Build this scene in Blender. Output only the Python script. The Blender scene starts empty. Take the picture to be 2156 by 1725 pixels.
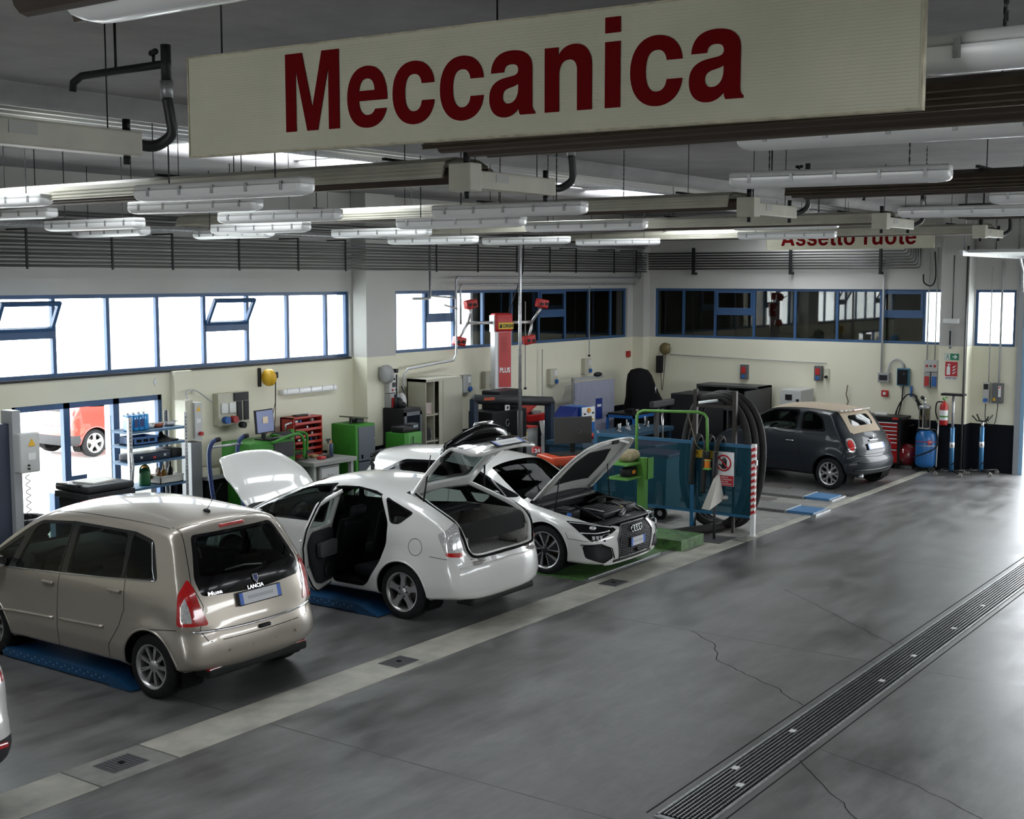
import bpy, bmesh, math, random
import numpy as np
from mathutils import Vector, Matrix
from mathutils.bvhtree import BVHTree
random.seed(7)
PI = math.pi
S = bpy.context.scene
COL = S.collection

# ------------------------------------------------------------------ camera
cd = bpy.data.cameras.new('camera'); cam = bpy.data.objects.new('camera', cd); COL.objects.link(cam)
EYE = 3.85
PITCH = math.radians(5.748); YAW = math.radians(35.32)
cam.location = (0, 0, EYE)
cam.rotation_euler = (PI/2 - PITCH, 0, YAW - PI/2)
cd.sensor_width = 36.0; cd.lens = 2727.0/2156.0*36.0
cd.clip_start = 0.05; cd.clip_end = 300
S.camera = cam

# ------------------------------------------------------------------ world and light
w = bpy.data.worlds.new('sky'); S.world = w; w.use_nodes = True
nt = w.node_tree; bg = nt.nodes['Background']
bg.inputs[0].default_value = (0.93, 0.97, 1.0, 1); bg.inputs[1].default_value = 10.0
S.view_settings.view_transform = 'Standard'; S.view_settings.look = 'None'
S.view_settings.exposure = 0.35; S.view_settings.gamma = 1.0; S.view_settings.use_curve_mapping = False
cy = S.cycles
cy.max_bounces = 7; cy.diffuse_bounces = 4; cy.glossy_bounces = 3; cy.transmission_bounces = 4; cy.transparent_max_bounces = 10
cy.caustics_reflective = False; cy.caustics_refractive = False
cy.sample_clamp_indirect = 6.0; cy.use_denoising = True

def daylight(name, loc, rot, sx, sy, power, color=(0.93, 0.97, 1.0)):
    """soft daylight entering through an opening of the building"""
    l = bpy.data.lights.new(name, 'AREA'); l.shape = 'RECTANGLE'; l.size = sx; l.size_y = sy
    l.energy = power; l.color = color
    o = bpy.data.objects.new(name, l); COL.objects.link(o); o.location = loc; o.rotation_euler = rot
    return o
def portal(name, loc, rot, sx, sy):
    o = daylight(name, loc, rot, sx, sy, 1); o.data.cycles.is_portal = True; return o
# portals sit in the openings: skylight strips (the rear one added for its light), the wall windows, the shop door and the roller door
portal('portal_skylight', (11.0, 10.6, 5.75), (0, 0, 0), 31.0, 1.5)
portal('portal_added_skylight', (11.0, -1.6, 5.75), (0, 0, 0), 31.0, 1.5)
portal('portal_window', (12.9, 15.5, 3.1), (-PI/2, 0, 0), 7.4, 1.2)
portal('portal_window_far', (18.95, 15.5, 3.1), (-PI/2, 0, 0), 3.1, 1.2)
portal('portal_shop_door', (11.2, 15.5, 1.1), (-PI/2, 0, 0), 2.5, 2.2)
portal('portal_roller_door', (27.0, 4.3, 2.05), (0, -PI/2*-1, 0), 4.1, 4.3)
portal('portal_back_door', (-6.4, 5.75, 1.6), (0, -PI/2, 0), 3.2, 3.5)
# ------------------------------------------------------------------ materials
_M = {}
def mat(name, col, rough=0.5, metal=0.0, coat=0.0, noise=0.0, nscale=8.0, bump=0.0, emit=0.0, spec=0.5, ndetail=4, stretch=(1,1,1), coatr=0.04):
    if name in _M: return _M[name]
    m = bpy.data.materials.new(name); m.use_nodes = True; t = m.node_tree; b = t.nodes['Principled BSDF']
    b.inputs['Base Color'].default_value = (*col, 1); b.inputs['Roughness'].default_value = rough
    if max(col) < .06 and spec == .5: spec = .16
    b.inputs['Metallic'].default_value = metal; b.inputs['Specular IOR Level'].default_value = spec
    b.inputs['Coat Weight'].default_value = coat; b.inputs['Coat Roughness'].default_value = coatr
    if emit: b.inputs['Emission Color'].default_value = (*col, 1); b.inputs['Emission Strength'].default_value = emit
    if noise or bump:
        tc = t.nodes.new('ShaderNodeTexCoord'); mp = t.nodes.new('ShaderNodeMapping'); mp.inputs['Scale'].default_value = stretch
        n = t.nodes.new('ShaderNodeTexNoise'); n.inputs['Scale'].default_value = nscale; n.inputs['Detail'].default_value = ndetail
        t.links.new(tc.outputs['Object'], mp.inputs[0]); t.links.new(mp.outputs[0], n.inputs['Vector'])
        if noise:
            mx = t.nodes.new('ShaderNodeMix'); mx.data_type = 'RGBA'
            mx.inputs['A'].default_value = (*[c*(1-noise) for c in col], 1); mx.inputs['B'].default_value = (*[min(1, c*(1+noise)) for c in col], 1)
            rp = t.nodes.new('ShaderNodeMapRange'); rp.inputs[1].default_value = 0.3; rp.inputs[2].default_value = 0.7
            t.links.new(n.outputs['Fac'], rp.inputs[0]); t.links.new(rp.outputs[0], mx.inputs['Factor'])
            t.links.new(mx.outputs['Result'], b.inputs['Base Color'])
        if bump:
            bp = t.nodes.new('ShaderNodeBump'); bp.inputs['Strength'].default_value = bump; bp.inputs['Distance'].default_value = 0.01
            t.links.new(n.outputs['Fac'], bp.inputs['Height']); t.links.new(bp.outputs[0], b.inputs['Normal'])
    _M[name] = m; return m

def glass(name, tint=(0.5, 0.55, 0.55), refl=1.0, rough=0.02, ior=1.5):
    if name in _M: return _M[name]
    m = bpy.data.materials.new(name); m.use_nodes = True; t = m.node_tree; t.nodes.clear()
    o = t.nodes.new('ShaderNodeOutputMaterial'); tr = t.nodes.new('ShaderNodeBsdfTransparent'); gl = t.nodes.new('ShaderNodeBsdfGlossy')
    tr.inputs[0].default_value = (*tint, 1); gl.inputs['Roughness'].default_value = rough
    ge = t.nodes.new('ShaderNodeNewGeometry'); dt = t.nodes.new('ShaderNodeVectorMath'); dt.operation = 'DOT_PRODUCT'
    t.links.new(ge.outputs['Incoming'], dt.inputs[0]); t.links.new(ge.outputs['Normal'], dt.inputs[1])
    def mt(op, a_, v=None):
        k = t.nodes.new('ShaderNodeMath'); k.operation = op; t.links.new(a_, k.inputs[0])
        if v is not None: k.inputs[1].default_value = v
        return k.outputs[0]
    ab = mt('ABSOLUTE', dt.outputs['Value']); sb = t.nodes.new('ShaderNodeMath'); sb.operation = 'SUBTRACT'; sb.inputs[0].default_value = 1; t.links.new(ab, sb.inputs[1])
    fr_out = mt('ADD', mt('MULTIPLY', mt('POWER', sb.outputs[0], 4.5), 0.95), 0.045)
    mu = t.nodes.new('ShaderNodeMath'); mu.operation = 'MULTIPLY'; mu.inputs[1].default_value = refl; mu.use_clamp = True
    mx = t.nodes.new('ShaderNodeMixShader')
    t.links.new(fr_out, mu.inputs[0]); t.links.new(mu.outputs[0], mx.inputs[0])
    t.links.new(tr.outputs[0], mx.inputs[1]); t.links.new(gl.outputs[0], mx.inputs[2]); t.links.new(mx.outputs[0], o.inputs[0])
    _M[name] = m; return m

def nmat(name, build, rough=0.5, **kw):
    """material whose colour comes from build(tree, coord) -> colour socket"""
    if name in _M: return _M[name]
    m = mat(name, (0.5, 0.5, 0.5), rough, **kw); t = m.node_tree; b = t.nodes['Principled BSDF']
    tc = t.nodes.new('ShaderNodeTexCoord')
    build(t, tc.outputs['Object'], b); return m

black = mat('black_plastic', (0.008, 0.008, 0.009), 0.5, spec=.3)
rubber = mat('rubber', (0.011, 0.011, 0.012), 0.8, spec=.25, noise=0.3, nscale=20)
darkgrey = mat('dark_grey_metal', (0.03, 0.031, 0.033), 0.5, 0.2, spec=.3)
gap = mat('panel_gap', (0.004, 0.004, 0.004), 0.9)
steel = mat('galvanised_steel', (0.42, 0.43, 0.44), 0.42, 0.7, noise=0.25, nscale=25)
chrome = mat('chrome', (0.75, 0.76, 0.78), 0.12, 1.0)
alu = mat('wheel_silver', (0.50, 0.50, 0.50), 0.30, 0.75)
creamp = mat('cream_enamel', (0.52, 0.51, 0.41), 0.45, noise=0.08, nscale=6)
greyp = mat('grey_plastic', (0.33, 0.34, 0.34), 0.5)
lightgrey = mat('light_grey_plastic', (0.50, 0.51, 0.50), 0.5)
white = mat('white_plastic', (0.72, 0.73, 0.73), 0.4)
bluef = mat('blue_frame_paint', (0.030, 0.085, 0.20), 0.4, noise=0.12, nscale=4)
blueb = mat('bright_blue_paint', (0.02, 0.13, 0.42), 0.4)
greenp = mat('green_paint', (0.035, 0.20, 0.02), 0.5, spec=.3, noise=0.12, nscale=5)
redp = mat('red_paint', (0.42, 0.012, 0.012), 0.35)
redsign = mat('red_sign', (0.15, 0.002, 0.003), 0.8, spec=.1)
yellow = mat('yellow_paint', (0.72, 0.42, 0.02), 0.4)

# ------------------------------------------------------------------ mesh building
class MB:
    def __init__(s): s.bm = bmesh.new(); s.mats = []; s.cur = 0; s.sm = False
    def m(s, material, smooth=False):
        if material not in s.mats: s.mats.append(material)
        s.cur = s.mats.index(material); s.sm = smooth; return s
    def _fin(s, faces):
        for f in faces: f.material_index = s.cur; f.smooth = s.sm
    def box(s, c, d, rz=0, bev=0, M=None):
        g = bmesh.ops.create_cube(s.bm, size=1.0); vs = g['verts']
        bmesh.ops.scale(s.bm, vec=d, verts=vs)
        if bev:
            es = {e for v in vs for e in v.link_edges}
            r = bmesh.ops.bevel(s.bm, geom=list(es), offset=bev, segments=2, affect='EDGES', profile=0.6)
            vs = list({v for f in r['faces'] for v in f.verts} | {v for v in vs if v.is_valid})
        if rz: bmesh.ops.rotate(s.bm, cent=(0,0,0), matrix=Matrix.Rotation(rz, 3, 'Z'), verts=vs)
        if M is not None: bmesh.ops.transform(s.bm, matrix=M, verts=vs)
        bmesh.ops.translate(s.bm, vec=c, verts=vs)
        s._fin({f for v in vs for f in v.link_faces}); return s
    def b2(s, lo, hi, bev=0):
        return s.box([(a+b)/2 for a, b in zip(lo, hi)], [abs(b-a) for a, b in zip(lo, hi)], bev=bev)
    def cyl(s, p0, p1, r, seg=12, r2=None, caps=True):
        p0, p1 = Vector(p0), Vector(p1); d = p1-p0
        g = bmesh.ops.create_cone(s.bm, cap_ends=caps, segments=seg, radius1=r, radius2=r if r2 is None else r2, depth=d.length)
        q = Vector((0,0,1)).rotation_difference(d); M = Matrix.Translation((p0+p1)/2) @ q.to_matrix().to_4x4()
        bmesh.ops.transform(s.bm, matrix=M, verts=g['verts'])
        fs = {f for v in g['verts'] for f in v.link_faces}; s._fin(fs)
        if seg > 6:
            for f in fs:
                if len(f.verts) == 4: f.smooth = True
        return s
    def tube(s, pts, r, seg=8, closed=False, ridge=None):
        P = [Vector(p) for p in pts]; n = len(P); rings = []; up = None
        for i in range(n):
            a = P[(i-1) % n] if (closed or i > 0) else P[i]; b = P[(i+1) % n] if (closed or i < n-1) else P[i]
            t = (b-a).normalized()
            if up is None:
                up = Vector((0,0,1)) if abs(t.z) < 0.9 else Vector((1,0,0))
            u = (up - t*up.dot(t)).normalized(); up = u; v = t.cross(u)
            rr = r*(ridge if (ridge and i % 2) else 1)
            rings.append([s.bm.verts.new(P[i] + u*math.cos(k*2*PI/seg)*rr + v*math.sin(k*2*PI/seg)*rr) for k in range(seg)])
        fs = []
        for i in range(n if closed else n-1):
            A, B = rings[i], rings[(i+1) % n]
            for k in range(seg): fs.append(s.bm.faces.new((A[k], A[(k+1) % seg], B[(k+1) % seg], B[k])))
        if not closed:
            fs.append(s.bm.faces.new(rings[0][::-1])); fs.append(s.bm.faces.new(rings[-1]))
        s._fin(fs)
        for f in fs:
            if len(f.verts) == 4: f.smooth = True
        return s
    def lathe(s, prof, c=(0,0,0), axis='Z', seg=32, M=None, cap=False):
        """prof: list of (radius, height) turned about the axis through c"""
        rings = []
        for (r, h) in prof:
            ring = []
            for k in range(seg):
                a = k*2*PI/seg; x, y, z = r*math.cos(a), r*math.sin(a), h
                if axis == 'X': x, y, z = z, x, y
                elif axis == 'Y': x, y, z = x, -z, y
                v = Vector((x, y, z))
                if M is not None: v = M @ v
                ring.append(s.bm.verts.new(v + Vector(c)))
            rings.append(ring)
        fs = []
        for A, B in zip(rings, rings[1:]):
            for k in range(seg): fs.append(s.bm.faces.new((A[k], A[(k+1) % seg], B[(k+1) % seg], B[k])))
        s._fin(fs)
        for f in fs: f.smooth = True
        for R, p in ((rings[0], prof[0]), (rings[-1], prof[-1])):
            if cap and p[0] > 1e-4:
                f = s.bm.faces.new(R); s._fin([f]); f.smooth = False
        return s
    def prism(s, poly, frame, depth):
        """poly (u,v) in frame=(origin,u,v); extruded depth along u x v"""
        o, u, v = [Vector(k) for k in frame]; n = u.cross(v).normalized()
        A = [s.bm.verts.new(o+u*a+v*b) for a, b in poly]; B = [s.bm.verts.new(o+u*a+v*b+n*depth) for a, b in poly]
        fs = [s.bm.faces.new(A[::-1]), s.bm.faces.new(B)]; N = len(poly)
        for k in range(N): fs.append(s.bm.faces.new((A[k], A[(k+1) % N], B[(k+1) % N], B[k])))
        s._fin(fs); return s
    def ell(s, c, r, seg=16):
        g = bmesh.ops.create_uvsphere(s.bm, u_segments=seg, v_segments=seg//2+2, radius=1)
        bmesh.ops.scale(s.bm, vec=r, verts=g['verts']); bmesh.ops.translate(s.bm, vec=c, verts=g['verts'])
        fs = {f for v in g['verts'] for f in v.link_faces}; s._fin(fs)
        for f in fs: f.smooth = True
        return s
    def build(s, name, parent=None, label=None, cat=None, group=None, kind=None, recalc=True):
        if recalc: bmesh.ops.recalc_face_normals(s.bm, faces=s.bm.faces)
        me = bpy.data.meshes.new(name); s.bm.to_mesh(me); s.bm.free()
        for k in s.mats: me.materials.append(k)
        o = bpy.data.objects.new(name, me); COL.objects.link(o)
        if parent is not None: o.parent = parent
        return tag(o, label, cat, group, kind)

def B(material, smooth=False): return MB().m(material, smooth)
def tag(o, label=None, cat=None, group=None, kind=None):
    for k, v in (('label', label), ('category', cat), ('group', group), ('kind', kind)):
        if v: o[k] = v
    return o
def thing(name, label, cat, loc=(0,0,0), rz=0, group=None):
    o = bpy.data.objects.new(name, None); COL.objects.link(o); o.location = loc; o.rotation_euler = (0,0,rz)
    o.empty_display_size = 0.2
    return tag(o, label, cat, group)
def copytree(o, parent=None, loc=None, rz=None, label=None, group=None):
    c = o.copy(); COL.objects.link(c)
    if parent is not None: c.parent = parent
    if loc is not None: c.location = loc
    if rz is not None: c.rotation_euler = (0,0,rz)
    if label: c['label'] = label
    if group: c['group'] = group
    for ch in list(o.children): copytree(ch, c)
    return c
def struct(o): o['kind'] = 'structure'; return o

def text_mesh(name, txt, size, material, frame, depth=0.002, bold=0.0, parent=None, fit=None, align='LEFT', spacing=1.0, **kw):
    """lettering as a mesh lying in frame=(origin,u,v): u along the words, v up"""
    cu = bpy.data.curves.new(name, 'FONT'); cu.body = txt; cu.size = size; cu.offset = bold; cu.extrude = depth/2
    cu.align_x = align; cu.resolution_u = 4; cu.space_character = spacing
    to = bpy.data.objects.new(name, cu); COL.objects.link(to)
    dg = bpy.context.evaluated_depsgraph_get(); me = bpy.data.meshes.new_from_object(to.evaluated_get(dg))
    bpy.data.objects.remove(to); bpy.data.curves.remove(cu)
    if fit:   # (width, height) box to fill
        xs = [v.co.x for v in me.vertices]; ys = [v.co.y for v in me.vertices]
        sx = fit[0]/(max(xs)-min(xs)); sy = fit[1]/(max(ys)-min(ys)); x0, y0 = min(xs), min(ys)
        for v in me.vertices: v.co.x = (v.co.x-x0)*sx; v.co.y = (v.co.y-y0)*sy
    o_, u, v_ = [Vector(k) for k in frame]; u = u.normalized(); v_ = v_.normalized(); n = u.cross(v_)
    M = Matrix((u, v_, n)).transposed()
    me.transform(Matrix.Translation(o_) @ M.to_4x4())
    me.materials.clear(); me.materials.append(material); me.name = name
    o = bpy.data.objects.new(name, me); COL.objects.link(o)
    if parent is not None: o.parent = parent
    return tag(o, **kw)

def arc(c, r, a0, a1, n, plane='XZ'):
    out = []
    for i in range(n+1):
        a = a0+(a1-a0)*i/n; p, q = r*math.cos(a), r*math.sin(a)
        if plane == 'XZ': out.append((c[0]+p, c[1], c[2]+q))
        elif plane == 'YZ': out.append((c[0], c[1]+p, c[2]+q))
        else: out.append((c[0]+p, c[1]+q, c[2]))
    return out
def smooth_path(pts, n=8, closed=False):
    P = [Vector(p) for p in pts]; N = len(P); out = []
    rng = range(N) if closed else range(N-1)
    for i in rng:
        if closed: a, b, c, d = P[(i-1) % N], P[i], P[(i+1) % N], P[(i+2) % N]
        else: a, b, c, d = P[max(i-1,0)], P[i], P[i+1], P[min(i+2,N-1)]
        for k in range(n):
            t = k/n
            out.append(0.5*((2*b) + (c-a)*t + (2*a-5*b+4*c-d)*t*t + (3*b-a-3*c+d)*t**3))
    if not closed: out.append(P[-1])
    return out
# ------------------------------------------------------------------ the room
WX, WY, CZ = 26.5, 15.13, 5.3
X0, Y0 = -6.0, -7.0

def _floor(t, co, b):
    L = t.links.new; N = t.nodes.new
    sep = N('ShaderNodeSeparateXYZ'); L(co, sep.inputs[0])
    n1 = N('ShaderNodeTexNoise'); n1.inputs['Scale'].default_value = 0.8; n1.inputs['Detail'].default_value = 7; n1.inputs['Roughness'].default_value = 0.62; n1.inputs['Distortion'].default_value = 0.6; L(co, n1.inputs['Vector'])
    mp = N('ShaderNodeMapping'); mp.inputs['Scale'].default_value = (0.5, 2.2, 1); mp.inputs['Rotation'].default_value = (0, 0, 0.5); L(co, mp.inputs[0])
    n2 = N('ShaderNodeTexNoise'); n2.inputs['Scale'].default_value = 1.6; n2.inputs['Detail'].default_value = 8; n2.inputs['Roughness'].default_value = 0.7; L(mp.outputs[0], n2.inputs['Vector'])
    ad = N('ShaderNodeMath'); ad.operation = 'ADD'; L(n1.outputs['Fac'], ad.inputs[0]); L(n2.outputs['Fac'], ad.inputs[1])
    mr = N('ShaderNodeMapRange'); mr.inputs[1].default_value = 0.78; mr.inputs[2].default_value = 1.24; L(ad.outputs[0], mr.inputs[0])
    cr = N('ShaderNodeValToRGB'); e = cr.color_ramp.elements; e[0].color = (0.045, 0.043, 0.042, 1); e[1].color = (0.175, 0.174, 0.174, 1)
    L(mr.outputs[0], cr.inputs[0]); col = cr.outputs[0]
    # saw-cut joints every 4.8 m
    a = N('ShaderNodeMath'); a.operation = 'ADD'; a.inputs[1].default_value = -7.71+4.805*10+2.4025; L(sep.outputs['X'], a.inputs[0])
    m = N('ShaderNodeMath'); m.operation = 'MODULO'; m.inputs[1].default_value = 4.805; L(a.outputs[0], m.inputs[0])
    s_ = N('ShaderNodeMath'); s_.operation = 'SUBTRACT'; s_.inputs[1].default_value = 2.4025; L(m.outputs[0], s_.inputs[0])
    ab = N('ShaderNodeMath'); ab.operation = 'ABSOLUTE'; L(s_.outputs[0], ab.inputs[0])
    lt = N('ShaderNodeMath'); lt.operation = 'LESS_THAN'; lt.inputs[1].default_value = 0.008; L(ab.outputs[0], lt.inputs[0])
    mx = N('ShaderNodeMix'); mx.data_type = 'RGBA'; mx.inputs['B'].default_value = (0.02, 0.02, 0.02, 1); L(lt.outputs[0], mx.inputs['Factor']); L(col, mx.inputs['A']); L(mx.outputs['Result'], b.inputs['Base Color'])
    r = N('ShaderNodeMapRange'); r.inputs[1].default_value = 0.7; r.inputs[2].default_value = 1.3; r.inputs[3].default_value = 0.30; r.inputs[4].default_value = 0.50; L(ad.outputs[0], r.inputs[0]); L(r.outputs[0], b.inputs['Roughness'])
    bp = N('ShaderNodeBump'); bp.inputs['Strength'].default_value = 0.12; bp.inputs['Distance'].default_value = 0.02; L(n2.outputs['Fac'], bp.inputs['Height']); L(bp.outputs[0], b.inputs['Normal'])
floor_m = nmat('polished_concrete', _floor, 0.4, spec=0.6)

def _wall(t, co, b):
    L = t.links.new; N = t.nodes.new
    sep = N('ShaderNodeSeparateXYZ'); L(co, sep.inputs[0])
    n = N('ShaderNodeTexNoise'); n.inputs['Scale'].default_value = 1.1; n.inputs['Detail'].default_value = 6; L(co, n.inputs['Vector'])
    def step(z):
        g = N('ShaderNodeMath'); g.operation = 'GREATER_THAN'; g.inputs[1].default_value = z; L(sep.outputs['Z'], g.inputs[0]); return g.outputs[0]
    def mix(f, A, B_):
        m = N('ShaderNodeMix'); m.data_type = 'RGBA'; L(f, m.inputs['Factor'])
        for s_, v in (('A', A), ('B', B_)):
            if isinstance(v, tuple): m.inputs[s_].default_value = (*v, 1)
            else: L(v, m.inputs[s_])
        return m.outputs['Result']
    cream = mix(n.outputs['Fac'], (0.70, 0.68, 0.53), (0.80, 0.785, 0.66))
    grey = mix(n.outputs['Fac'], (0.44, 0.44, 0.42), (0.56, 0.56, 0.54))
    L(mix(step(0.97), (0.006, 0.007, 0.011), mix(step(2.52), cream, grey)), b.inputs['Base Color'])
wall_m = nmat('painted_wall', _wall, 0.7, spec=.12)
def _conc(t, co, b):
    L = t.links.new; N = t.nodes.new
    n = N('ShaderNodeTexNoise'); n.inputs['Scale'].default_value = 0.7; n.inputs['Detail'].default_value = 8; n.inputs['Roughness'].default_value = 0.65; L(co, n.inputs['Vector'])
    cr = N('ShaderNodeValToRGB'); e = cr.color_ramp.elements; e[0].position = 0.3; e[1].position = 0.7; e[0].color = (0.22, 0.215, 0.22, 1); e[1].color = (0.40, 0.39, 0.395, 1)
    L(n.outputs['Fac'], cr.inputs[0]); L(cr.outputs[0], b.inputs['Base Color'])
conc = nmat('ceiling_concrete', _conc, 0.75)
outwhite = mat('outdoor_paving', (0.62, 0.62, 0.60), 0.8, noise=0.1, nscale=2)
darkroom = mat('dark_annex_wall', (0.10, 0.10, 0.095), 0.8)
pane_clear = glass('window_glass', (0.93, 0.95, 0.95))
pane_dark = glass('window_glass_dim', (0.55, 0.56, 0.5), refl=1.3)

# floor
m = B(floor_m); m.b2((X0, Y0, -0.15), (WX+0.3, WY+0.3, 0)); fl = m.build('floor', kind='structure')
m = B(outwhite); m.b2((-30, WY+0.3, -0.2), (60, 60, -0.02)); m.b2((WX+0.3, -30, -0.2), (70, WY+0.3, -0.02)); m.b2((-30, -30, -0.2), (X0, WY+0.3, -0.02)); m.b2((X0,-30,-0.2),(WX+0.3,Y0,-0.02))
m.build('ground_outside', kind='structure')

def wall_grid(name, axis, p, thick, u0, u1, z1, holes, material=wall_m):
    """wall on plane axis=p with rectangular holes (ua,ub,za,zb)"""
    us = sorted({u0, u1, *[h[0] for h in holes], *[h[1] for h in holes]}); zs = sorted({0, z1, *[h[2] for h in holes], *[h[3] for h in holes]})
    m = B(material)
    for ua, ub in zip(us, us[1:]):
        for za, zb in zip(zs, zs[1:]):
            cu, cz = (ua+ub)/2, (za+zb)/2
            if any(h[0] < cu < h[1] and h[2] < cz < h[3] for h in holes): continue
            if axis == 'Y': m.b2((ua, p, za), (ub, p+thick, zb))
            else: m.b2((p, ua, za), (p+thick, ub, zb))
    bmesh.ops.remove_doubles(m.bm, verts=m.bm.verts, dist=1e-4)
    # drop the internal double faces
    seen = {}
    for f in m.bm.faces: seen.setdefault(tuple(round(c, 3) for c in f.calc_center_median()), []).append(f)
    dd = [f for v in seen.values() if len(v) > 1 for f in v]
    bmesh.ops.delete(m.bm, geom=dd, context='FACES')
    return m.build(name, kind='structure')

WA = [(8.9, 16.55, 2.52, 3.64), (17.42, 25.95, 2.52, 3.64), (10.0, 12.47, 0, 2.17)]
wall_grid('wall_back', 'Y', WY, 0.3, X0, WX+0.3, 5.8, WA)
WB = [(8.04, 14.72, 2.52, 3.64), (6.66, 7.45, 2.52, 3.64), (2.3, 6.5, 0, 4.12)]
wall_grid('wall_right', 'X', WX, 0.3, Y0, WY, 5.8, WB)
wall_grid('wall_left', 'X', X0-0.3, 0.3, Y0, WY+0.3, 5.8, [(4.0, 7.5, 0.0, 3.2)])
wall_grid('wall_front', 'Y', Y0-0.3, 0.3, X0, WX+0.3, 5.8, [(6, 11, 2.5, 3.64), (12, 24, 2.5, 3.64)])

# pillars
m = B(wall_m); m.b2((16.60, 14.80, 0), (17.36, WY, CZ)); m.build('wall_pillar_back', kind='structure')
m = B(wall_m); m.b2((26.12, 7.47, 0), (WX, 8.02, CZ)); m.build('wall_pillar_right', kind='structure')
m = B(wall_m); m.b2((26.2, 14.85, 0), (WX, WY, CZ)); m.build('wall_pillar_corner', kind='structure')
m = B(wall_m); m.b2((9.25, 14.9, 0), (9.7, WY, 2.45)); m.build('wall_pillar_door', kind='structure')
m = B(wall_m); m.b2((12.62, 15.02, 0), (12.95, WY, 2.5)); m.build('wall_pillar_shelf', kind='structure')

# windows: frame with mullions, one pane child per light
wn = [0]
def window(name, axis, p, u0, u1, z0, z1, mull, split, dark, fr=0.055, d=0.06, skipsash=()):
    """mull: mullion positions; split: bays (index) with a top-hung light; dark(u)->bool picks the glass"""
    def bx(m, ua, ub, za, zb, dd=d, off=0):
        if axis == 'Y': m.b2((ua, p+off, za), (ub, p+off+dd, zb))
        else: m.b2((p+off, ua, za), (p+off+dd, ub, zb))
    m = B(bluef)
    bx(m, u0, u1, z0, z0+fr); bx(m, u0, u1, z1-fr, z1); bx(m, u0, u0+fr, z0+fr, z1-fr); bx(m, u1-fr, u1, z0+fr, z1-fr)
    for u in mull: bx(m, u-fr/2, u+fr/2, z0+fr, z1-fr)
    o = m.build(name, kind='structure')
    us = [u0]+sorted(mull)+[u1]; zm = z0+(z1-z0)*0.52
    for i, (a, b_) in enumerate(zip(us, us[1:])):
        gm = pane_dark if dark((a+b_)/2) else pane_clear
        g = MB().m(gm)
        bx(g, a+0.02, b_-0.02, z0+0.03, (zm if i in split else z1-0.03), 0.006, d/2); g.build('window_pane', o)
        if i in split:
            s_ = B(bluef); bx(s_, a+0.02, b_-0.02, zm-0.05, zm+0.06, d+0.02, -0.01); s_.build('window_transom', o)
            if i not in skipsash:
                s_ = B(bluef); q = 0.05; za, zb = zm+0.06, z1-fr+0.01; A_, B_ = a+fr/2, b_-fr/2
                bx(s_, A_, B_, za, za+q, d, -0.02); bx(s_, A_, B_, zb-q, zb, d, -0.02); bx(s_, A_, A_+q, za+q, zb-q, d, -0.02); bx(s_, B_-q, B_, za+q, zb-q, d, -0.02)
                sa = s_.build('window_sash', o)
                g = MB().m(gm); bx(g, A_+q, B_-q, za+q, zb-q, 0.006, 0.01); g.build('window_pane', sa)
    return o
def open_sash(parent, u0, u1, z, h, tilt, Yp):
    """top light hinged at its bottom rail, leaning into the room"""
    q = 0.05; m = B(bluef)
    M = Matrix.Translation((0, Yp, z)) @ Matrix.Rotation(tilt, 4, 'X')
    for a, b_, c, d_ in ((u0, u1, 0, q), (u0, u1, h-q, h), (u0, u0+q, q, h-q), (u1-q, u1, q, h-q)):
        m.box((0,0,0), (b_-a, 0.05, d_-c), M=M @ Matrix.Translation(((a+b_)/2, 0, (c+d_)/2)))
    s_ = m.build('window_sash', parent)
    g = MB().m(pane_clear); g.box((0,0,0), (u1-u0-2*q, 0.006, h-2*q), M=M @ Matrix.Translation(((u0+u1)/2, 0, h/2))); g.build('window_pane', s_)
wz0, wz1 = 2.52, 3.64
w1 = window('window_1', 'Y', WY+0.05, 8.9, 16.55, wz0, wz1, [9.76, 10.72, 11.60, 12.47, 13.36, 14.24, 15.12, 16.02], (1, 5), lambda u: False, skipsash=(1, 5))
open_sash(w1, 9.80, 10.70, wz0+0.64, 0.44, math.radians(28), WY+0.05)
open_sash(w1, 13.38, 14.22, wz0+0.64, 0.44, math.radians(28), WY+0.05)
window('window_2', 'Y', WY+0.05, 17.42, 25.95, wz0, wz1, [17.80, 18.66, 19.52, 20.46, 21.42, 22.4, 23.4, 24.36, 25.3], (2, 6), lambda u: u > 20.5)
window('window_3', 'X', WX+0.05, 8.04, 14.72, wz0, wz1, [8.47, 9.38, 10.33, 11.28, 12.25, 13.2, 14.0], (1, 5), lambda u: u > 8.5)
window('window_4', 'X', WX+0.05, 6.66, 7.45, wz0, wz1, [], (), lambda u: False)
m = B(darkgrey); m.b2((8.9, WY-0.03, 2.49), (16.55, WY+0.06, 2.525)); m.build('window_sill', w1)

# shop door: glazed blue frame, two leaves and a side light
m = B(bluef)
for a, b_ in ((10.0, 10.06), (10.80, 10.90), (11.62, 11.72), (12.41, 12.47)): m.b2((a, WY+0.02, 0), (b_, WY+0.10, 2.17))
m.b2((10.0, WY+0.02, 2.09), (12.47, WY+0.10, 2.17)); m.b2((10.6, WY+0.0, 0), (10.80, WY+0.12, 0.95)); m.b2((10.90, WY+0.02, 0), (11.15, WY+0.08, 1.15)); m.b2((11.72, WY+0.03, 0), (12.41, WY+0.09, 0.08))
dr = m.build('door_1', kind='structure')
g = MB().m(pane_clear); g.b2((11.72, WY+0.05, 0.08), (12.41, WY+0.06, 2.09)); g.build('door_pane', dr)

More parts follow.
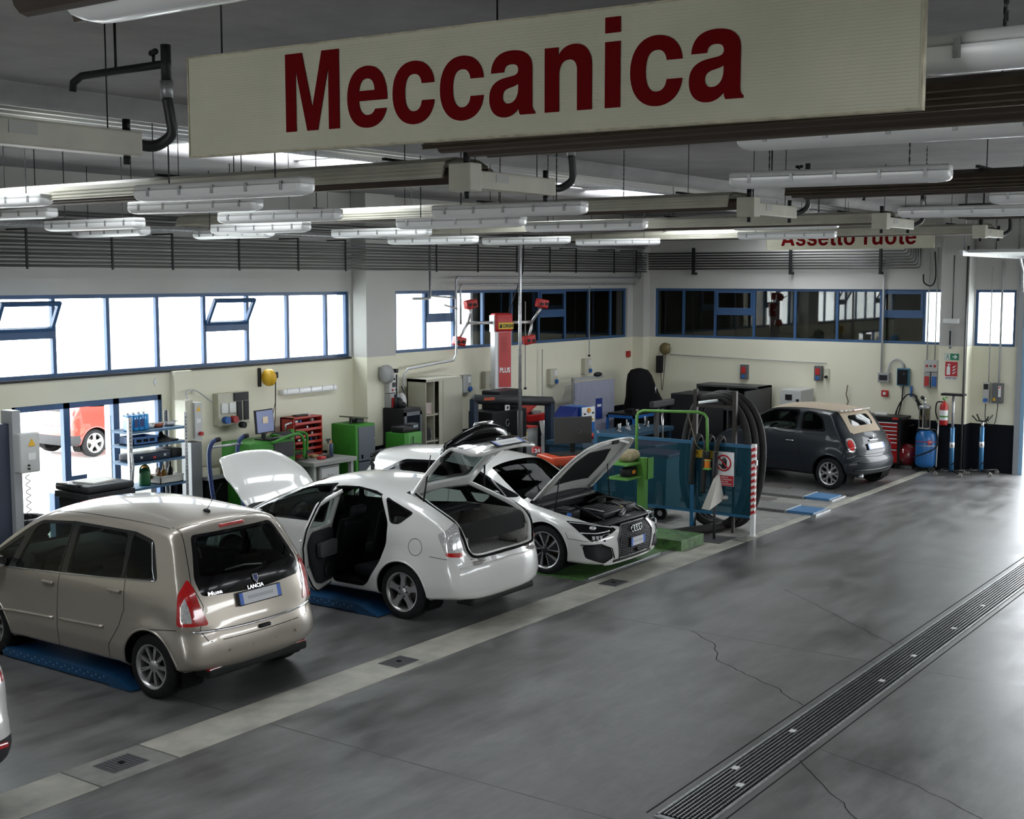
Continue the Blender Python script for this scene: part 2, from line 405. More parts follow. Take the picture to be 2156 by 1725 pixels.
# roller door opening on the right wall: posts, rails and the raised door panel under the ceiling
m = B(mat('rail_grey', (.30,.32,.34), .45, .4)); m.b2((WX-0.06, 6.50, 0), (WX+0.32, 6.60, 4.2)); m.m(mat('door_edge_blue', (.25,.42,.60), .4)); m.b2((WX-0.04, 6.42, 0), (WX+0.3, 6.50, 4.12)); m.b2((WX-0.02, 2.22, 0), (WX+0.3, 2.3, 4.12))
rd = m.build('door_2', kind='structure')
m = B(mat('door_panel_grey', (0.5, 0.52, 0.52), 0.4)); 
for k in range(7): m.b2((22.6+k*0.56, 2.3, 4.30), (23.12+k*0.56, 6.5, 4.35))
m.build('door_leaf', rd)
m = B(steel); m.b2((22.3, 6.50, 4.24), (26.45, 6.56, 4.34)); m.b2((22.3, 2.24, 4.24), (26.45, 2.30, 4.34))
for x in (22.5, 24.4, 26.0): m.tube([(x, 6.53, 4.3), (x, 6.53, 5.3)], 0.02, 6)
m.tube([(26.43, 6.53, 3.6), (26.38, 6.53, 4.0), (26.15, 6.53, 4.27), (25.9, 6.53, 4.29)], 0.03, 6); m.build('door_rail', rd)

# strip of pale concrete along the bays and the drain covers set in it
pale = mat('pale_strip', (0.36, 0.35, 0.30), 0.5, noise=0.28, nscale=3.0, ndetail=9)
m = B(pale)
for a, b_ in ((-6.0, 5.95), (6.72, 17.3), (17.35, 26.4)): m.b2((a, 8.05, -0.01), (b_, 8.56 if a < 17 else 8.2, 0.004))
m.build('trim_1', kind='structure')
m = B(mat('patch_concrete', (0.22, 0.215, 0.20), 0.5, noise=0.25, nscale=5)); m.b2((5.97, 8.05, -0.01), (6.70, 8.56, 0.003)); m.b2((17.4, 8.22, -0.01), (22.0, 15.0, 0.003)); m.build('floor_patch', kind='structure')
crackm = mat('crack', (0.02, 0.02, 0.02), 0.9)
def crack(pts, wd=0.010):
    m = B(crackm); P = [Vector((x, y, 0.0015)) for x, y in pts]; Q = []
    for a, b_ in zip(P, P[1:]):
        for k in range(6):
            q = a.lerp(b_, k/6); q += Vector((random.uniform(-.02,.02), random.uniform(-.02,.02), 0)); Q.append(q)
    Q.append(P[-1])
    for a, b_ in zip(Q, Q[1:]):
        d = (b_-a).normalized(); n = Vector((-d.y, d.x, 0))*wd/2
        vs = [m.bm.verts.new(v) for v in (a-n, b_-n, b_+n, a+n)]; m._fin([m.bm.faces.new(vs)])
    m.build('crack_line', fl)
crack([(12.5, 6.45), (12.2, 6.0), (11.7, 5.75), (11.45, 5.35), (11.2, 4.9), (10.85, 4.45)])
crack([(9.55, 3.95), (9.0, 3.4), (8.6, 3.05), (8.25, 2.7)], 0.008)
crack([(13.2, 4.4), (13.9, 5.2), (14.9, 6.4)], 0.006)
crack([(9.9, 3.9), (9.6, 3.0), (9.1, 2.2)], 0.005)

# long drain channel with its steel grating
gy0, gy1 = 4.0, 4.34
m = B(gap); m.b2((7.96, gy0, -0.001), (26.3, gy1, 0.002))
m.m(steel)
for y in (gy0-0.02, gy1): m.b2((7.94, y, -0.002), (26.3, y+0.02, 0.010))
m.b2((7.92, gy0-0.02, -0.002), (7.96, gy1+0.02, 0.010))
gr = m.build('drain_channel', label='long steel drain channel with grating let into the concrete floor', cat='floor drain')
m = B(mat('grating_steel', (0.34, 0.35, 0.36), 0.3, 0.8))
for k in range(9): y = gy0+0.03+k*(gy1-gy0-0.06)/8; m.b2((7.98, y-0.004, 0.002), (26.28, y+0.004, 0.014))
m.m(mat('grating_cross', (0.07, 0.07, 0.075), 0.4, 0.6))
x = 8.0
while x < 26.2:
    m.b2((x, gy0+0.01, 0.002), (x+0.006, gy1-0.01, 0.010)); x += 0.035
m.build('grating', gr)
for x, y in ((8.75, 4.07), (9.05, 4.25), (10.1, 4.22), (11.9, 4.08), (12.9, 4.1), (14.2, 4.08), (15.4, 4.1)): m = B(white); m.b2((x, y, 0.012), (x+0.07, y+0.05, 0.016)); m.build('clip', gr)
m = B(crackm)
for y in (gy0-0.09, gy1+0.09): m.b2((7.95, y, -0.001), (26.3, y+0.012, 0.002))
m.build('floor_seam', kind='structure')
cov = mat('cast_cover', (0.10, 0.10, 0.11), 0.45, 0.5)
for i, (x, y) in enumerate(((6.36, 8.33), (9.75, 8.31), (13.95, 8.30))):
    m = B(cov); m.b2((x-.17, y-.13, 0.0), (x+.17, y+.13, 0.008))
    for k in range(9): m.b2((x-.15+k*.036, y-.11, .008), (x-.135+k*.036, y+.11, .012))
    m.m(gap); m.cyl((x, y, .008), (x, y, .0135), .03, 12)
    m.build('drain_cover', label=['cast drain cover in the grey patch at the near end of the pale strip', 'cast drain cover in the pale strip behind the beige minivan', 'cast drain cover in the pale strip in front of the white hatchback with open bonnet'][i], cat='drain cover', group='drain covers in the pale floor strip')

# ceiling: smooth slab, rounded lip, ribbed sheets, skylight strip, rear slab
def corr(m, x0, x1, ya, za, yb, zb, n, amp):
    P = []
    for k in range(n+1):
        t = k/n; P.append((ya+(yb-ya)*t, za+(zb-za)*t + (amp if k % 4 in (1, 2) else 0)))
    bm = m.bm; A = [bm.verts.new((x0, y, z)) for y, z in P]; C_ = [bm.verts.new((x1, y, z)) for y, z in P]
    m._fin([bm.faces.new((A[k], A[k+1], C_[k+1], C_[k])) for k in range(n)])
sheet = mat('ribbed_roof_sheet', (0.40, 0.41, 0.41), 0.35, 0.4)
def roofstrip(yl, yr):
    """one roof bay between the slab lips at yl and yr, open to the sky in the skylight"""
    m = B(sheet); corr(m, X0, WX, yl+0.10, CZ+0.12, yl+1.75, CZ-0.02, 40, 0.05); m.build('ceiling_sheet', kind='structure')
    m = B(conc, True)
    for y, r in ((yl, 0.14), (yr, 0.10)): m.tube([(X0, y, CZ-0.02), (WX, y, CZ-0.02)], r, 20)
    m.build('ceiling_lip', kind='structure')
    m = B(steel)
    m.b2((X0, yl+1.73, CZ-0.05), (WX, yl+1.79, CZ+0.12)); 
    for k in range(16): x = X0+k*2.18; m.b2((x, yl+1.79, CZ-0.02), (x+0.10, yr-0.1, CZ+0.05))
    m.build('ceiling_skylight_frame', kind='structure')
    m = B(sheet)
    for k in range(0, 15, 2): x = X0+k*2.18+0.10; corr(m, x+1.45, x+2.08, yl+1.79, CZ+0.02, yr-.1, CZ+0.02, 16, 0.03)
    m.build('ceiling_infill', kind='structure')
m = B(conc)
for a, b_ in ((Y0, -3.0), (-0.3, 8.75), (11.45, WY)): m.b2((X0, a, CZ), (WX, b_, CZ+0.2))
m.build('ceiling', kind='structure')
roofstrip(8.75, 11.45); roofstrip(-3.0, -0.3)  # second strip, unseen behind the camera, is added to light the front

# pale outer face of the annex seen through the near panes
m = B(outwhite); m.b2((20.36, WY+0.3, -.02), (20.44, 17.7, 5.2)); m.build('wall_annex_face', kind='structure')
# dark annex behind the far windows
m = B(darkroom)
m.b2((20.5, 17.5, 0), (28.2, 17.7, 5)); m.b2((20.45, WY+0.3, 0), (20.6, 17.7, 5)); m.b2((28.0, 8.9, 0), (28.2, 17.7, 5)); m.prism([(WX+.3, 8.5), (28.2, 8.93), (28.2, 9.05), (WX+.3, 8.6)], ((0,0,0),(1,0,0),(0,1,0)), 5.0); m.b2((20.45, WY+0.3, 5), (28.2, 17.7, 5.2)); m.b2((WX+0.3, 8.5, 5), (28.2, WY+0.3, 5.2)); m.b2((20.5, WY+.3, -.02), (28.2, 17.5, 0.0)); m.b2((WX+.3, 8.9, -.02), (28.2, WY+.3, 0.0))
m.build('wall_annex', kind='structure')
m = B(conc, True); m.cyl((14.15, 18, -0.02), (14.15, 18, 6.0), 0.42, 32); m.build('column_outside', label='round grey concrete column outside the back windows', cat='column')
# ------------------------------------------------------------------ cars: a body shell cut by outlines
def catmull(P, n, closed=True):
    P = np.array(P, float); N = len(P); out = []
    for i in range(N):
        a, b, c, d = P[(i-1) % N], P[i], P[(i+1) % N], P[(i+2) % N]
        for k in range(n):
            t = k/n; out.append(0.5*((2*b)+(c-a)*t+(2*a-5*b+4*c-d)*t*t+(3*b-a-3*c+d)*t**3))
    return np.array(out)
def rpoly(P, r=0.04, n=4):
    """polygon with rounded corners"""
    P = [np.array(p, float) for p in P]; out = []; N = len(P)
    for i in range(N):
        a, b, c = P[i-1], P[i], P[(i+1) % N]
        u = a-b; v = c-b; lu, lv = np.linalg.norm(u), np.linalg.norm(v); q = min(r, lu*0.45, lv*0.45)
        s, e = b+u/lu*q, b+v/lv*q
        for k in range(n+1):
            t = k/n; out.append((1-t)**2*s+2*t*(1-t)*b+t*t*e)
    return out
def grow(P, d):
    P = [np.array(p, float) for p in P]; N = len(P)
    A = sum(P[i][0]*P[(i+1) % N][1]-P[(i+1) % N][0]*P[i][1] for i in range(N)); sg = 1 if A > 0 else -1; out = []
    for i in range(N):
        a, b, c = P[i-1], P[i], P[(i+1) % N]
        n1 = np.array([(b-a)[1], -(b-a)[0]]); n2 = np.array([(c-b)[1], -(c-b)[0]])
        n1 = n1/(np.linalg.norm(n1)+1e-9); n2 = n2/(np.linalg.norm(n2)+1e-9); m = n1+n2; m = m/(np.linalg.norm(m)+1e-9)
        out.append(b+sg*m*d)
    return out
def inpoly(p, P):
    x, y = p; c = False; N = len(P); j = N-1
    for i in range(N):
        xi, yi = P[i]; xj, yj = P[j]
        if (yi > y) != (yj > y) and x < (xj-xi)*(y-yi)/(yj-yi)+xi: c = not c
        j = i
    return c

class Car:
    TAGS = ['body', 'glass', 'trim', 'cut', 'hood', 'gate', 'door', 'lampA', 'lampB', 'lampC', 'roofcol', 'inner']
    def __init__(s, sil, plan, zprof, spine, flare=(), flare_r=0.36):
        """sil: closed (x,z,D) outline from rear bottom over the roof to the front; plan: (x, half width); zprof: (z, factor)"""
        C = catmull(sil, 8); seg = np.linalg.norm(np.diff(np.vstack([C[:, :2], C[:1, :2]]), axis=0), axis=1); L = np.concatenate([[0], np.cumsum(seg)])
        N = 250; ts = np.linspace(0, L[-1], N, endpoint=False); CC = np.vstack([C, C[:1]])
        R = np.stack([np.interp(ts, L, CC[:, k]) for k in range(3)], 1)
        s.R = R; xr, xf, zs = spine
        K = 26; fr = (np.linspace(0, 1, K+1))**1.7
        px = [p[0] for p in plan]; pw = [p[1] for p in plan]; zz = [p[0] for p in zprof]; zf = [p[1] for p in zprof]
        # smooth the linear interpolations on a fine table
        gx = np.linspace(min(px)-.2, max(px)+.2, 300); gw = np.interp(gx, px, pw); ker = np.hanning(25); ker /= ker.sum(); gw = np.convolve(np.pad(gw, 12, 'edge'), ker, 'valid')
        gz = np.linspace(0, 2, 200); gf = np.interp(gz, zz, zf); ker = np.hanning(11); ker /= ker.sum(); gf = np.convolve(np.pad(gf, 5, 'edge'), ker, 'valid')
        s.Wf = lambda x, z: np.interp(x, gx, gw)*np.interp(z, gz, gf)+sum(0.022*np.exp(-(np.maximum(0, np.hypot(x-fx, z-fz)-flare_r)/0.09)**2)*(z > 0.1) for fx, fz in flare)
        s.bm = bmesh.new(); s.lay = s.bm.faces.layers.int.new('tag')
        rings = []
        SP = np.stack([np.clip(R[:, 0], xr, xf), np.full(N, zs)], 1)
        for k in range(K+1):
            P = R[:, :2]+(SP-R[:, :2])*fr[k]
            d = np.min(np.hypot(P[:, None, 0]-R[None, :, 0], P[:, None, 1]-R[None, :, 1]), axis=1) if k else np.zeros(N)
            q = np.clip(d/R[:, 2], 0, 1); g = (1-(1-q)**2.2)**(1/2.3); y = s.Wf(P[:, 0], P[:, 1])*g
            rings.append((P, y))
        vs = {}
        for side in (1, -1):
            for k, (P, y) in enumerate(rings):
                for i in range(N):
                    if k == 0 and side == -1: vs[side, k, i] = vs[1, 0, i]; continue
                    vs[side, k, i] = s.bm.verts.new((P[i, 0], side*y[i], P[i, 1]))
            for k in range(K):
                for i in range(N):
                    j = (i+1) % N; f = [vs[side, k, i], vs[side, k, j], vs[side, k+1, j], vs[side, k+1, i]]
                    if side == -1: f = f[::-1]
                    try: s.bm.faces.new(f).smooth = True
                    except ValueError: pass
        bmesh.ops.remove_doubles(s.bm, verts=s.bm.verts, dist=5e-4)
        bmesh.ops.recalc_face_normals(s.bm, faces=s.bm.faces)
        s.bm.normal_update()
        s.tree = BVHTree.FromBMesh(s.bm)
    AX = {'L': ((1,0,0), (0,0,1), (0,1,0)), 'R': ((1,0,0), (0,0,1), (0,-1,0)), 'B': ((0,1,0), (0,0,1), (-1,0,0)), 'F': ((0,1,0), (0,0,1), (1,0,0)), 'T': ((1,0,0), (0,1,0), (0,0,1))}
    def frame(s, ax):
        if isinstance(ax, str): return [Vector(a) for a in s.AX[ax]]
        if ax[0] == 'D':   # ('D', angle from +x of the horizontal look normal)
            a = ax[1]; n = Vector((math.cos(a), math.sin(a), 0)); return Vector((-math.sin(a), math.cos(a), 0)), Vector((0,0,1)), n
        if ax[0] == 'P':   # ('P', elevation) : normal in xz plane, tilted up from rear/front
            a = ax[1]; n = Vector((math.cos(a), 0, math.sin(a))); v = Vector((-math.sin(a), 0, math.cos(a)))
            if v.z < 0: v = -v
            return Vector((0,1,0)), v, n
    def stencil(s, ax, poly, tagname, flt=lambda c, n: True, nmin=0.05, only=None, rem=False):
        u, v, n = s.frame(ax); bm = s.bm; lay = s.lay; T = s.TAGS.index(tagname)
        ok = lambda f: f.normal.dot(n) > nmin and flt(f.calc_center_median(), f.normal) and (only is None or s.TAGS[f[lay]] in only)
        P = [np.array(p, float) for p in poly]; lo = np.min(P, 0)-0.12; hi = np.max(P, 0)+0.12
        def bb(f):
            us = [x.co.dot(u) for x in f.verts]; vs_ = [x.co.dot(v) for x in f.verts]; return min(us), max(us), min(vs_), max(vs_)
        cand = []
        for f in bm.faces:
            c = f.calc_center_median(); a, b = c.dot(u), c.dot(v)
            if lo[0] < a < hi[0] and lo[1] < b < hi[1] and ok(f): cand.append(f)
        for i in range(len(P)):
            a, b = P[i-1], P[i]; e = b-a
            if np.linalg.norm(e) < 1e-6: continue
            l2, h2 = np.minimum(a, b), np.maximum(a, b)
            sel = []
            for f in cand:
                if not f.is_valid: continue
                q = bb(f)
                if q[1] < l2[0]-.004 or q[0] > h2[0]+.004 or q[3] < l2[1]-.004 or q[2] > h2[1]+.004: continue
                sel.append(f)
            if not sel: continue
            geom = list({x for f in sel for x in f.verts} | {x for f in sel for x in f.edges} | set(sel))
            co = u*a[0]+v*a[1]; no = (u*e[1]-v*e[0]).normalized()
            r = bmesh.ops.bisect_plane(bm, geom=geom, dist=1e-5, plane_co=co, plane_no=no)
            cand = list({f for f in cand if f.is_valid} | {f for f in r['geom'] if isinstance(f, bmesh.types.BMFace) and f.is_valid})
        k = 0
        for f in cand:
            if f.is_valid:
                c = f.calc_center_median()
                if inpoly((c.dot(u), c.dot(v)), P) and ok(f): f[lay] = T; k += 1
        return k
    def both(s, poly, tagname, **kw):
        for a in 'LR': s.stencil(a, poly, tagname, **kw)
    def hit(s, ax, p):
        u, v, n = s.frame(ax); o = u*p[0]+v*p[1]+n*6
        h = s.tree.ray_cast(o, -n); return (h[0], h[1]) if h[0] is not None else (None, None)
    def line(s, name, ax, pts, wd, material, parent, off=0.0015, thick=0.0, closed=False, sub=8, rad=None):
        """ribbon or bead following the body surface along pts seen along ax"""
        Q = []
        pts = list(pts)+([pts[0]] if closed else [])
        for a, b in zip(pts, pts[1:]):
            for k in range(sub): Q.append(tuple(np.array(a)+(np.array(b)-np.array(a))*k/sub))
        Q.append(tuple(pts[-1])); H = [s.hit(ax, q) for q in Q]; H = [h for h in H if h[0] is not None]
        m = B(material)
        if rad: m.tube([h[0]+h[1]*off for h in H], rad, 6, closed=False)
        else:
            prev = None
            for i, (p, n) in enumerate(H):
                t = (H[min(i+1, len(H)-1)][0]-H[max(i-1, 0)][0]).normalized(); b = n.cross(t).normalized()*wd/2
                cur = (m.bm.verts.new(p+n*off-b), m.bm.verts.new(p+n*off+b))
                if prev: m._fin([m.bm.faces.new((prev[0], cur[0], cur[1], prev[1]))])
                prev = cur
        if parent is None: return m
        return m.build(name, parent, recalc=bool(rad))
    def seams(s, parent, lines, wd=0.007):
        M_ = MB().m(gap)
        for ax, pts in lines:
            m = s.line('', ax, pts, wd, gap, None)
            me = bpy.data.meshes.new('t'); m.bm.to_mesh(me); m.bm.free(); M_.bm.from_mesh(me); bpy.data.meshes.remove(me)
        return M_.build('panel_seam', parent, recalc=False)
    def extract(s, tagname, name, material, parent, thick=0.0, offset=0.0, back=None, only=None):
        if not only: s.bm.normal_update()
        T = s.TAGS.index(tagname); vm = {}; bm = bmesh.new(); fs = only or [f for f in s.bm.faces if f[s.lay] == T]
        if name not in ('body_shell', 'bonnet', 'rear_door', 'rear_hatch', 'door_glass', 'hatch_glass', 'hatch_lower_glass') and not only:
            left = set(fs); isl = []
            while left:
                q = [left.pop()]; g_ = []
                while q:
                    f = q.pop(); g_.append(f)
                    for e in f.edges:
                        for h in e.link_faces:
                            if h in left: left.discard(h); q.append(h)
                isl.append(g_)
            isl.sort(key=len, reverse=True); big = [g_ for g_ in isl if len(g_) > 5] or isl[:1]
            outs = [s.extract(tagname, name, material, parent, thick, offset, back, only=g_) for g_ in big]
            bm.free(); return outs[0] if outs else None
        if not fs: bm.free(); return None
        for f in fs:
            vv = []
            for x in f.verts:
                if x not in vm: vm[x] = bm.verts.new(x.co+x.normal*offset)
                vv.append(vm[x])
            q = bm.faces.new(vv); q.smooth = True
        me = bpy.data.meshes.new(name); bm.to_mesh(me); bm.free(); me.materials.append(material)
        o = bpy.data.objects.new(name, me); COL.objects.link(o); o.parent = parent
        if thick:
            so = o.modifiers.new('thickness', 'SOLIDIFY'); so.thickness = thick; so.offset = -1
            if back is not None: me.materials.append(back); so.material_offset = 1; so.material_offset_rim = 0
        return o
    def lining(s, parent, material, tags=('body', 'roofcol', 'trim'), d=0.035):
        bm = bmesh.new(); vm = {}; s.bm.normal_update()
        for f in s.bm.faces:
            if s.TAGS[f[s.lay]] not in tags: continue
            vv = []
            for x in f.verts:
                if x not in vm: vm[x] = bm.verts.new(x.co-x.normal*d)
                vv.append(vm[x])
            q = bm.faces.new(vv[::-1]); q.smooth = True
        me = bpy.data.meshes.new('interior_lining'); bm.to_mesh(me); bm.free(); me.materials.append(material)
        o = bpy.data.objects.new('interior_lining', me); COL.objects.link(o); o.parent = parent; return o
    def arches(s, centers, r, z0=0.05):
        for cx, cz in centers:
            poly = [(cx+r*math.cos(a), cz+r*math.sin(a)) for a in np.linspace(0, 2*PI, 33)[:-1]]
            for ax, sg in (('L', 1), ('R', -1)):
                s.stencil(ax, poly, 'cut', flt=lambda c, n, sg=sg: c.y*sg > 0.45, nmin=-2)
    def arch_parts(s, centers, r, body_mat, parent, lip=0.012):
        for cx, cz in centers:
            for sg in (1, -1):
                w = float(s.Wf(cx, cz+r)); 
                m = B(gap); A = []; Bv = []
                for a in np.linspace(-0.6, PI+0.6, 26):
                    x, z = cx+(r+.004)*math.cos(a), max(0.12, cz+(r+.004)*math.sin(a)); ww = float(s.Wf(x, z))-0.03
                    A.append(m.bm.verts.new((x, sg*ww, z))); Bv.append(m.bm.verts.new((x, sg*(w-0.36), z)))
                m._fin([m.bm.faces.new((A[i], A[i+1], Bv[i+1], Bv[i])) for i in range(25)]); m._fin([m.bm.faces.new(Bv)])
                m.build('wheel_arch', parent)
                if lip:
                    pts = [(cx+(r+.002)*math.cos(a), cz+(r+.002)*math.sin(a)) for a in np.linspace(-0.25, PI+0.25, 30)]
                    H = [s.hit('L' if sg > 0 else 'R', p) for p in pts]
                    m = B(body_mat); m.tube([h[0]-h[1]*.002 for h in H if h[0] is not None and h[0].y*sg > .3], lip, 6); m.build('arch_lip', parent)

def spoke_bar(m, a, r0, r1, w0, w1, yf, yb, rot=0.0):
    """spoke in the xz plane (axis y); a angle; faces outward at y=yf"""
    c, s_ = math.cos(a), math.sin(a); c2, s2 = math.cos(a+rot), math.sin(a+rot)
    q = [(r0*c - w0/2*-s_*-1*-1, 0)]
    def P(r, t, cc, ss): return (r*cc - t*ss, r*ss + t*cc)
    pts = [P(r0, -w0/2, c, s_), P(r1, -w1/2, c2, s2), P(r1, w1/2, c2, s2), P(r0, w0/2, c, s_)]
    m.prism([(p[0], p[1]) for p in pts], ((0, yf, 0), (1,0,0), (0,0,1)), -(yb-yf) if False else (yf-yb))
def wheel_proto(R, rim, wd, style):
    """wheel with axis y, outer face at +y; returns list of (name, mesh-builder) pieces under an unlinked template"""
    t = B(rubber, True); sw = wd/2
    t.lathe([(rim, -sw), (R-.03, -sw), (R-.008, -sw+.015), (R, -sw+.04), (R, sw-.04), (R-.008, sw-.015), (R-.03, sw), (rim+.01, sw+.003), (rim, sw-.005)], axis='Y', seg=48)
    t.m(gap)
    for k in (-1, 0, 1): t.lathe([(R+.0008, -k*.03-.003), (R+.0008, -k*.03+.003)], axis='Y', seg=48)
    rm = B(alu, True); f = sw-.012
    rm.lathe([(rim+.006, sw+.001), (rim-.012, sw-.002), (rim-.02, f-.03), (rim-.03, -sw+.05), (rim-.005, -sw+.02), (rim, -sw)], axis='Y', seg=48)
    rm.m(gap); rm.lathe([(0.0, -.02), (rim-.03, -.02)], axis='Y', seg=32)
    rm.m(mat('brake_disc', (0.12,0.11,0.10), .4, .8)); rm.lathe([(0.0, .0), (rim*.62, .0), (rim*.62, -.015)], axis='Y', seg=32)
    rm.m(alu); dk = mat('wheel_dark', (0.04, 0.04, 0.042), .35, .5); yf = -(f-.012)
    # axis 'Y' lathe maps height h to y=-h, so the outer face is at negative y
    def sp(a, r0, r1, w0, w1, d=0.03, rot=0.0, lift=0.0):
        c, s_ = math.cos(a), math.sin(a); c2, s2 = math.cos(a+rot), math.sin(a+rot)
        P = lambda r, q, cc, ss: (r*cc-q*ss, r*ss+q*cc)
        po = [P(r0, -w0/2, c, s_), P(r1, -w1/2, c2, s2), P(r1, w1/2, c2, s2), P(r0, w0/2, c, s_)]
        rm.prism(po, ((0, yf-lift, 0), (1,0,0), (0,0,1)), -d)
    if style == 'multi':      # nine pairs of thin spokes
        for k in range(9):
            a = k*2*PI/9
            for o in (-.09, .09): sp(a+o, .05, rim-.012, .012, .017, rot=o*-.3)
        rm.lathe([(0.0, -yf+.008), (.05, -yf+.004), (.062, -yf-.01), (.062, -yf-.03)], axis='Y', seg=24)
    elif style == 'five':     # five broad spokes
        for k in range(5):
            a = k*2*PI/5+.3; sp(a, .04, rim*.62, .075, .062); sp(a, rim*.60, rim-.012, .062, .10)
        rm.lathe([(0.0, -yf+.006), (.03, -yf+.005), (.034, -yf+.0), (.075, -yf-.006), (.085, -yf-.03)], axis='Y', seg=24)
        rm.m(gap)
        for k in range(5): a = k*2*PI/5; rm.cyl((.058*math.cos(a), yf-.004, .058*math.sin(a)), (.058*math.cos(a), yf+.01, .058*math.sin(a)), .010, 8)
    elif style == 'blade':    # five twisted double blades, dark ground
        for k in range(5):
            a = k*2*PI/5+.2; rm.m(dk); sp(a, .03, rim-.012, .055, .12, rot=.15)
            rm.m(alu); sp(a+.16, .05, rim-.012, .016, .034, rot=.32, lift=.003); sp(a-.10, .05, rim-.015, .010, .018, rot=-.1, lift=.003)
        rm.m(dk); rm.lathe([(0.0, -yf+.006), (.05, -yf+.0), (.07, -yf-.02)], axis='Y', seg=24)
    else:                     # six Y spokes
        for k in range(6):
            a = k*2*PI/6; sp(a, .03, rim*.55, .05, .045)
            for o in (-1, 1): sp(a+o*.03, rim*.5, rim-.010, .03, .034, rot=o*.24)
        rm.lathe([(0.0, -yf+.006), (.04, -yf+.002), (.06, -yf-.02)], axis='Y', seg=24)
    return t, rm
def add_wheels(parent, R, rim, wd, style, xs, yw, steer=0):
    t, rm = wheel_proto(R, rim, wd, style)
    w0 = t.build('wheel'); r0 = rm.build('rim', w0)
    first = True
    for x, st in xs:
        for sg in (1, -1):
            if first: w_, first = w0, False; w_.parent = parent
            else: w_ = copytree(w0, parent)
            w_.location = (x, sg*yw, R); w_.rotation_euler = (0, 0, (PI if sg > 0 else 0)+st)
def mirror_part(parent, x, y, z, body, sg):
    m = B(body, True); m.ell((0, 0, 0), (.07, .105, .075), 16)
    for v in m.bm.verts:
        if v.co.x < -0.03: v.co.x = -0.03
    m.m(chrome); m.box((-.032, 0, 0), (.004, .16, .10), bev=.001); m.m(black); m.box((.02, -sg*.11, -.05), (.06, .10, .03), bev=.01)
    o = m.build('wing_mirror', parent); o.location = (x, sg*y, z); return o
platem = mat('number_plate_white', (0.62, 0.63, 0.66), .4)
def plate(parent, M, wd=.52, ht=.11):
    m = B(black); m.box((0,0,0), (.012, wd+.02, ht+.02), bev=.004); o = m.build('number_plate', parent)
    m = B(platem); m.box((-.008, 0, 0), (.004, wd, ht)); m.m(mat('plate_blue', (0.02, 0.12, 0.55), .4))
    for s_ in (-1, 1): m.box((-.0085, s_*(wd/2-.022), 0), (.005, .044, ht))
    m.m(mat('plate_grey', (0.45,0.46,0.48), .4)); m.box((-.0105, .0, .0), (.001, wd*.62, ht*.30))
    m.build('plate_face', o); o.matrix_local = M; return o
def seat(parent, x, y, z=.34, material=None, rear=False, wdt=.5):
    m = B(material or mat('seat_cloth', (0.02,0.021,0.024), .9), True)
    m.box((x, y, z+.07), (.50, wdt, .15), bev=.05)
    M = Matrix.Rotation(math.radians(-16), 4, 'Y'); m.box((x-.30, y, z+.37), (.13, wdt-.02, .60), bev=.05, M=M)
    ys = (y,) if not rear else (y-wdt*.3, y+wdt*.3)
    for yy in ys: m.box((x-.42, yy, z+.74), (.08, .24, .15), bev=.035, M=M); m.cyl((x-.40, yy-.05, z+.6), (x-.41, yy-.05, z+.72), .007, 6); m.cyl((x-.40, yy+.05, z+.6), (x-.41, yy+.05, z+.72), .007, 6)
    return m.build('rear_bench' if rear else 'seat', parent)
def interior(parent, xd, zd, w, xs, xr, z=.32, light=False, side=1):
    dm = mat('dash_light', (0.13,0.127,0.12), .8) if light else mat('dash_dark', (0.03,0.03,0.032), .7)
    m = B(dm, True); m.box((xd+.10, 0, zd-.12), (.55, w*1.75, .30), bev=.09); m.m(mat('dash_dark', (0.03,0.03,0.032), .7)); m.box((xd-.14, side*.36, zd-.02), (.16, .36, .12), bev=.04)
    m.box((xd-.05, 0, z+.1), (.5, .25, .4), bev=.05); m.build('dashboard', parent)
    m = B(black, True); c = Vector((xd-.30, side*.36, zd-.07)); ax = Vector((.9, 0, .42)).normalized(); u = Vector((0,1,0)); v = ax.cross(u)
    m.tube([c+(u*math.cos(a)+v*math.sin(a))*.18 for a in np.linspace(0, 2*PI, 29)[:-1]], .016, 8, closed=True)
    m.m(darkgrey, True); m.ell(c+ax*.02, (.04, .075, .06), 12); m.tube([c-u*.17, c+u*.17], .012, 6); m.tube([c, c-v*.17 if v.z > 0 else c+v*.17], .012, 6)
    m.build('steering_wheel', parent)
    seat(parent, xs, .36, z); seat(parent, xs, -.36, z); seat(parent, xr, 0, z, rear=True, wdt=1.2)
    m = B(mat('cabin_floor', (0.012,0.012,0.012), .9)); m.box(((xd+xr)/2, 0, z-.06), (xd-xr+.9, w*1.8, .06)); m.build('cabin_floor', parent)
# ------------------------------------------------------------------ the beige minivan
ZP = [(0.0, .90), (.22, .94), (.45, 1.0), (.62, 1.0), (.90, .985), (1.0, .965), (1.12, .925), (1.45, .80), (1.62, .72), (2, .6)]
carglass = glass('car_glass', (0.24, 0.29, 0.27), refl=0.5)
carglass_d = glass('car_glass_dark', (0.10, 0.13, 0.125), refl=0.9)
beige = mat('beige_car_paint', (0.40, 0.36, 0.31), .34, .55, coat=1.0)
lens_red = mat('red_lens', (0.50, 0.008, 0.010), .12, coat=1, noise=.25, nscale=60)
lens_clear = mat('clear_lens', (0.55, 0.55, 0.56), .10, .3, coat=1, noise=.3, nscale=50)
lens_white = mat('white_lens', (0.75, 0.75, 0.77), .12, .2, coat=1, noise=.15, nscale=50)
gloss_black = mat('gloss_black', (0.005, 0.005, 0.006), .12, coat=.25, spec=.3)
carglass_w = glass('windscreen_glass', (0.20, 0.25, 0.23), refl=0.07)
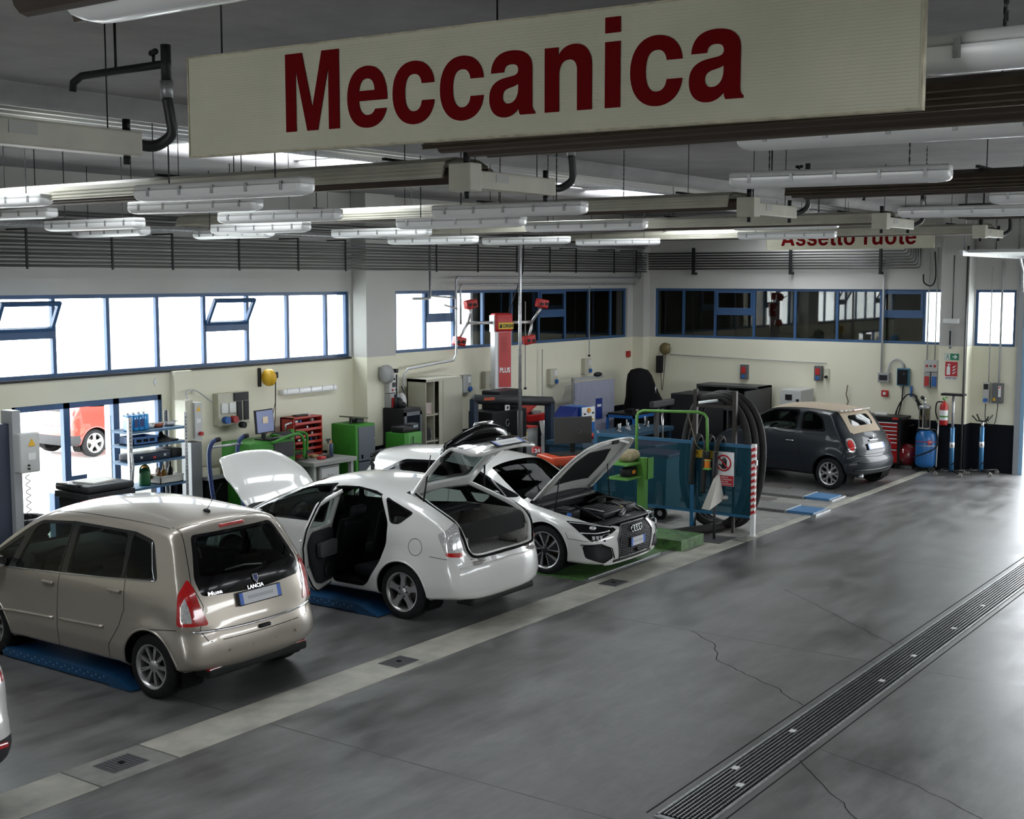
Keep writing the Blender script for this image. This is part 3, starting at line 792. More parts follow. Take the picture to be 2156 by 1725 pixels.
def make_musa():
    T = thing('car', 'beige compact minivan with white number plate and roof antenna, seen from behind', 'car', (8.38, 8.78, 0), PI/2)
    sil = [(.16,.27,.10), (.04,.33,.16), (.0,.48,.22), (.01,.60,.24), (.035,.675,.22), (.055,.74,.18), (.10,.95,.18), (.17,1.14,.17), (.30,1.36,.15), (.42,1.52,.12), (.54,1.60,.12), (.9,1.645,.14), (1.4,1.675,.15), (1.9,1.665,.15), (2.35,1.60,.14), (2.7,1.46,.12), (3.05,1.24,.12), (3.3,1.06,.14), (3.6,.96,.17), (3.82,.86,.2), (3.93,.70,.24), (3.985,.50,.24), (3.96,.34,.16), (3.85,.22,.1), (3.3,.19,.10), (2,.185,.10), (.7,.20,.10)]
    c = Car(sil, [(0,.79),(.3,.84),(.8,.852),(3.0,.852),(3.5,.83),(3.985,.74)], ZP, (.75, 3.3, .7), flare=((.63,.30),(3.14,.30)), flare_r=.36)
    AR = [(.63, .30), (3.14, .30)]
    c.arches(AR, .36)
    green = rpoly([(3.30,.935),(2.62,1.36),(2.42,1.46),(1.90,1.50),(1.0,1.50),(.72,1.45),(.56,1.10)], .06)
    c.both(green, 'trim')
    for P, g in (([(3.22,.955),(2.80,.965),(2.63,1.30)], 1), ([(2.70,.97),(2.50,1.38),(2.40,1.43),(1.94,1.475),(1.99,1.01)], 1), ([(1.87,1.02),(1.83,1.475),(1.10,1.475),(1.06,1.075)], 1), ([(1.00,1.085),(1.03,1.47),(.77,1.42),(.63,1.12)], 1)):
        c.both(rpoly(P, .05), 'glass', only=('trim',))
    wsh = rpoly([(-.62,1.06),(.62,1.06),(.54,1.50),(-.54,1.50)], .08)
    c.stencil('F', wsh, 'glass', flt=lambda q, n: q.x > 2.2, nmin=.1)
    rear = rpoly([(-.66,1.12),(-.60,1.00),(.60,1.00),(.66,1.12),(.60,1.30),(.52,1.49),(-.52,1.49),(-.60,1.30)], .05)
    # black glass panel and the clear part of the back window
    c.stencil('B', rpoly([(-.62,.985),(0,.955),(.62,.985),(.64,1.14),(.50,1.50),(-.50,1.50),(-.64,1.14)], .05), 'trim', flt=lambda q, n: q.x < 1, nmin=.1)
    c.stencil('B', rpoly([(-.58,1.15),(0,1.13),(.58,1.15),(.47,1.475),(-.47,1.475)], .05), 'gate', flt=lambda q, n: q.x < 1, nmin=.1, only=('trim',))
    for sg in (1, -1):
        c.stencil(('D', PI-sg*.72), rpoly([(-sg*a_, z) for a_, z in ((.70,1.15),(.785,1.02),(.80,.74),(.515,.73),(.60,.93),(.64,1.06))], .03), 'lampA', flt=lambda q, n, sg=sg: q.x < .7 and q.y*sg > .3, nmin=.1)
        c.stencil(('D', PI-sg*.72), rpoly([(-sg*a_, z) for a_, z in ((.725,.99),(.76,.92),(.765,.77),(.66,.765),(.69,.90))], .02), 'lampB', flt=lambda q, n, sg=sg: q.x < .7 and q.y*sg > .3, nmin=.1, only=('lampA',))
    c.extract('body', 'body_shell', beige, T); c.extract('trim', 'window_surround', gloss_black, T)
    c.extract('glass', 'window_glass', carglass, T); c.extract('gate', 'rear_window', carglass_d, T)
    c.extract('lampA', 'tail_light', lens_red, T, offset=.004); c.extract('lampB', 'reversing_light', lens_clear, T, offset=.006)
    c.lining(T, mat('car_lining', (0.018,0.018,0.018), .9))
    c.arch_parts(AR, .36, beige, T)
    add_wheels(T, .305, .205, .195, 'multi', [(.63, 0), (3.14, .0)], .735)
    c.seams(T, [('L', [(1.92,1.50),(1.98,.9),(2.0,.40),(2.03,.24)]), ('L', [(1.00,1.08),(.98,.80),(1.06,.62),(1.22,.42),(1.25,.24)]), ('L', [(1.0,1.50),(1.02,1.08)]), ('L', [(2.03,.245),(1.25,.245)]), ('L', [(2.03,.245),(2.9,.24)]), ('L', [(2.86,.24),(2.96,.60),(3.0,.95)]), ('L', [(.66,.665),(.27,.70)]),
        ('B', [(-.60,.58),(.60,.58)]), ('B', [(.62,.585),(.68,.70),(.62,.90),(.68,1.10),(.60,1.40),(.55,1.56)]), ('B', [(-.62,.585),(-.68,.70),(-.62,.90),(-.68,1.10),(-.60,1.40),(-.55,1.56)]), ('T', [(.56,-.56),(.50,-.3),(.49,0),(.50,.3),(.56,.56)]), ('T', [(.62,.575),(1.5,.60),(2.3,.585)]), ('T', [(.62,-.575),(1.5,-.60),(2.3,-.585)])])
    for ax in 'LR':
        c.line('window_moulding', ax, [(3.2,.945),(2.0,1.0),(1.03,1.07),(.60,1.10),(.66,1.2),(.74,1.43)], .012, chrome, T, rad=.007)
        for a_, b_ in (((2.93,.52),(2.05,.555)), ((1.95,.56),(1.28,.585))): c.line('side_moulding', ax, [a_, b_], .03, beige, T, rad=.015)
        for x, z in ((2.13,.90),(1.12,.955)):
            h = c.hit(ax, (x, z))
            if h[0] is not None: m = B(beige, True); m.box((x, h[0].y+(.018 if ax == 'L' else -.018), z), (.17, .03, .032), bev=.012); m.build('door_handle', T)
    c.line('rear_moulding', 'B', [(-.74,.68),(-.4,.665),(0,.66),(.4,.665),(.74,.68)], .02, chrome, T, rad=.012)
    m = B(mat('bumper_black', (.015,.015,.015), .7)); m.box((.20, 0, .275), (.26, 1.25, .09), bev=.03); m.build('bumper_valance', T)
    for y in (.52, -.52): m = B(lens_red); m.box((.105, y, .31), (.05, .20, .02), bev=.008); m.build('rear_reflector', T)
    m = B(black, True); m.box((.015, .0, .615), (.05, .14, .035), bev=.012); m.build('boot_handle', T)
    for y in (.42, .14, -.14, -.42):
        m = B(beige); m.cyl((-.006, y, .47), (.03, y, .47), .011, 10); m.build('parking_sensor', T)
    h = c.hit('B', (0, .86)); plate(T, Matrix.Translation((h[0].x-.014, 0, .90)) @ Matrix.Rotation(math.radians(14), 4, 'Y'))
    h = c.hit('B', (0, 1.045)); lg = B(chrome); M = Matrix.Translation((h[0].x-.006, 0, 1.05)) @ Matrix.Rotation(math.radians(22), 4, 'Y')
    lg.prism([(-.035,.04),(.035,.04),(.032,-.01),(0,-.055),(-.032,-.01)], ((0,0,0), (0,1,0), (0,0,1)), -.006)
    o = lg.build('badge', T); o.matrix_local = M
    m = B(mat('badge_blue', (0.02,0.04,0.18), .3)); m.prism([(-.022,.028),(.022,.028),(.02,-.008),(0,-.036),(-.02,-.008)], ((-.0065,0,0), (0,1,0), (0,0,1)), -.002); m.build('badge_shield', o)
    for tx, y0, wd, z in (('Musa', .57, .17, 1.005), ('LANCIA', .12, .20, .985)):
        h = c.hit('B', (y0-wd/2, z)); text_mesh('lettering', tx, .05, chrome, ((h[0].x-.016, y0, z-.02), (0,-1,0), (.25,0,1)), .004, .001, T, fit=(wd, .036))
    m = B(lens_red); h = c.hit('B', (0, 1.535)); m.box((h[0].x+.004, 0, 1.535), (.03, .30, .03), bev=.008); m.build('brake_light', T)
    m = B(black); h = c.hit('B', (0, 1.17)); m.tube([(h[0].x-.02, .33, 1.18), (h[0].x-.028, .1, 1.19), (h[0].x-.02, -.12, 1.16)], .009, 6); m.build('rear_wiper', T)
    m = B(black, True); m.ell((.72, .05, 1.635), (.05, .022, .022), 12); m.tube([(.72, .05, 1.64), (.60, .05, 1.80), (.50, .05, 1.92)], .004, 6); m.build('antenna', T)
    for sg in (1, -1): mirror_part(T, 2.86, .93, 1.02, beige, sg)
    for sg in (1, -1): m = B(lens_clear); m.ell((3.80, sg*.60, .76), (.12, .13, .09), 12); m.build('headlight', T)
    interior(T, 2.95, 1.02, .75, 2.15, 1.35, light=True); return T
make_musa()
# ------------------------------------------------------------------ the white liftback with its hatch, rear door and bonnet open
whitecar = mat('white_car_paint', (0.66, 0.66, 0.64), .28, coat=1.0)
greytrim = mat('grey_cabin_trim', (0.30, 0.29, 0.275), .9, noise=.15, nscale=30)
darktrim = mat('dark_cabin_trim', (0.028, 0.029, 0.032), .85)
def hinge(o, p, rot, kids=()):
    """move the origin of a part to its hinge p and swing it"""
    seen = set()
    for k in (o, *kids):
        if k.data not in seen: k.data.transform(Matrix.Translation(-Vector(p))); seen.add(k.data)
    for k in kids: k.parent = o; k.location = (0,0,0)
    o.location = p; o.rotation_euler = rot
def make_prius():
    T = thing('car', 'white liftback car with rear hatch, rear side door and bonnet standing open', 'car', (11.89, 8.45, 0), PI/2)
    sil = [(.14,.26,.10), (.03,.34,.18), (.0,.50,.24), (.01,.64,.26), (.05,.74,.24), (.09,.84,.2), (.13,1.0,.18), (.17,1.12,.16), (.28,1.195,.14), (.6,1.32,.13), (1.03,1.425,.13), (1.5,1.48,.14), (2.0,1.492,.15), (2.45,1.45,.14), (2.85,1.32,.13), (3.3,1.13,.12), (3.62,.985,.14), (3.95,.90,.18), (4.2,.78,.22), (4.38,.64,.26), (4.45,.50,.26), (4.455,.38,.2), (4.38,.24,.1), (3.6,.18,.10), (2,.165,.10), (.9,.19,.10)]
    c = Car(sil, [(0,.80),(.3,.85),(.8,.872),(3.2,.872),(3.9,.84),(4.46,.72)], ZP, (.80, 3.6, .62), flare=((.905,.31),(3.605,.31)), flare_r=.37)
    AR = [(.905,.315), (3.605,.315)]
    c.arches(AR, .365)
    for ax in 'LR':
        c.stencil(ax, rpoly([(3.45,.955),(3.0,1.20),(2.55,1.37),(2.06,1.435),(2.09,.985)], .05), 'trim')
        c.stencil(ax, rpoly([(2.98,.985),(2.93,1.20),(2.5,1.36),(2.10,1.41),(2.13,1.01)], .05), 'glass', only=('trim',))
        c.stencil(ax, rpoly([(3.38,.965),(3.05,.98),(3.0,1.14)], .03), 'glass', only=('trim',))
        c.stencil(ax, rpoly([(1.24,1.365),(1.10,1.08),(.97,1.08),(.78,1.225)], .05), 'trim')
        c.stencil(ax, rpoly([(1.21,1.34),(1.09,1.105),(.98,1.105),(.82,1.22)], .04), 'glass', only=('trim',))
    c.stencil('R', rpoly([(2.0,1.0),(2.0,1.41),(1.32,1.37),(1.16,1.08)], .05), 'trim'); c.stencil('R', rpoly([(1.97,1.02),(1.97,1.39),(1.34,1.35),(1.2,1.09)], .05), 'glass', only=('trim',))
    door = rpoly([(1.96,.30),(2.03,.60),(2.04,1.0),(2.03,1.405),(1.70,1.425),(1.31,1.375),(1.13,1.08),(1.12,.86),(1.22,.62),(1.42,.36),(1.50,.30)], .05)
    c.stencil('L', door, 'door')
    c.stencil('L', rpoly([(1.97,1.01),(1.97,1.36),(1.34,1.33),(1.19,1.07)], .05), 'inner', only=('door',))
    c.stencil('F', rpoly([(-.66,1.0),(.66,1.0),(.52,1.43),(-.52,1.43)], .1), 'glass', flt=lambda q, n: q.x > 2.4, nmin=.1)
    c.stencil('T', rpoly([(3.55,-.66),(3.55,.66),(4.05,.68),(4.36,.50),(4.42,0),(4.36,-.50),(4.05,-.68)], .06), 'hood', nmin=.1)
    gate = rpoly([(-.52,.755),(.52,.755),(.62,.83),(.655,1.05),(.62,1.22),(.53,1.43),(-.53,1.43),(-.62,1.22),(-.655,1.05),(-.62,.83)], .06)
    c.stencil('B', gate, 'gate', flt=lambda q, n: q.x < 1.1, nmin=.02)
    c.stencil('T', rpoly([(.34,-.47),(.34,.47),(.93,.45),(.93,-.45)], .08), 'lampC', only=('gate',), nmin=.1)
    c.stencil('B', rpoly([(-.58,.93),(.58,.93),(.62,1.15),(-.62,1.15)], .05), 'roofcol', only=('gate',), nmin=.1)
    for sg in (1, -1):
        f_ = lambda q, n, sg=sg: q.x < .7 and q.y*sg > .3
        c.stencil(('D', PI-sg*.65), rpoly([(-sg*a_, z) for a_, z in ((.63,1.19),(.80,1.09),(.90,1.03),(.83,.80),(.64,.775),(.62,.95))], .03), 'lampB', flt=f_, nmin=.1, only=('body',))
        c.stencil(('D', PI-sg*.65), rpoly([(-sg*a_, z) for a_, z in ((.63,.83),(.83,.84),(.83,.80),(.64,.775))], .01), 'lampA', flt=f_, nmin=.1, only=('lampB',))
    c.extract('body', 'body_shell', whitecar, T); c.extract('trim', 'window_surround', gloss_black, T); c.extract('glass', 'window_glass', carglass, T)
    c.extract('lampB', 'tail_light', lens_clear, T, offset=.004); c.extract('lampA', 'brake_lens', lens_red, T, offset=.005)
    c.lining(T, mat('car_lining_dark', (0.022,0.022,0.022), .9), d=.03)
    c.arch_parts(AR, .365, whitecar, T)
    add_wheels(T, .318, .222, .21, 'five', [(.905, 0), (3.605, .0)], .75)
    # open bonnet
    h = c.extract('hood', 'bonnet', whitecar, T, thick=.02); hinge(h, (3.55, 0, 1.0), (0, -math.radians(63), 0))
    # open rear side door with its trim
    d = c.extract('door', 'rear_door', whitecar, T, thick=.045); g = c.extract('inner', 'door_glass', carglass, T)
    m = B(darktrim, True); hy = float(c.Wf(1.6, .7))
    def curved(m, poly, y0, th): 
        m.prism(poly, ((0, y0, 0), (1,0,0), (0,0,1)), th)
    curved(m, rpoly([(1.94,.36),(1.97,.96),(1.30,1.02),(1.20,.90),(1.28,.66),(1.50,.38)], .06), hy-.10, -.05)
    m.m(mat('grey_cloth', (0.07,0.07,0.075), .9)); curved(m, rpoly([(1.90,.66),(1.92,.84),(1.34,.88),(1.34,.72)], .05), hy-.075-.05, .045)
    m.m(black); m.box((1.62, hy-.14, .72), (.42, .06, .06), bev=.02); m.ell((1.72, hy-.11, .5), (.10,.03,.10), 14)
    tr = m.build('door_trim')
    m = B(gap, True); pts = smooth_path([Vector((p[0], float(c.Wf(p[0], p[1]))-.035, p[1])) for p in door[::3]], 3, True); m.tube(pts, .010, 6, closed=True); sl = m.build('door_seal')
    m = B(whitecar, True); hh = c.hit('L', (1.26, .93)); m.box((1.26, .885, .93), (.15, .03, .03), bev=.012); hd = m.build('door_handle')
    hinge(d, (2.03, .855, 0), (0, 0, -math.radians(66)), (g, tr, sl, hd))
    m = B(gap, True); m.tube(pts, .012, 6, closed=True); m.build('door_aperture_seal', T)
    # open rear hatch
    gt = c.extract('gate', 'rear_hatch', whitecar, T, thick=.035); kids = [c.extract('lampC', 'hatch_glass', carglass_d, T), c.extract('roofcol', 'hatch_lower_glass', gloss_black, T, offset=.003)]
    m = B(gloss_black, True); P = [(.115+.20*(abs(y)/.62)**2, y, 1.155-.02*abs(y)) for y in np.linspace(-.62,.62,15)]
    bm = m.bm; pv = None
    for (x, y, z) in P:
        prof = [(.15,.02),(.02,.075),(-.075,.055),(-.08,.01),(.0,-.03),(.12,-.02)]
        cur = [bm.verts.new((x+a, y, z+b)) for a, b in prof]
        if pv: m._fin([bm.faces.new((pv[k], pv[(k+1)%6], cur[(k+1)%6], cur[k])) for k in range(6)])
        else: m._fin([bm.faces.new(cur[::-1])])
        pv = cur
    m._fin([bm.faces.new(pv)]); kids.append(m.build('hatch_spoiler'))
    m = B(chrome, True); m.box((.05, 0, 1.215), (.05, .34, .03), bev=.008); kids.append(m.build('high_brake_light'))
    lid = B(black); lid.box((.075, 0, .885), (.02, .46, .02), bev=.008); lid.m(chrome, True)
    lg = [Vector((.088, math.cos(a)*.055, .925+math.sin(a)*.035)) for a in np.linspace(0, 2*PI, 20)[:-1]]; 
    lid.tube(lg, .006, 6, closed=True); lid.tube([Vector((.086, math.cos(a)*.025, .925+math.sin(a)*.032)) for a in np.linspace(0, 2*PI, 16)[:-1]], .005, 6, closed=True)
    kids.append(lid.build('hatch_badge'))
    for tx, y0, wd in (('PRIUS', .50, .16), ('HYBRID', -.34, .15)): kids.append(text_mesh('hatch_lettering', tx, .04, chrome, ((.075, y0, .865), (0,-1,0), (0,0,1)), .004, .001, None, fit=(wd, .028)))
    hinge(gt, (1.03, 0, 1.43), (0, math.radians(62), 0), kids)
    pl = plate(gt, Matrix.Translation((.05-1.03, 0, .82-1.43)) @ Matrix.Rotation(math.radians(8), 4, 'Y'))
    m = B(gap, True); P = [(1.0+.0,-.52,1.41),(.62,-.60,1.27),(.30,-.64,1.14),(.17,-.66,1.0),(.12,-.62,.83),(.075,-.50,.765),(.065,0,.76),(.075,.50,.765),(.12,.62,.83),(.17,.66,1.0),(.30,.64,1.14),(.62,.60,1.27),(1.0,.52,1.41)]
    m.tube(smooth_path(P, 5), .016, 6); m.build('hatch_seal', T)
    m = B(whitecar, True)
    m.tube(smooth_path([(x+.03, y*.965, z) for x, y, z in P], 5), .03, 6); m.build('hatch_aperture', T)
    for sg in (1, -1):
        a = Vector((.80, sg*.58, 1.33)); b_ = Vector((.74, sg*.52, 1.86)); m = B(black); m.cyl(a, b_, .006, 8); m.cyl(a, a.lerp(b_, .55), .011, 8); m.build('gas_strut', T)
    # luggage bay
    m = B(greytrim, True); m.box((.62, 0, .70), (1.12, 1.16, .04), bev=.01)
    for sg in (1, -1):
        m.box((.72, sg*.63, .92), (.86, .05, .42), bev=.02); m.ell((.92, sg*.60, .80), (.34, .16, .26), 20); m.ell((.42, sg*.60, .90), (.20, .07, .18), 16); m.box((.24, sg*.585, .85), (.14, .05, .26), bev=.02)
    m.box((.10, 0, .74), (.06, 1.0, .06), bev=.02); m.build('luggage_bay', T)
    m = B(greytrim, True); m.box((1.20, 0, .90), (.12, 1.16, .42), bev=.04); m.build('rear_seat_back', T); m = B(darktrim, True); m.box((1.02, 0, 1.12), (.40, 1.1, .03), bev=.01); m.build('parcel_shelf', T)
    for y in (.45, -.45): m = B(chrome); m.tube(arc((.28, y, .725), .02, 0, PI, 6), .003, 5); m.build('tie_down', T)
    for ax in 'LR':
        m = c.line('handle', ax, [(2.25,.93),(2.10,.94)], .03, whitecar, T, rad=.014)
    c.seams(T, [('L', [(3.28,.30),(3.30,.5),(3.18,.90)]), ('L', [(2.09,.98),(2.08,.5),(2.02,.27),(3.26,.26)]), ('L', [(.50,.775),(.24,.765)]), ('L', [(.70+.095*math.cos(a), .86+.095*math.sin(a)) for a in np.linspace(0, 2*PI, 25)]), ('L', [(1.28,.22),(1.97,.22),(3.24,.20)]),
        ('B', [(-.60,.745),(.60,.745)]), ('T', [(.98,-.55),(1.08,0),(.98,.55)])], .006)
    c.line('bumper_crease', 'B', [(-.74,.66),(0,.69),(.74,.66)], .02, whitecar, T, rad=.010)
    m = B(mat('bumper_black', (.015,.015,.015), .7)); m.box((.20, 0, .25), (.24, 1.2, .08), bev=.03); m.build('bumper_valance', T)
    for sg in (1, -1): mirror_part(T, 3.12, .95, .99, whitecar, sg)
    m = B(gap); m.box((3.98, 0, .58), (.66, 1.2, .3)); m.m(darkgrey, True); m.box((3.9, .1, .76), (.4, .7, .10), bev=.04); m.box((4.1, -.4, .74), (.25, .3, .14), bev=.03); m.build('engine', T)
    interior(T, 3.30, 1.0, .76, 2.42, 1.62); return T
make_prius()

# ------------------------------------------------------------------ the white hatchback facing the lane with its bonnet up
hexm = mat('grille_satin', (0.10, 0.10, 0.105), .25, .9)
def make_audi():
    T = thing('car', 'white hatchback facing the lane with open bonnet and black honeycomb grille', 'car', (14.74, 12.76, 0), -PI/2)
    L = 4.343
    sil = [(.14,.26,.10), (.03,.36,.18), (.0,.55,.24), (.03,.80,.22), (.02,.93,.2), (.10,1.08,.16), (.22,1.22,.14), (.30,1.31,.10), (.18,1.345,.06), (.30,1.365,.10), (.8,1.41,.14), (1.5,1.43,.15), (2.0,1.405,.15), (2.42,1.33,.14), (2.75,1.13,.12), (3.05,.965,.13), (3.5,.885,.16), (3.95,.80,.18), (4.2,.71,.2), (4.30,.62,.24), (4.343,.48,.26), (4.335,.33,.22), (4.30,.22,.12), (4.18,.15,.08), (3.4,.15,.10), (2,.15,.10), (.8,.17,.10)]
    c = Car(sil, [(0,.80),(.3,.86),(.9,.905),(3.3,.908),(3.8,.895),(4.1,.86),(4.343,.80)], [(0,.93),(.2,.97),(.5,1.0),(.72,.99),(.86,.955),(.98,.93),(1.12,.88),(1.35,.76),(1.45,.70),(2,.6)], (.8, 3.5, .60), flare=((.83,.33),(3.46,.33)), flare_r=.38)
    AR = [(.83,.33), (3.46,.33)]; c.arches(AR, .375)
    for ax in 'LR':
        c.stencil(ax, rpoly([(2.97,.95),(2.5,1.175),(2.2,1.285),(1.6,1.33),(.95,1.305),(.55,1.12),(.80,1.0)], .07), 'trim', nmin=.05)
        c.stencil(ax, rpoly([(2.80,.975),(2.45,1.165),(2.2,1.26),(1.88,1.30),(1.86,.985)], .05), 'glass', only=('trim',))
        c.stencil(ax, rpoly([(1.78,.99),(1.78,1.30),(.98,1.27),(.66,1.12),(.86,1.02)], .05), 'glass', only=('trim',))
    c.stencil('T', rpoly([(3.02,-.72),(3.02,.72),(2.70,.665),(2.40,.60),(2.40,-.60),(2.70,-.665)], .03), 'door', nmin=.2, flt=lambda q, n: q.z > .9)
    c.stencil('T', rpoly([(3.10,-.73),(3.10,.73),(3.6,.745),(4.0,.70),(4.2,.56),(4.285,.30),(4.30,0),(4.285,-.30),(4.2,-.56),(4.0,-.70),(3.6,-.745)], .05), 'hood', nmin=.15)
    # face: grille, headlights, corner intakes, lower lip
    gpoly = [(.31,.655),(-.31,.655),(-.44,.50),(-.385,.235),(.385,.235),(.44,.50)]
    c.stencil('F', rpoly(gpoly, .04), 'trim', nmin=.2)
    c.stencil('F', rpoly([(-.50,.185),(.50,.185),(.50,.225),(-.50,.225)], .01), 'trim', nmin=.1)
    for sg in (1, -1):
        f_ = lambda q, n, sg=sg: q.x > 3.4 and q.y*sg > .2
        c.stencil(('D', sg*.55), rpoly([(sg*a_-sg*0, z) for a_, z in ((-1.62,.735),(-1.35,.745),(-1.90,.66),(-1.88,.585),(-1.70,.575),(-1.66,.52),(-1.56,.52))], .02) if False else rpoly([(sg*(yy*math.cos(.55)-xx*math.sin(.55)), z) for xx, yy, z in ((3.80,.86,.735),(4.05,.80,.72),(4.27,.50,.655),(4.30,.44,.615),(4.27,.54,.575),(4.16,.74,.50),(4.10,.80,.50),(3.98,.84,.60))], .02), 'lampC', flt=f_, nmin=.1, only=('body',))
        c.stencil(('D', sg*.45), rpoly([(sg*(yy*math.cos(.45)-xx*math.sin(.45)), z) for xx, yy, z in ((4.02,.86,.44),(4.19,.70,.45),(4.28,.56,.38),(4.29,.52,.26),(4.22,.66,.20),(4.06,.84,.28))], .03), 'cut' if False else 'roofcol', flt=f_, nmin=.1, only=('body',))
    c.stencil('F', rpoly(gpoly, .04), 'inner', nmin=.2); c.extract('inner', 'grille_panel', mat('grille_black', (.008,.008,.009), .6), T)
    c.extract('door', 'windscreen', carglass_w, T); c.extract('body', 'body_shell', whitecar, T); c.extract('trim', 'black_trim', gloss_black, T); c.extract('glass', 'window_glass', carglass, T)
    c.extract('lampC', 'headlight', gloss_black, T, offset=.003); c.extract('roofcol', 'corner_intake', mat('intake_black', (0.02,0.02,0.022), .5), T, offset=-.012)
    c.lining(T, mat('car_lining_dark', (0.022,0.022,0.022), .9), d=.03)
    c.arch_parts(AR, .375, whitecar, T, lip=.008)
    add_wheels(T, .325, .242, .22, 'blade', [(.83, 0), (3.46, .0)], .79)
    # headlight detail and honeycomb
    for sg in (1, -1):
        ax = ('D', sg*.55); pj = lambda xx, yy, z: (sg*(yy*math.cos(.55)-xx*math.sin(.55)), z)
        c.line('light_strip', ax, [pj(4.24,.55,.61), pj(4.10,.70,.595), pj(3.95,.82,.60)], .02, lens_white, T, rad=.008, off=.006)
        c.line('light_strip', ax, [pj(4.27,.50,.645), pj(4.05,.80,.705), pj(3.85,.86,.715)], .02, lens_white, T, rad=.006, off=.006)
        for k in range(3): 
            m = B(lens_white); h = c.hit(ax, pj(4.17-.035*k, .68+.04*k, .545))
            if h[0] is not None: m.box(h[0]+h[1]*.004, (.03,.022,.045)); m.build('light_block', T)
        m = B(lens_clear, True); h = c.hit(ax, pj(4.10,.72,.66)); m.ell(h[0]-h[1]*.005, (.05,.05,.028), 12); m.build('headlight_lens', T)
        ax = ('D', sg*.45); pj = lambda xx, yy, z: (sg*(yy*math.cos(.45)-xx*math.sin(.45)), z)
        c.line('intake_frame', ax, [pj(4.00,.86,.45), pj(4.19,.70,.46), pj(4.285,.55,.385), pj(4.30,.50,.25)], .02, gloss_black, T, rad=.010, off=.004)
    m = B(hexm); bm = m.bm
    r = .034
    for i in range(-13, 14):
        for j in range(0, 13):
            y = i*r*1.5*1.02; z = .255+j*r*.98*.95+(0.0 if i % 2 == 0 else r*.47)
            if not inpoly((y, z), grow(gpoly, -.022)): continue
            h = c.hit('F', (y, z))
            if h[0] is None: continue
            x = h[0].x
            V1 = [bm.verts.new((x+.006, y+r*.98*math.cos(k*PI/3), z+r*.52*math.sin(k*PI/3))) for k in range(6)]; V2 = [bm.verts.new((x+.006, y+r*.70*math.cos(k*PI/3), z+r*.32*math.sin(k*PI/3))) for k in range(6)]
            m._fin([bm.faces.new((V1[k], V1[(k+1) % 6], V2[(k+1) % 6], V2[k])) for k in range(6)])
    m.build('grille_mesh', T, recalc=False)
    c.line('grille_frame', 'F', gpoly, .03, mat('satin_frame', (.10,.10,.105), .3, .6), T, closed=True, rad=.012, off=.004)
    for k in range(4):
        m = B(chrome); y = (k-1.5)*.062; x = c.hit('F', (y, .575))[0].x
        m.tube([(x+.018, y+.042*math.cos(a), .585+.042*math.sin(a)) for a in np.linspace(0, 2*PI, 25)[:-1]], .0085, 6, closed=True); m.build('ring_badge', T)
    plate(T, Matrix.Translation((L+.012, 0, .415)) @ Matrix.Rotation(PI, 4, 'Z'), wd=.36, ht=.11)
    m = B(black, True); m.ell((L+.005, 0, .29), (.02,.028,.028), 12); m.build('radar_sensor', T)
    # bonnet swung up with insulation on its underside
    h = c.extract('hood', 'bonnet', whitecar, T, thick=.022, back=mat('bonnet_underside', (.62,.62,.60), .4))
    def hz(x, y): 
        q = c.hit('T', (x, y)); return q[0].z if q[0] is not None else .9
    m = B(mat('insulation', (.012,.012,.013), .95)); bm = m.bm; G = {}
    for i in range(11):
        for j in range(13):
            x = 3.34+(3.98-3.34)*i/10; wy = .42-.14*max(0, (i-6)/4); y = -wy+2*wy*j/12; G[i, j] = bm.verts.new((x, y, hz(x, y)-.036))
    m._fin([bm.faces.new((G[i, j], G[i+1, j], G[i+1, j+1], G[i, j+1])) for i in range(10) for j in range(12)]); pad = m.build('bonnet_insulation', recalc=False)
    m = B(mat('bonnet_underside', (.62,.62,.60), .4), True); 
    for sg in (1, -1): m.tube([(x, sg*y, hz(x, sg*y)-.038) for x, y in ((3.15,.62),(3.5,.64),(3.9,.60),(4.12,.48),(4.2,.2),(4.22,0))], .022, 6)
    rb = m.build('bonnet_rib')
    m = B(black)
    m.box((4.22, 0, hz(4.2, 0)-.06), (.05,.16,.05), bev=.01)
    lt = m.build('bonnet_latch')
    hinge(h, (3.10, 0, .955), (0, -math.radians(55), 0), (pad, rb, lt))
    for sg in (1, -1): m = B(black); m.cyl((3.50, sg*.70, .78), (3.52, sg*.58, 1.42), .008, 8); m.build('bonnet_strut', T)
    # engine bay
    m = B(gap); m.box((3.68, 0, .50), (1.15, 1.36, .02)); m.box((3.12, 0, .70), (.04, 1.4, .4)); m.build('bay_floor', T)
    em = mat('engine_plastic', (.022,.022,.024), .42); e2 = mat('engine_grey', (.07,.07,.072), .4, .4)
    m = B(em, True); m.box((3.74, .02, .735), (.50, .58, .10), bev=.035)
    for k in range(4): m.box((3.62+k*.08, .02, .79), (.03, .46, .012), bev=.004)
    m.build('engine_cover', T)
    m = B(em, True); m.box((3.55, -.50, .74), (.28, .26, .16), bev=.02); m.m(e2); m.box((3.55, -.50, .83), (.20,.2,.02), bev=.005); m.build('battery_box', T)
    m = B(em, True); m.box((3.78, .50, .73), (.36, .30, .14), bev=.03); m.m(e2, True); m.tube(smooth_path([(3.70,.40,.78),(3.95,.30,.74),(4.05,.05,.70)], 5), .04, 10, ridge=.9); m.build('air_box', T)
    m = B(e2, True)
    for sg in (1, -1): m.cyl((3.42, sg*.60, .62), (3.42, sg*.60, .82), .07, 16)
    m.box((3.20, 0, .86), (.16, 1.36, .05), bev=.015); m.build('strut_tower', T)
    m = B(em, True); m.box((4.08, 0, .665), (.22, 1.15, .05), bev=.02); m.m(mat('warning_label', (.5,.5,.46), .5)); m.box((4.08, .2, .692), (.06,.10,.002)); m.build('slam_panel', T)
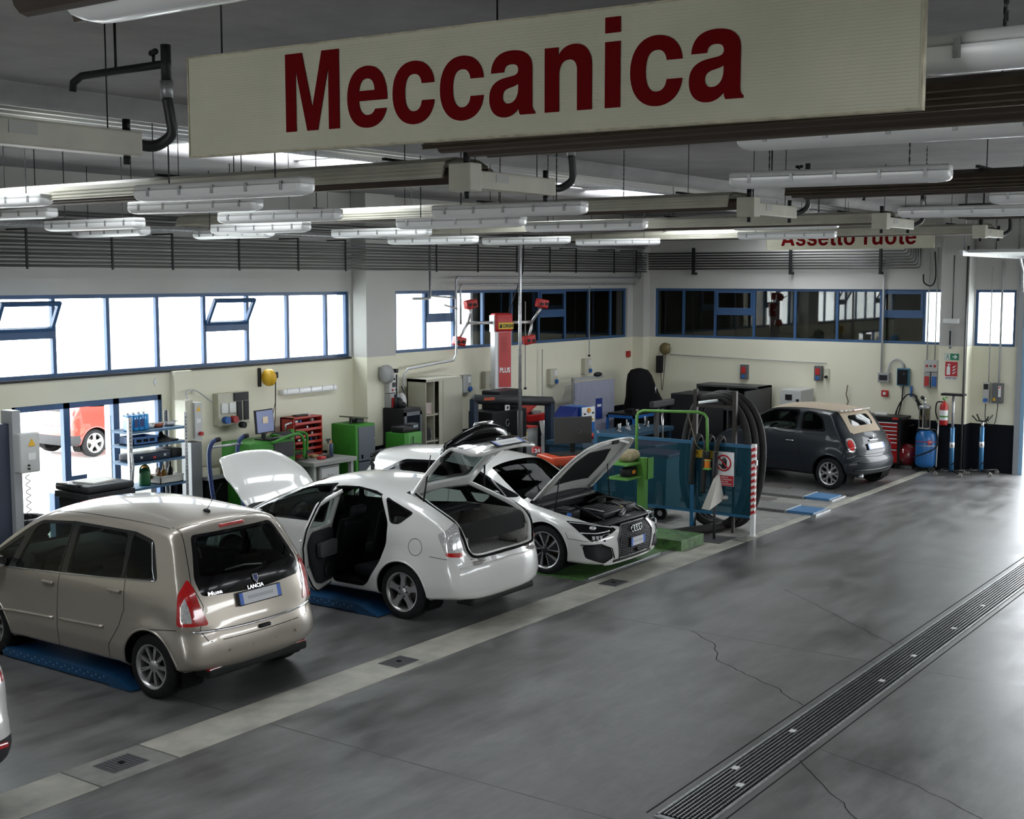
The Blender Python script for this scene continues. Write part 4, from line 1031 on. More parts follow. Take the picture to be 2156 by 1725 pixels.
    m = B(mat('cap_blue', (.02,.15,.55), .4)); m.cyl((3.70, -.66, .74), (3.70, -.66, .80), .03, 10); m.m(mat('cap_yellow', (.7,.5,.03), .4)); m.cyl((3.95, .25, .76), (3.95, .25, .79), .022, 8); m.m(steel); m.tube(smooth_path([(3.6,-.3,.80),(3.8,-.36,.83),(3.95,-.2,.78)], 5), .010, 6); m.build('filler_cap', T)
    m = B(em, True); m.tube(smooth_path([(3.5,-.2,.80),(3.62,-.36,.84),(3.85,-.42,.80),(4.0,-.38,.72)], 6), .018, 8); m.tube(smooth_path([(3.45,.2,.80),(3.55,.42,.86),(3.75,.62,.80)], 6), .014, 8); m.build('engine_hose', T)
    for sg in (1, -1): mirror_part(T, 2.72, .97, .98, mat('mirror_black', (.01,.01,.012), .2, coat=1), sg)
    m = B(black); m.tube([(3.06, -.55, .96), (3.00, .0, 1.0), (2.96, .25, 1.03)], .008, 6); m.tube([(3.06, 0, .97), (3.01, .45, .985)], .008, 6); m.build('wiper', T)
    c.seams(T, [('R', [(3.12,.25),(3.08,.6),(3.06,.93)]), ('R', [(1.85,.98),(1.86,.5),(1.84,.25),(3.1,.25)]), ('F', [(-.31,.665),(.31,.665)]), ('R', [(4.12,.50),(3.84,.52),(3.80,.60)])], .006)
    c.line('splitter', 'F', [(-.80,.17),(0,.165),(.80,.17)], .02, whitecar, T, rad=.014)
    interior(T, 2.78, .95, .74, 1.95, 1.1, side=1); return T
make_audi()
# ------------------------------------------------------------------ the small grey cabriolet by the right wall
def make_fiat():
    T = thing('car', 'small dark grey car with a beige fabric roof parked by the right wall', 'car', (23.24, 8.16, 0), PI/2-math.radians(12))
    greycar = mat('grey_car_paint', (0.014, 0.017, 0.022), .35, .0, coat=.22)
    canvas = mat('beige_canvas', (0.40, 0.33, 0.25), .9, noise=.12, nscale=40)
    sil = [(.16,.25,.10), (.05,.33,.18), (.0,.46,.22), (.015,.58,.24), (.06,.66,.22), (.09,.80,.2), (.17,.93,.18), (.27,1.04,.14), (.33,1.10,.12), (.45,1.27,.12), (.58,1.41,.10), (.74,1.455,.11), (1.2,1.49,.14), (1.7,1.48,.14), (2.05,1.42,.13), (2.4,1.24,.12), (2.72,1.03,.13), (3.0,.945,.16), (3.3,.83,.2), (3.47,.66,.24), (3.54,.50,.24), (3.53,.36,.2), (3.46,.24,.1), (2.8,.19,.1), (1.7,.185,.10), (.6,.19,.10)]
    c = Car(sil, [(0,.70),(.2,.77),(.6,.813),(2.8,.813),(3.2,.78),(3.546,.66)], [(0,.90),(.22,.95),(.45,1.0),(.66,1.0),(.9,.965),(1.03,.93),(1.15,.88),(1.35,.78),(1.5,.68),(2,.5)], (.65, 2.8, .62), flare=((.56,.29),(2.86,.29)), flare_r=.34)
    AR = [(.56,.30), (2.86,.30)]; c.arches(AR, .345)
    for ax in 'LR':
        c.stencil(ax, rpoly([(2.55,1.01),(2.15,1.28),(1.92,1.39),(1.33,1.415),(1.30,1.03)], .08), 'trim')
        c.stencil(ax, rpoly([(2.46,1.03),(2.12,1.27),(1.90,1.365),(1.37,1.385),(1.345,1.05)], .07), 'glass', only=('trim',))
        c.stencil(ax, rpoly([(1.24,1.035),(1.24,1.405),(.98,1.39),(.80,1.30),(.68,1.08),(.72,1.05)], .08), 'trim')
        c.stencil(ax, rpoly([(1.21,1.06),(1.21,1.375),(.99,1.36),(.83,1.28),(.72,1.10)], .07), 'glass', only=('trim',))
    c.stencil('F', rpoly([(-.60,1.05),(.60,1.05),(.50,1.40),(-.50,1.40)], .08), 'glass', flt=lambda q, n: q.x > 1.9, nmin=.1)
    c.stencil('T', rpoly([(.25,-.50),(.60,-.47),(2.08,-.52),(2.08,.52),(.60,.47),(.25,.50)], .06), 'roofcol', nmin=.08, flt=lambda q, n: q.z > 1.03)
    c.stencil('B', rpoly([(-.36,1.15),(.36,1.15),(.33,1.335),(-.33,1.335)], .07), 'gate', nmin=.05, flt=lambda q, n: q.x < 1, only=('roofcol',))
    for sg in (1, -1):
        ax = ('D', PI-sg*.55); f_ = lambda q, n, sg=sg: q.x < .7 and q.y*sg > .3
        c.stencil(ax, rpoly([(-sg*a_, z) for a_, z in ((.60,.965),(.74,.95),(.755,.83),(.70,.71),(.58,.70),(.545,.84))], .07), 'lampB', flt=f_, nmin=.1)
        c.stencil(ax, rpoly([(-sg*a_, z) for a_, z in ((.62,.93),(.71,.92),(.72,.83),(.67,.74),(.60,.74),(.575,.84))], .06), 'lampA', flt=f_, nmin=.1, only=('lampB',))
    c.extract('body', 'body_shell', greycar, T); c.extract('trim', 'window_surround', gloss_black, T); c.extract('glass', 'window_glass', carglass, T)
    c.extract('roofcol', 'fabric_roof', canvas, T, offset=.006); c.extract('gate', 'rear_window', carglass_d, T, offset=.003)
    c.extract('lampB', 'light_bezel', chrome, T, offset=.004); c.extract('lampA', 'tail_light', lens_red, T, offset=.008)
    c.lining(T, mat('car_lining_dark', (0.022,0.022,0.022), .9), tags=('body','trim'), d=.03)
    c.arch_parts(AR, .345, greycar, T, lip=.010)
    add_wheels(T, .295, .205, .19, 'y', [(.56, 0), (2.86, 0)], .70)
    m = B(lens_clear, True); m.m(canvas, True); m.m(mat('spoiler_cream', (.42,.38,.32), .5), True)
    for k in range(9): y = -.44+.11*k; m.box((.56+.04*(abs(y)/.44)**2, y, 1.425), (.14, .115, .03), bev=.008)
    m.build('roof_spoiler', T)
    m = B(lens_red); m.box((.49, 0, 1.425), (.02, .26, .022), bev=.005); m.build('brake_light', T)
    h = c.hit('B', (0, .80)); plate(T, Matrix.Translation((h[0].x-.012, 0, .79)) @ Matrix.Rotation(math.radians(20), 4, 'Y'))
    m = B(chrome, True); h = c.hit('B', (0, .90)); m.box((h[0].x-.012, 0, .895), (.03, .30, .03), bev=.01); m.ell((h[0].x-.0, 0, .96), (.02,.035,.035), 12); m.build('boot_handle', T)
    m = B(chrome, True)
    m.box((1.42, c.hit('L', (1.42,.84))[0].y+.015, .84), (.17,.03,.025), bev=.010); m.build('door_handle', T)
    m = B(chrome, True); m.cyl((.10, .38, .25), (.25, .38, .25), .035, 16); m.build('exhaust', T)
    c.seams(T, [('L', [(1.27,1.41),(1.26,1.0),(1.22,.70),(1.12,.45),(1.02,.24)]), ('L', [(1.02,.24),(2.3,.24),(2.38,.5),(2.45,.98)]), ('L', [(2.6,.98),(1.3,.985),(.4,1.0)]), ('B', [(-.62,.64),(0,.60),(.62,.64)]), ('B', [(-.56,1.06),(-.60,.85),(-.52,.655),(.52,.655),(.60,.85),(.56,1.06)])], .007)
    for z, w_ in ((.50,.60),(.36,.66)): c.line('bumper_crease', 'B', [(-w_,z+.02),(0,z),(w_,z+.02)], .02, greycar, T, rad=.012)
    for sg in (1, -1): mirror_part(T, 2.45, .86, 1.03, greycar, sg)
    m = B(mat('foil', (.45,.46,.48), .25, .6, noise=.4, nscale=18), True); m.ell((2.2, .10, .98), (.26,.5,.10), 14); m.build('windscreen_sunshade', T)
    interior(T, 2.45, .98, .68, 1.78, 1.05); return T
make_fiat()

def make_plain(name, label, paint, loc, rz):
    """a plain hatchback for cars of which the frame shows only a piece"""
    T = thing(name, label, 'car', loc, rz)
    sil = [(.14,.26,.10), (.03,.34,.18), (.0,.5,.24), (.01,.64,.24), (.05,.74,.22), (.10,.95,.18), (.20,1.15,.16), (.40,1.38,.13), (.55,1.45,.12), (1.0,1.49,.14), (1.8,1.48,.14), (2.3,1.40,.13), (2.8,1.15,.12), (3.1,1.0,.14), (3.5,.90,.18), (3.85,.76,.22), (3.98,.60,.24), (4.0,.42,.2), (3.95,.26,.1), (3.2,.19,.1), (2,.185,.1), (.7,.20,.1)]
    c = Car(sil, [(0,.76),(.3,.83),(.8,.85),(3.1,.85),(3.6,.82),(4.0,.70)], ZP, (.75, 3.2, .65), flare=((.68,.30),(3.2,.30)))
    AR = [(.68,.30), (3.2,.30)]; c.arches(AR, .355)
    c.both(rpoly([(3.0,.98),(2.45,1.30),(2.1,1.40),(.80,1.40),(.55,1.10)], .06), 'glass')
    c.stencil('F', rpoly([(-.62,1.04),(.62,1.04),(.52,1.40),(-.52,1.40)], .08), 'glass', flt=lambda q, n: q.x > 2, nmin=.1)
    c.stencil('B', rpoly([(-.58,1.0),(.58,1.0),(.50,1.38),(-.50,1.38)], .06), 'glass', flt=lambda q, n: q.x < 1, nmin=.1)
    c.stencil('B', rpoly([(-.84,.22),(.84,.22),(.84,.50),(-.84,.50)], .01), 'trim', flt=lambda q, n: q.x < .45, nmin=-.2, only=('body',))
    for sg in (1, -1):
        c.stencil(('D', PI-sg*.6), rpoly([(-sg*a_, z) for a_, z in ((.56,1.10),(.74,1.08),(.76,.90),(.54,.88))], .03), 'lampA', flt=lambda q, n, sg=sg: q.x < .7 and q.y*sg > .3, nmin=.1)
        c.stencil(('D', sg*.6), rpoly([(sg*(yy*math.cos(.6)-xx*math.sin(.6)), z) for xx, yy, z in ((3.5,.82,.84),(3.88,.5,.72),(3.95,.5,.60),(3.6,.82,.64))], .03), 'lampB', flt=lambda q, n, sg=sg: q.x > 2.9 and q.y*sg > .2, nmin=.1)
    c.extract('body', 'body_shell', paint, T); c.extract('glass', 'window_glass', carglass_d, T); c.extract('trim', 'bumper_lower', mat('bumper_grey', (.035,.035,.037), .6), T)
    c.extract('lampA', 'tail_light', lens_red, T, offset=.004); c.extract('lampB', 'headlight', lens_clear, T, offset=.004)
    c.lining(T, mat('car_lining_dark', (0.022,0.022,0.022), .9), d=.03); c.arch_parts(AR, .355, paint, T)
    add_wheels(T, .305, .21, .195, 'five', [(.68, 0), (3.2, 0)], .735)
    for y in (.6, -.6): m = B(lens_red); m.box((.09+.0, y, .46), (.05, .2, .04), bev=.01); m.build('rear_reflector', T)
    c.seams(T, [('L', [(2.0,1.4),(2.0,.25)]), ('L', [(3.05,.95),(3.0,.25),(1.1,.25),(1.0,.9)]), ('B', [(-.6,.7),(.6,.7)])]); return T
make_plain('car', 'white car of which only the dark-bumpered tail corner shows beside the minivan', whitecar, (4.67, 8.25, 0), PI/2)
make_plain('car', 'red car parked in the sun outside the glazed shop door', mat('red_car_paint', (.50,.02,.01), .3, coat=1), (16.9, 24.4, 0), 0)
# ------------------------------------------------------------------ bold grotesque letters as outlines
GL = {
 'M': (833, ['M 69,0 L 69,718 290,718 418,210 545,718 765,718 765,0 628,0 628,565 486,0 348,0 206,565 206,0']),
 'i': (278, ['M 64,0 L 64,523 214,523 214,0', 'M 64,593 L 64,718 214,718 214,593']),
 'n': (611, ['M 65,0 L 65,523 205,523 205,455 C 240,510 295,538 365,538 C 480,538 545,470 545,350 L 545,0 397,0 397,315 C 397,385 370,416 312,416 C 250,416 213,375 213,300 L 213,0']),
 'e': (556, ['M 524,228 L 178,228 C 182,140 220,100 285,100 C 330,100 360,118 375,150 L 515,150 C 490,45 400,-14 280,-14 C 120,-14 32,90 32,260 C 32,430 125,538 280,538 C 440,538 528,420 524,228', 'M 180,318 L 372,318 C 368,390 335,425 278,425 C 220,425 186,388 180,318']),
 'c': (556, ['M 524,338 L 378,338 C 370,395 338,424 285,424 C 215,424 180,370 180,262 C 180,155 215,100 285,100 C 338,100 372,132 378,190 L 524,190 C 512,65 415,-14 285,-14 C 130,-14 32,95 32,262 C 32,430 130,538 285,538 C 418,538 515,460 524,338']),
 'a': (556, ['M 48,362 L 190,362 C 195,405 218,424 268,424 C 318,424 342,408 342,372 C 342,345 322,332 280,326 L 210,317 C 90,302 29,252 29,150 C 29,48 96,-14 195,-14 C 255,-14 305,8 346,52 C 348,30 352,14 362,0 L 520,0 520,20 C 500,30 490,50 490,85 L 490,385 C 490,485 410,538 272,538 C 135,538 55,478 48,362', 'M 342,258 L 342,215 C 338,145 300,100 235,100 C 196,100 174,122 174,158 C 174,200 198,220 255,231 C 300,240 320,246 342,258']),
 'A': (722, ['M 20,0 L 275,718 447,718 702,0 542,0 500,133 220,133 175,0', 'M 262,256 L 458,256 360,560']),
 's': (556, ['M 35,165 C 40,50 130,-14 275,-14 C 430,-14 520,50 520,160 C 520,245 465,285 370,310 L 260,338 C 210,350 192,362 192,386 C 192,415 220,430 270,430 C 325,430 355,410 358,370 L 502,370 C 498,475 410,538 270,538 C 135,538 50,478 50,375 C 50,290 100,245 210,215 L 320,188 C 360,178 375,165 375,145 C 375,112 342,95 285,95 C 220,95 188,118 183,165']),
 't': (333, ['M 12,420 L 12,523 92,523 92,670 240,670 240,523 320,523 320,420 240,420 240,150 C 240,115 255,105 290,105 L 320,107 320,-4 C 295,-12 270,-14 240,-14 C 140,-14 92,30 92,120 L 92,420']),
 'o': (611, ['M 305,538 C 460,538 570,430 570,262 C 570,95 460,-14 305,-14 C 150,-14 40,95 40,262 C 40,430 150,538 305,538', 'M 305,424 C 230,424 188,365 188,262 C 188,160 230,100 305,100 C 380,100 422,160 422,262 C 422,365 380,424 305,424']),
 'r': (389, ['M 65,0 L 65,523 203,523 203,430 C 230,500 285,538 350,538 L 375,536 375,388 C 270,400 213,360 213,270 L 213,0']),
 'u': (611, ['M 545,523 L 545,0 405,0 405,68 C 370,13 315,-14 245,-14 C 130,-14 65,53 65,173 L 65,523 213,523 213,208 C 213,138 240,107 298,107 C 360,107 397,148 397,223 L 397,523']),
 ' ': (330, [])}
def gpath(s_):
    tk = s_.replace(',', ' ').split(); out = []; i = 0; mode = 'L'
    while i < len(tk):
        if tk[i] in 'MLC': mode = tk[i]; i += 1; continue
        if mode == 'C':
            a = np.array(out[-1], float); b_, c_, d_ = [np.array([float(tk[i+2*k]), float(tk[i+2*k+1])]) for k in range(3)]; i += 6
            for k in range(1, 11):
                t = k/10; out.append(tuple((1-t)**3*a+3*(1-t)**2*t*b_+3*(1-t)*t*t*c_+t**3*d_))
        else: out.append((float(tk[i]), float(tk[i+1]))); i += 2
    if np.hypot(out[0][0]-out[-1][0], out[0][1]-out[-1][1]) < 1: out.pop()
    return out
def glyph_text(word, x, z, w_, h_, T):
    """each letter is a part: flat cut vinyl on the sign face (local xz plane)"""
    tot = sum(GL[c_][0] for c_ in word)-120; sx = w_/tot; sz = h_/718; u = -60*sx+x
    for c_ in word:
        adv, paths = GL[c_]
        if paths:
            cu = bpy.data.curves.new('letter', 'CURVE'); cu.dimensions = '2D'; cu.fill_mode = 'BOTH'; cu.extrude = .0012
            for p_ in paths:
                P = gpath(p_); sp = cu.splines.new('POLY'); sp.points.add(len(P)-1); sp.use_cyclic_u = True
                for q, (a, b_) in zip(sp.points, P): q.co = (a*sx, b_*sz, 0, 1)
            to = bpy.data.objects.new('letter', cu); COL.objects.link(to)
            me = bpy.data.meshes.new_from_object(to.evaluated_get(bpy.context.evaluated_depsgraph_get())); bpy.data.objects.remove(to); bpy.data.curves.remove(cu)
            me.transform(Matrix.Translation((u, -.004, z)) @ Matrix.Rotation(PI/2, 4, 'X')); me.materials.clear(); me.materials.append(redsign); me.name = 'letter'
            o = bpy.data.objects.new('letter', me); COL.objects.link(o); o.parent = T
        u += adv*sx
# ------------------------------------------------------------------ hanging signs
signm = mat('sign_plastic', (0.60, 0.59, 0.47), .6, spec=.2, noise=.06, nscale=3)
def sign(name, label, P0, P1, z0, z1, texts, bot=()):
    P0, P1 = Vector((*P0, 0)), Vector((*P1, 0)); d = (P1-P0).normalized(); L = (P1-P0).length; nn = Vector((d.y, -d.x, 0))*-1   # away from the camera
    if nn.x < 0: nn = -nn
    T = thing(name, label, 'sign', (P0.x, P0.y, z0)); o = P0*0
    ang = math.atan2(d.y, d.x); T.rotation_euler = (0, 0, ang)     # local x runs along the words, local -y faces the viewer
    H_ = z1-z0
    m = B(signm); m.b2((0, 0, 0), (L, .03, H_)); n = 34
    for k in range(n): m.b2((.008, -.002, .012+k*(H_-.024)/n), (L-.008, .0, .012+(k+.72)*(H_-.024)/n))
    m.build('panel', T)
    m = B(mat('sign_edge', (0.50, 0.46, 0.34), .7, noise=.3, nscale=18)); m.b2((-.004, -.004, -.004), (L+.004, .033, .003)); m.b2((-.004, -.004, 0), (.002, .033, H_)); m.b2((L-.002, -.004, 0), (L+.004, .033, H_)); m.b2((-.004, -.004, H_-.003), (L+.004, .033, H_+.003)); m.build('frame', T)
    for (tx, x, z, w_, h_) in texts: glyph_text(tx, x, z, w_, h_, T)
    for x in (.18, L*.5, L-.2):
        m = B(black); m.tube([(x, .015, H_), (x, .015, H_+CZ-z1)], .004, 6); m.build('hanger', T)
sign('hanging_sign', 'large cream hanging sign with dark red lettering Meccanica across the top', (3.78, 4.36), (4.01, 1.31), 4.37, 4.78, [('Meccanica', .535, .071, 1.942, .307)])
sign('hanging_sign', 'small distant cream sign with red lettering Assetto ruote behind the heaters', (22.5, 10.15), (22.6, 7.09), 4.39, 4.82, [('Assetto ruote', .30, .07, 2.45, .29)])

# ------------------------------------------------------------------ fluorescent lamps on chains
diff = mat('lamp_diffuser', (0.92, 0.93, 0.94), .3, coat=.3)
lampbody = mat('lamp_body', (0.62, 0.63, 0.62), .4)
def make_lamp(top):
    T = thing('ceiling_lamp', 'x', 'ceiling lamp'); L = 1.57
    m = B(lampbody, True); m.box((0, 0, .05), (L, .15, .05), bev=.018); m.m(steel)
    m.build('housing', T)
    m = B(diff, True); prof = [(-.085,.03),(-.083,-.01),(-.06,-.035),(-.02,-.046),(.02,-.046),(.06,-.035),(.083,-.01),(.085,.03)]
    bm = m.bm; xs = [-L/2, -L/2+.015, -L/2+.05, -L/2+.10, L/2-.10, L/2-.05, L/2-.015, L/2]; sc = [.45,.75,.93,1,1,.93,.75,.45]; R_ = [[bm.verts.new((x, y*(1 if k < 1 else 1)*min(1, s_+.25), z*s_ if z < 0 else z)) for y, z in prof] for k, (x, s_) in enumerate(zip(xs, sc))]
    m._fin([bm.faces.new((a[k], a[k+1], b_[k+1], b_[k])) for a, b_ in zip(R_, R_[1:]) for k in range(7)]+[bm.faces.new(R_[0]), bm.faces.new(R_[-1])]); m.build('diffuser', T)
    for k in range(5):
        x = -L/2+.16+k*(L-.32)/4; 
        for y in (-.088, .088): m = B(steel); m.box((x, y, .02), (.022, .008, .06)); m.build('clip', T)
    for x in (-.5, .5):
        m = B(darkgrey); z = .075; k = 0
        while z < top: 
            m.box((x, 0, z+.016), (.011 if k % 2 else .004, .004 if k % 2 else .011, .032)); z += .026; k += 1
        m.build('chain', T)
    return T
LAMPS = [((6.12,7.59),(6.20,6.02),4.44,'nearest long lamp below the left half of the big sign'), ((8.26,10.36),(8.43,8.83),4.52,'long lamp just behind and below the nearest left lamp'), ((7.29,12.1),(7.41,10.53),4.57,'cut by the left picture edge, upper of two'), ((8.85,14.2),(8.96,12.63),4.57,'cut by the left picture edge, lower of two'),
 ((9.08,12.88),(9.09,11.3),4.43,'lamp above the tilted left window, upper of two'), ((10.7,14.6),(10.56,13.03),4.43,'above the tilted left window, lower of two'), ((9.45,10.43),(9.55,8.86),4.47,'above the second tilted window, upper of two'), ((10.83,12.1),(10.8,10.5),4.43,'above the second tilted window, lower of two'),
 ((12.05,13.8),(11.9,12.23),4.43,'small low lamp over the conduits left of the pillar'), ((9.49,7.59),(9.6,6.03),4.45,'large middle one above the red mast'), ((10.87,9.22),(10.99,7.62),4.43,'lamp partly hidden under the clear middle lamp'), ((13.33,12.46),(13.5,10.91),4.46,'lamp above the back wall pillar'),
 ((12.83,8.87),(12.92,7.3),4.45,'lamp right of the middle lamp in the next row'), ((17.93,8.62),(18.12,7.07),4.62,'lamp in front of the distant sign, upper of the pair'), ((19.15,9.13),(19.31,7.56),4.52,'lamp in front of the distant sign, lower of the pair'), ((20.17,12.84),(20.5,11.31),4.5,'farthest lamp before the corner of the room'),
 ((8.89,4.3),(9.08,2.74),4.56,'long one with clips under the right half of the sign'), ((14.34,4.9),(14.6,3.35),4.57,'lamp over the right hand bays near the roller door rail'), ((6.26,2.98),(6.36,1.41),4.555,'long lamp tucked under the dark heater behind the sign'), ((12.2,3.33),(12.4,1.77),4.57,'lamp at the right edge beyond the second dark heater'),
 ((4.27,1.42),(4.27,-.15),4.55,'large lamp beside the right end of the big sign'), ((2.40,3.20),(2.42,1.63),4.62,'lamp at the top left corner of the picture'), ((15.6,13.4),(15.8,11.85),4.43,'lamp above the middle of the back wall'), ((17.4,12.9),(17.6,11.35),4.46,'lamp over the wheel alignment bay')]
proto = None
for (a, b_, z, lb) in LAMPS:
    t_ = CZ-z
    if proto is None: proto = L_ = make_lamp(t_)
    else: L_ = copytree(proto)
    L_.location = ((a[0]+b_[0])/2, (a[1]+b_[1])/2, z); L_.rotation_euler = (0, 0, math.atan2(b_[1]-a[1], b_[0]-a[0])); L_['label'] = 'white fluorescent lamp, '+lb; L_['group'] = 'fluorescent lamps hanging on chains'

# ------------------------------------------------------------------ radiant heaters running across the hall
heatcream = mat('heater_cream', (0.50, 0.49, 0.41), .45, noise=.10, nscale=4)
heatshade = mat('heater_shaded', (0.06, 0.045, 0.03), .5, .3, noise=.25, nscale=5)  # lane-side reflectors: the brown is their shade put into the colour
def heater(X, Ya, Yb, z, label, dark=False):
    T = thing('radiant_heater', label, 'ceiling heater', (X, (Ya+Yb)/2, z), 0, 'tube heaters running across under the ceiling'); h = (Yb-Ya)/2
    m = B(heatshade if dark else heatcream); bm = m.bm
    prof = [(-.30,-.02),(-.26,.10),(-.14,.14),(.14,.14),(.26,.10),(.30,-.02),(.285,-.02),(.25,.085),(.13,.12),(-.13,.12),(-.25,.085),(-.285,-.02)]
    A = [bm.verts.new((x, -h, q)) for x, q in prof]; C_ = [bm.verts.new((x, h, q)) for x, q in prof]; n = len(prof)
    m._fin([bm.faces.new((A[k], A[(k+1) % n], C_[(k+1) % n], C_[k])) for k in range(n)])
    for q in (0.0, .03, .06): m.b2((-.305+q*.3, -h, q-.004), (-.295+q*.3, h, q+.004)); m.b2((.295-q*.3, -h, q-.004), (.305-q*.3, h, q+.004))
    m.build('reflector', T)
    for x in (-.13, .13): m = B(mat('burner_tube', (.07,.05,.04), .6, .4)); m.cyl((x, -h-.12, .02), (x, h, .02), .05, 12); m.build('radiant_tube', T)
    k = -h+.6
    while k < h:
        m = B(black); m.tube([(0, k, .14), (0, k, CZ-z)], .004, 6); m.box((0, k, .15), (.5, .03, .02)); m.build('hanger', T); k += 2.6
    return T
HR = [(3.3,'nearest at the left edge'), (7.75,'second from the camera'), (12.4,'third from the camera'), (16.9,'fourth from the camera'), (21.6,'farthest, by the distant sign')]
for i, (X, lb) in enumerate(HR): heater(X, 5.9, 14.3, 4.60, 'cream tube heater reflector on the window side, '+lb)
for i, (X, lb) in enumerate(((5.75,'just below the big sign'), (10.5,'second, behind the lamp with dark clips'), (15.2,'third'), (19.9,'farthest'))): heater(X, -5.5, 4.45, 4.56, 'tube heater tinted brown for shade, lane side, '+lb, True)
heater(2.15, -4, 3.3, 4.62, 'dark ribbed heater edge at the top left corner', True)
for i, (X, lb) in enumerate(((3.93,'at the left edge of the picture'), (7.95,'below the big sign'), (12.7,'third along the ceiling'), (16.6,'fourth along the ceiling'), (21.0,'farthest along the ceiling'))):
    T = thing('heater_burner', 'cream burner box with flexible hose, '+lb, 'heater burner', (X, 5.75, 4.55), 0, 'burner boxes at the heater ends')
    m = B(heatcream); m.box((.1, 0, .02), (1.15, .13, .13), bev=.012); m.box((-.42, 0, .03), (.14, .2, .2), bev=.01); m.build('casing', T)
    m = B(mat('data_label', (.42,.42,.40), .4)); m.box((-.05, -.067, .04), (.16, .003, .06)); m.build('data_plate', T)
    m = B(black); m.cyl((-.40, 0, .12), (-.40, 0, .22), .026, 10); m.cyl((.62, 0, .09), (.62, 0, .15), .022, 10); m.cyl((-.40,0,-.12),(-.40,0,-.05), .02, 10); m.cyl((.62,0,-.09),(.62,0,-.04), .02, 10); m.build('fitting', T)
    for (a, b_) in (((.68, .02, .03), (.79, -.13, .27)),):
        a, b_ = Vector(a), Vector(b_); m = B(mat('braided_hose', (.05,.05,.052), .4, .4)); P = smooth_path([a, a+Vector((.10,-.05,-.01)), a+Vector((.15,-.13,.05)), b_+Vector((.02,.0,-.10)), b_], 8); m.tube(P, .030, 8); m.build('hose', T)
        m = B(steel); m.cyl(b_, b_+Vector((0,0,.09)), .034, 8); m.build('hose_coupling', T)
    for x in (-.3, .5): m = B(black); m.tube([(x, 0, .08), (x, 0, CZ-4.55)], .004, 6); m.build('hanger', T)
    T = thing('gas_pipe', 'black gas pipe with butterfly valve, '+lb, 'pipe', (X+.79, 5.62, 5.00), 0, 'valve pipes above the burner boxes')
    m = B(darkgrey); m.tube([(0,0,.06), (0,0,.0), (-.0,0,0)], .035, 10) if False else m.cyl((0,0,-.10), (0,0,.10), .028, 12); m.tube([(0,0,.0), (0,.35,.0), (0,.72,.0), (0,.80,-.03), (0,.81,-.08)], .022, 10); m.build('pipe', T)
    m = B(black); m.cyl((0,.1,.02), (0,.1,.06), .009, 8)
    for s_ in (-1, 1): m.ell((s_*.01, .1+s_*.025, .07), (.012,.026,.018), 10)
    m.build('valve_handle', T)
    m = B(black); m.tube([(0,.42,.0), (0,.42,.28)], .008, 6); m.build('bracket', T)

# conduits along both walls
pipem = mat('conduit', (0.10, 0.10, 0.098), .35, .6)
T = thing('conduit_rack', 'rack of dark parallel conduits along the top of the back wall', 'pipe rack', (0,0,0))
for k in range(9):
    z = 4.02+k*.052; m = B(pipem); y = WY-.40; m.cyl((6.0, y, z), (26.1, y, z), .013 if k % 3 else .019, 8); m.build('conduit', T)
for x in (8.7, 10.02, 11.34, 12.38, 13.65, 14.9, 16.0, 18.4, 19.65, 20.92, 22.09, 23.08, 24.63, 25.6):
    m = B(black); m.b2((x-.014, WY-.435, 3.98), (x+.014, WY-.418, 4.50)); m.b2((x-.014, WY-.43, 4.48), (x+.014, WY-.34 if 16.5 < x < 17.4 else WY-.01, 4.50)); m.build('bracket', T)
for i, (y, z, r) in enumerate(((14.78, 4.55, .03), (14.70, 4.62, .025), (14.60, 4.70, .035))):
    m = B(pipem if i else steel); m.cyl((6.0, y, z), (26.1, y, z), r, 8); m.build('large_conduit', T)
T = thing('conduit_rack', 'rack of dark parallel conduits high on the right wall', 'pipe rack', (0,0,0))
for k in range(7):
    z = 4.08+k*.058; m = B(pipem); x = WX-.16; e = 8.52+k*.05; m.tube([(x, 14.8, z), (x, e+.06, z), (x, e+.02, z+.015), (x, e, z+.06), (x, e, 4.62)], .016, 8); m.build('conduit', T)
for y in (13.65, 11.32, 9.34):
    m = B(black); m.b2((WX-.20, y-.025, 3.95), (WX-.13, y+.025, 4.55)); m.b2((WX-.14, y-.02, 3.95), (WX-.005, y+.02, 4.0)); m.build('bracket', T)
T = thing('gas_main', 'two steel pipes with branches above the far back windows', 'pipe', (0,0,0))
for k, P in enumerate(([(26.15,14.9,4.6),(26.15,14.9,3.92),(26.1,14.9,3.88),(19.26,14.9,3.88),(19.22,14.9,3.84),(19.22,14.9,2.45),(19.14,14.9,2.34),(17.8,14.9,2.25),(17.70,14.9,2.15),(17.62,14.9,1.3)],
    [(25.98,14.92,4.5),(25.98,14.92,3.78),(25.93,14.92,3.74),(19.42,14.92,3.74),(19.38,14.92,3.70),(19.38,14.92,3.0)], [(18.45,14.9,4.5),(18.45,14.9,3.5),(18.40,14.9,3.5),(17.95,14.9,3.5)], [(18.45,14.9,3.55),(19.2,14.9,3.5)], [(19.2,14.86,3.3),(18.8,14.86,3.38)])):
    m = B(steel); m.tube(P, .022 if k < 3 else .016, 10); m.build('pipe', T)
m = B(steel); m.cyl((18.59, 13.0, 1.55), (18.59, 13.0, 4.6), .028, 12); m.m(darkgrey); m.cyl((18.59,13.0,.0),(18.59,13.0,1.55), .05, 12); m.build('riser_pipe', label='tall thin white pole standing beside the red wheel alignment mast', cat='pole')
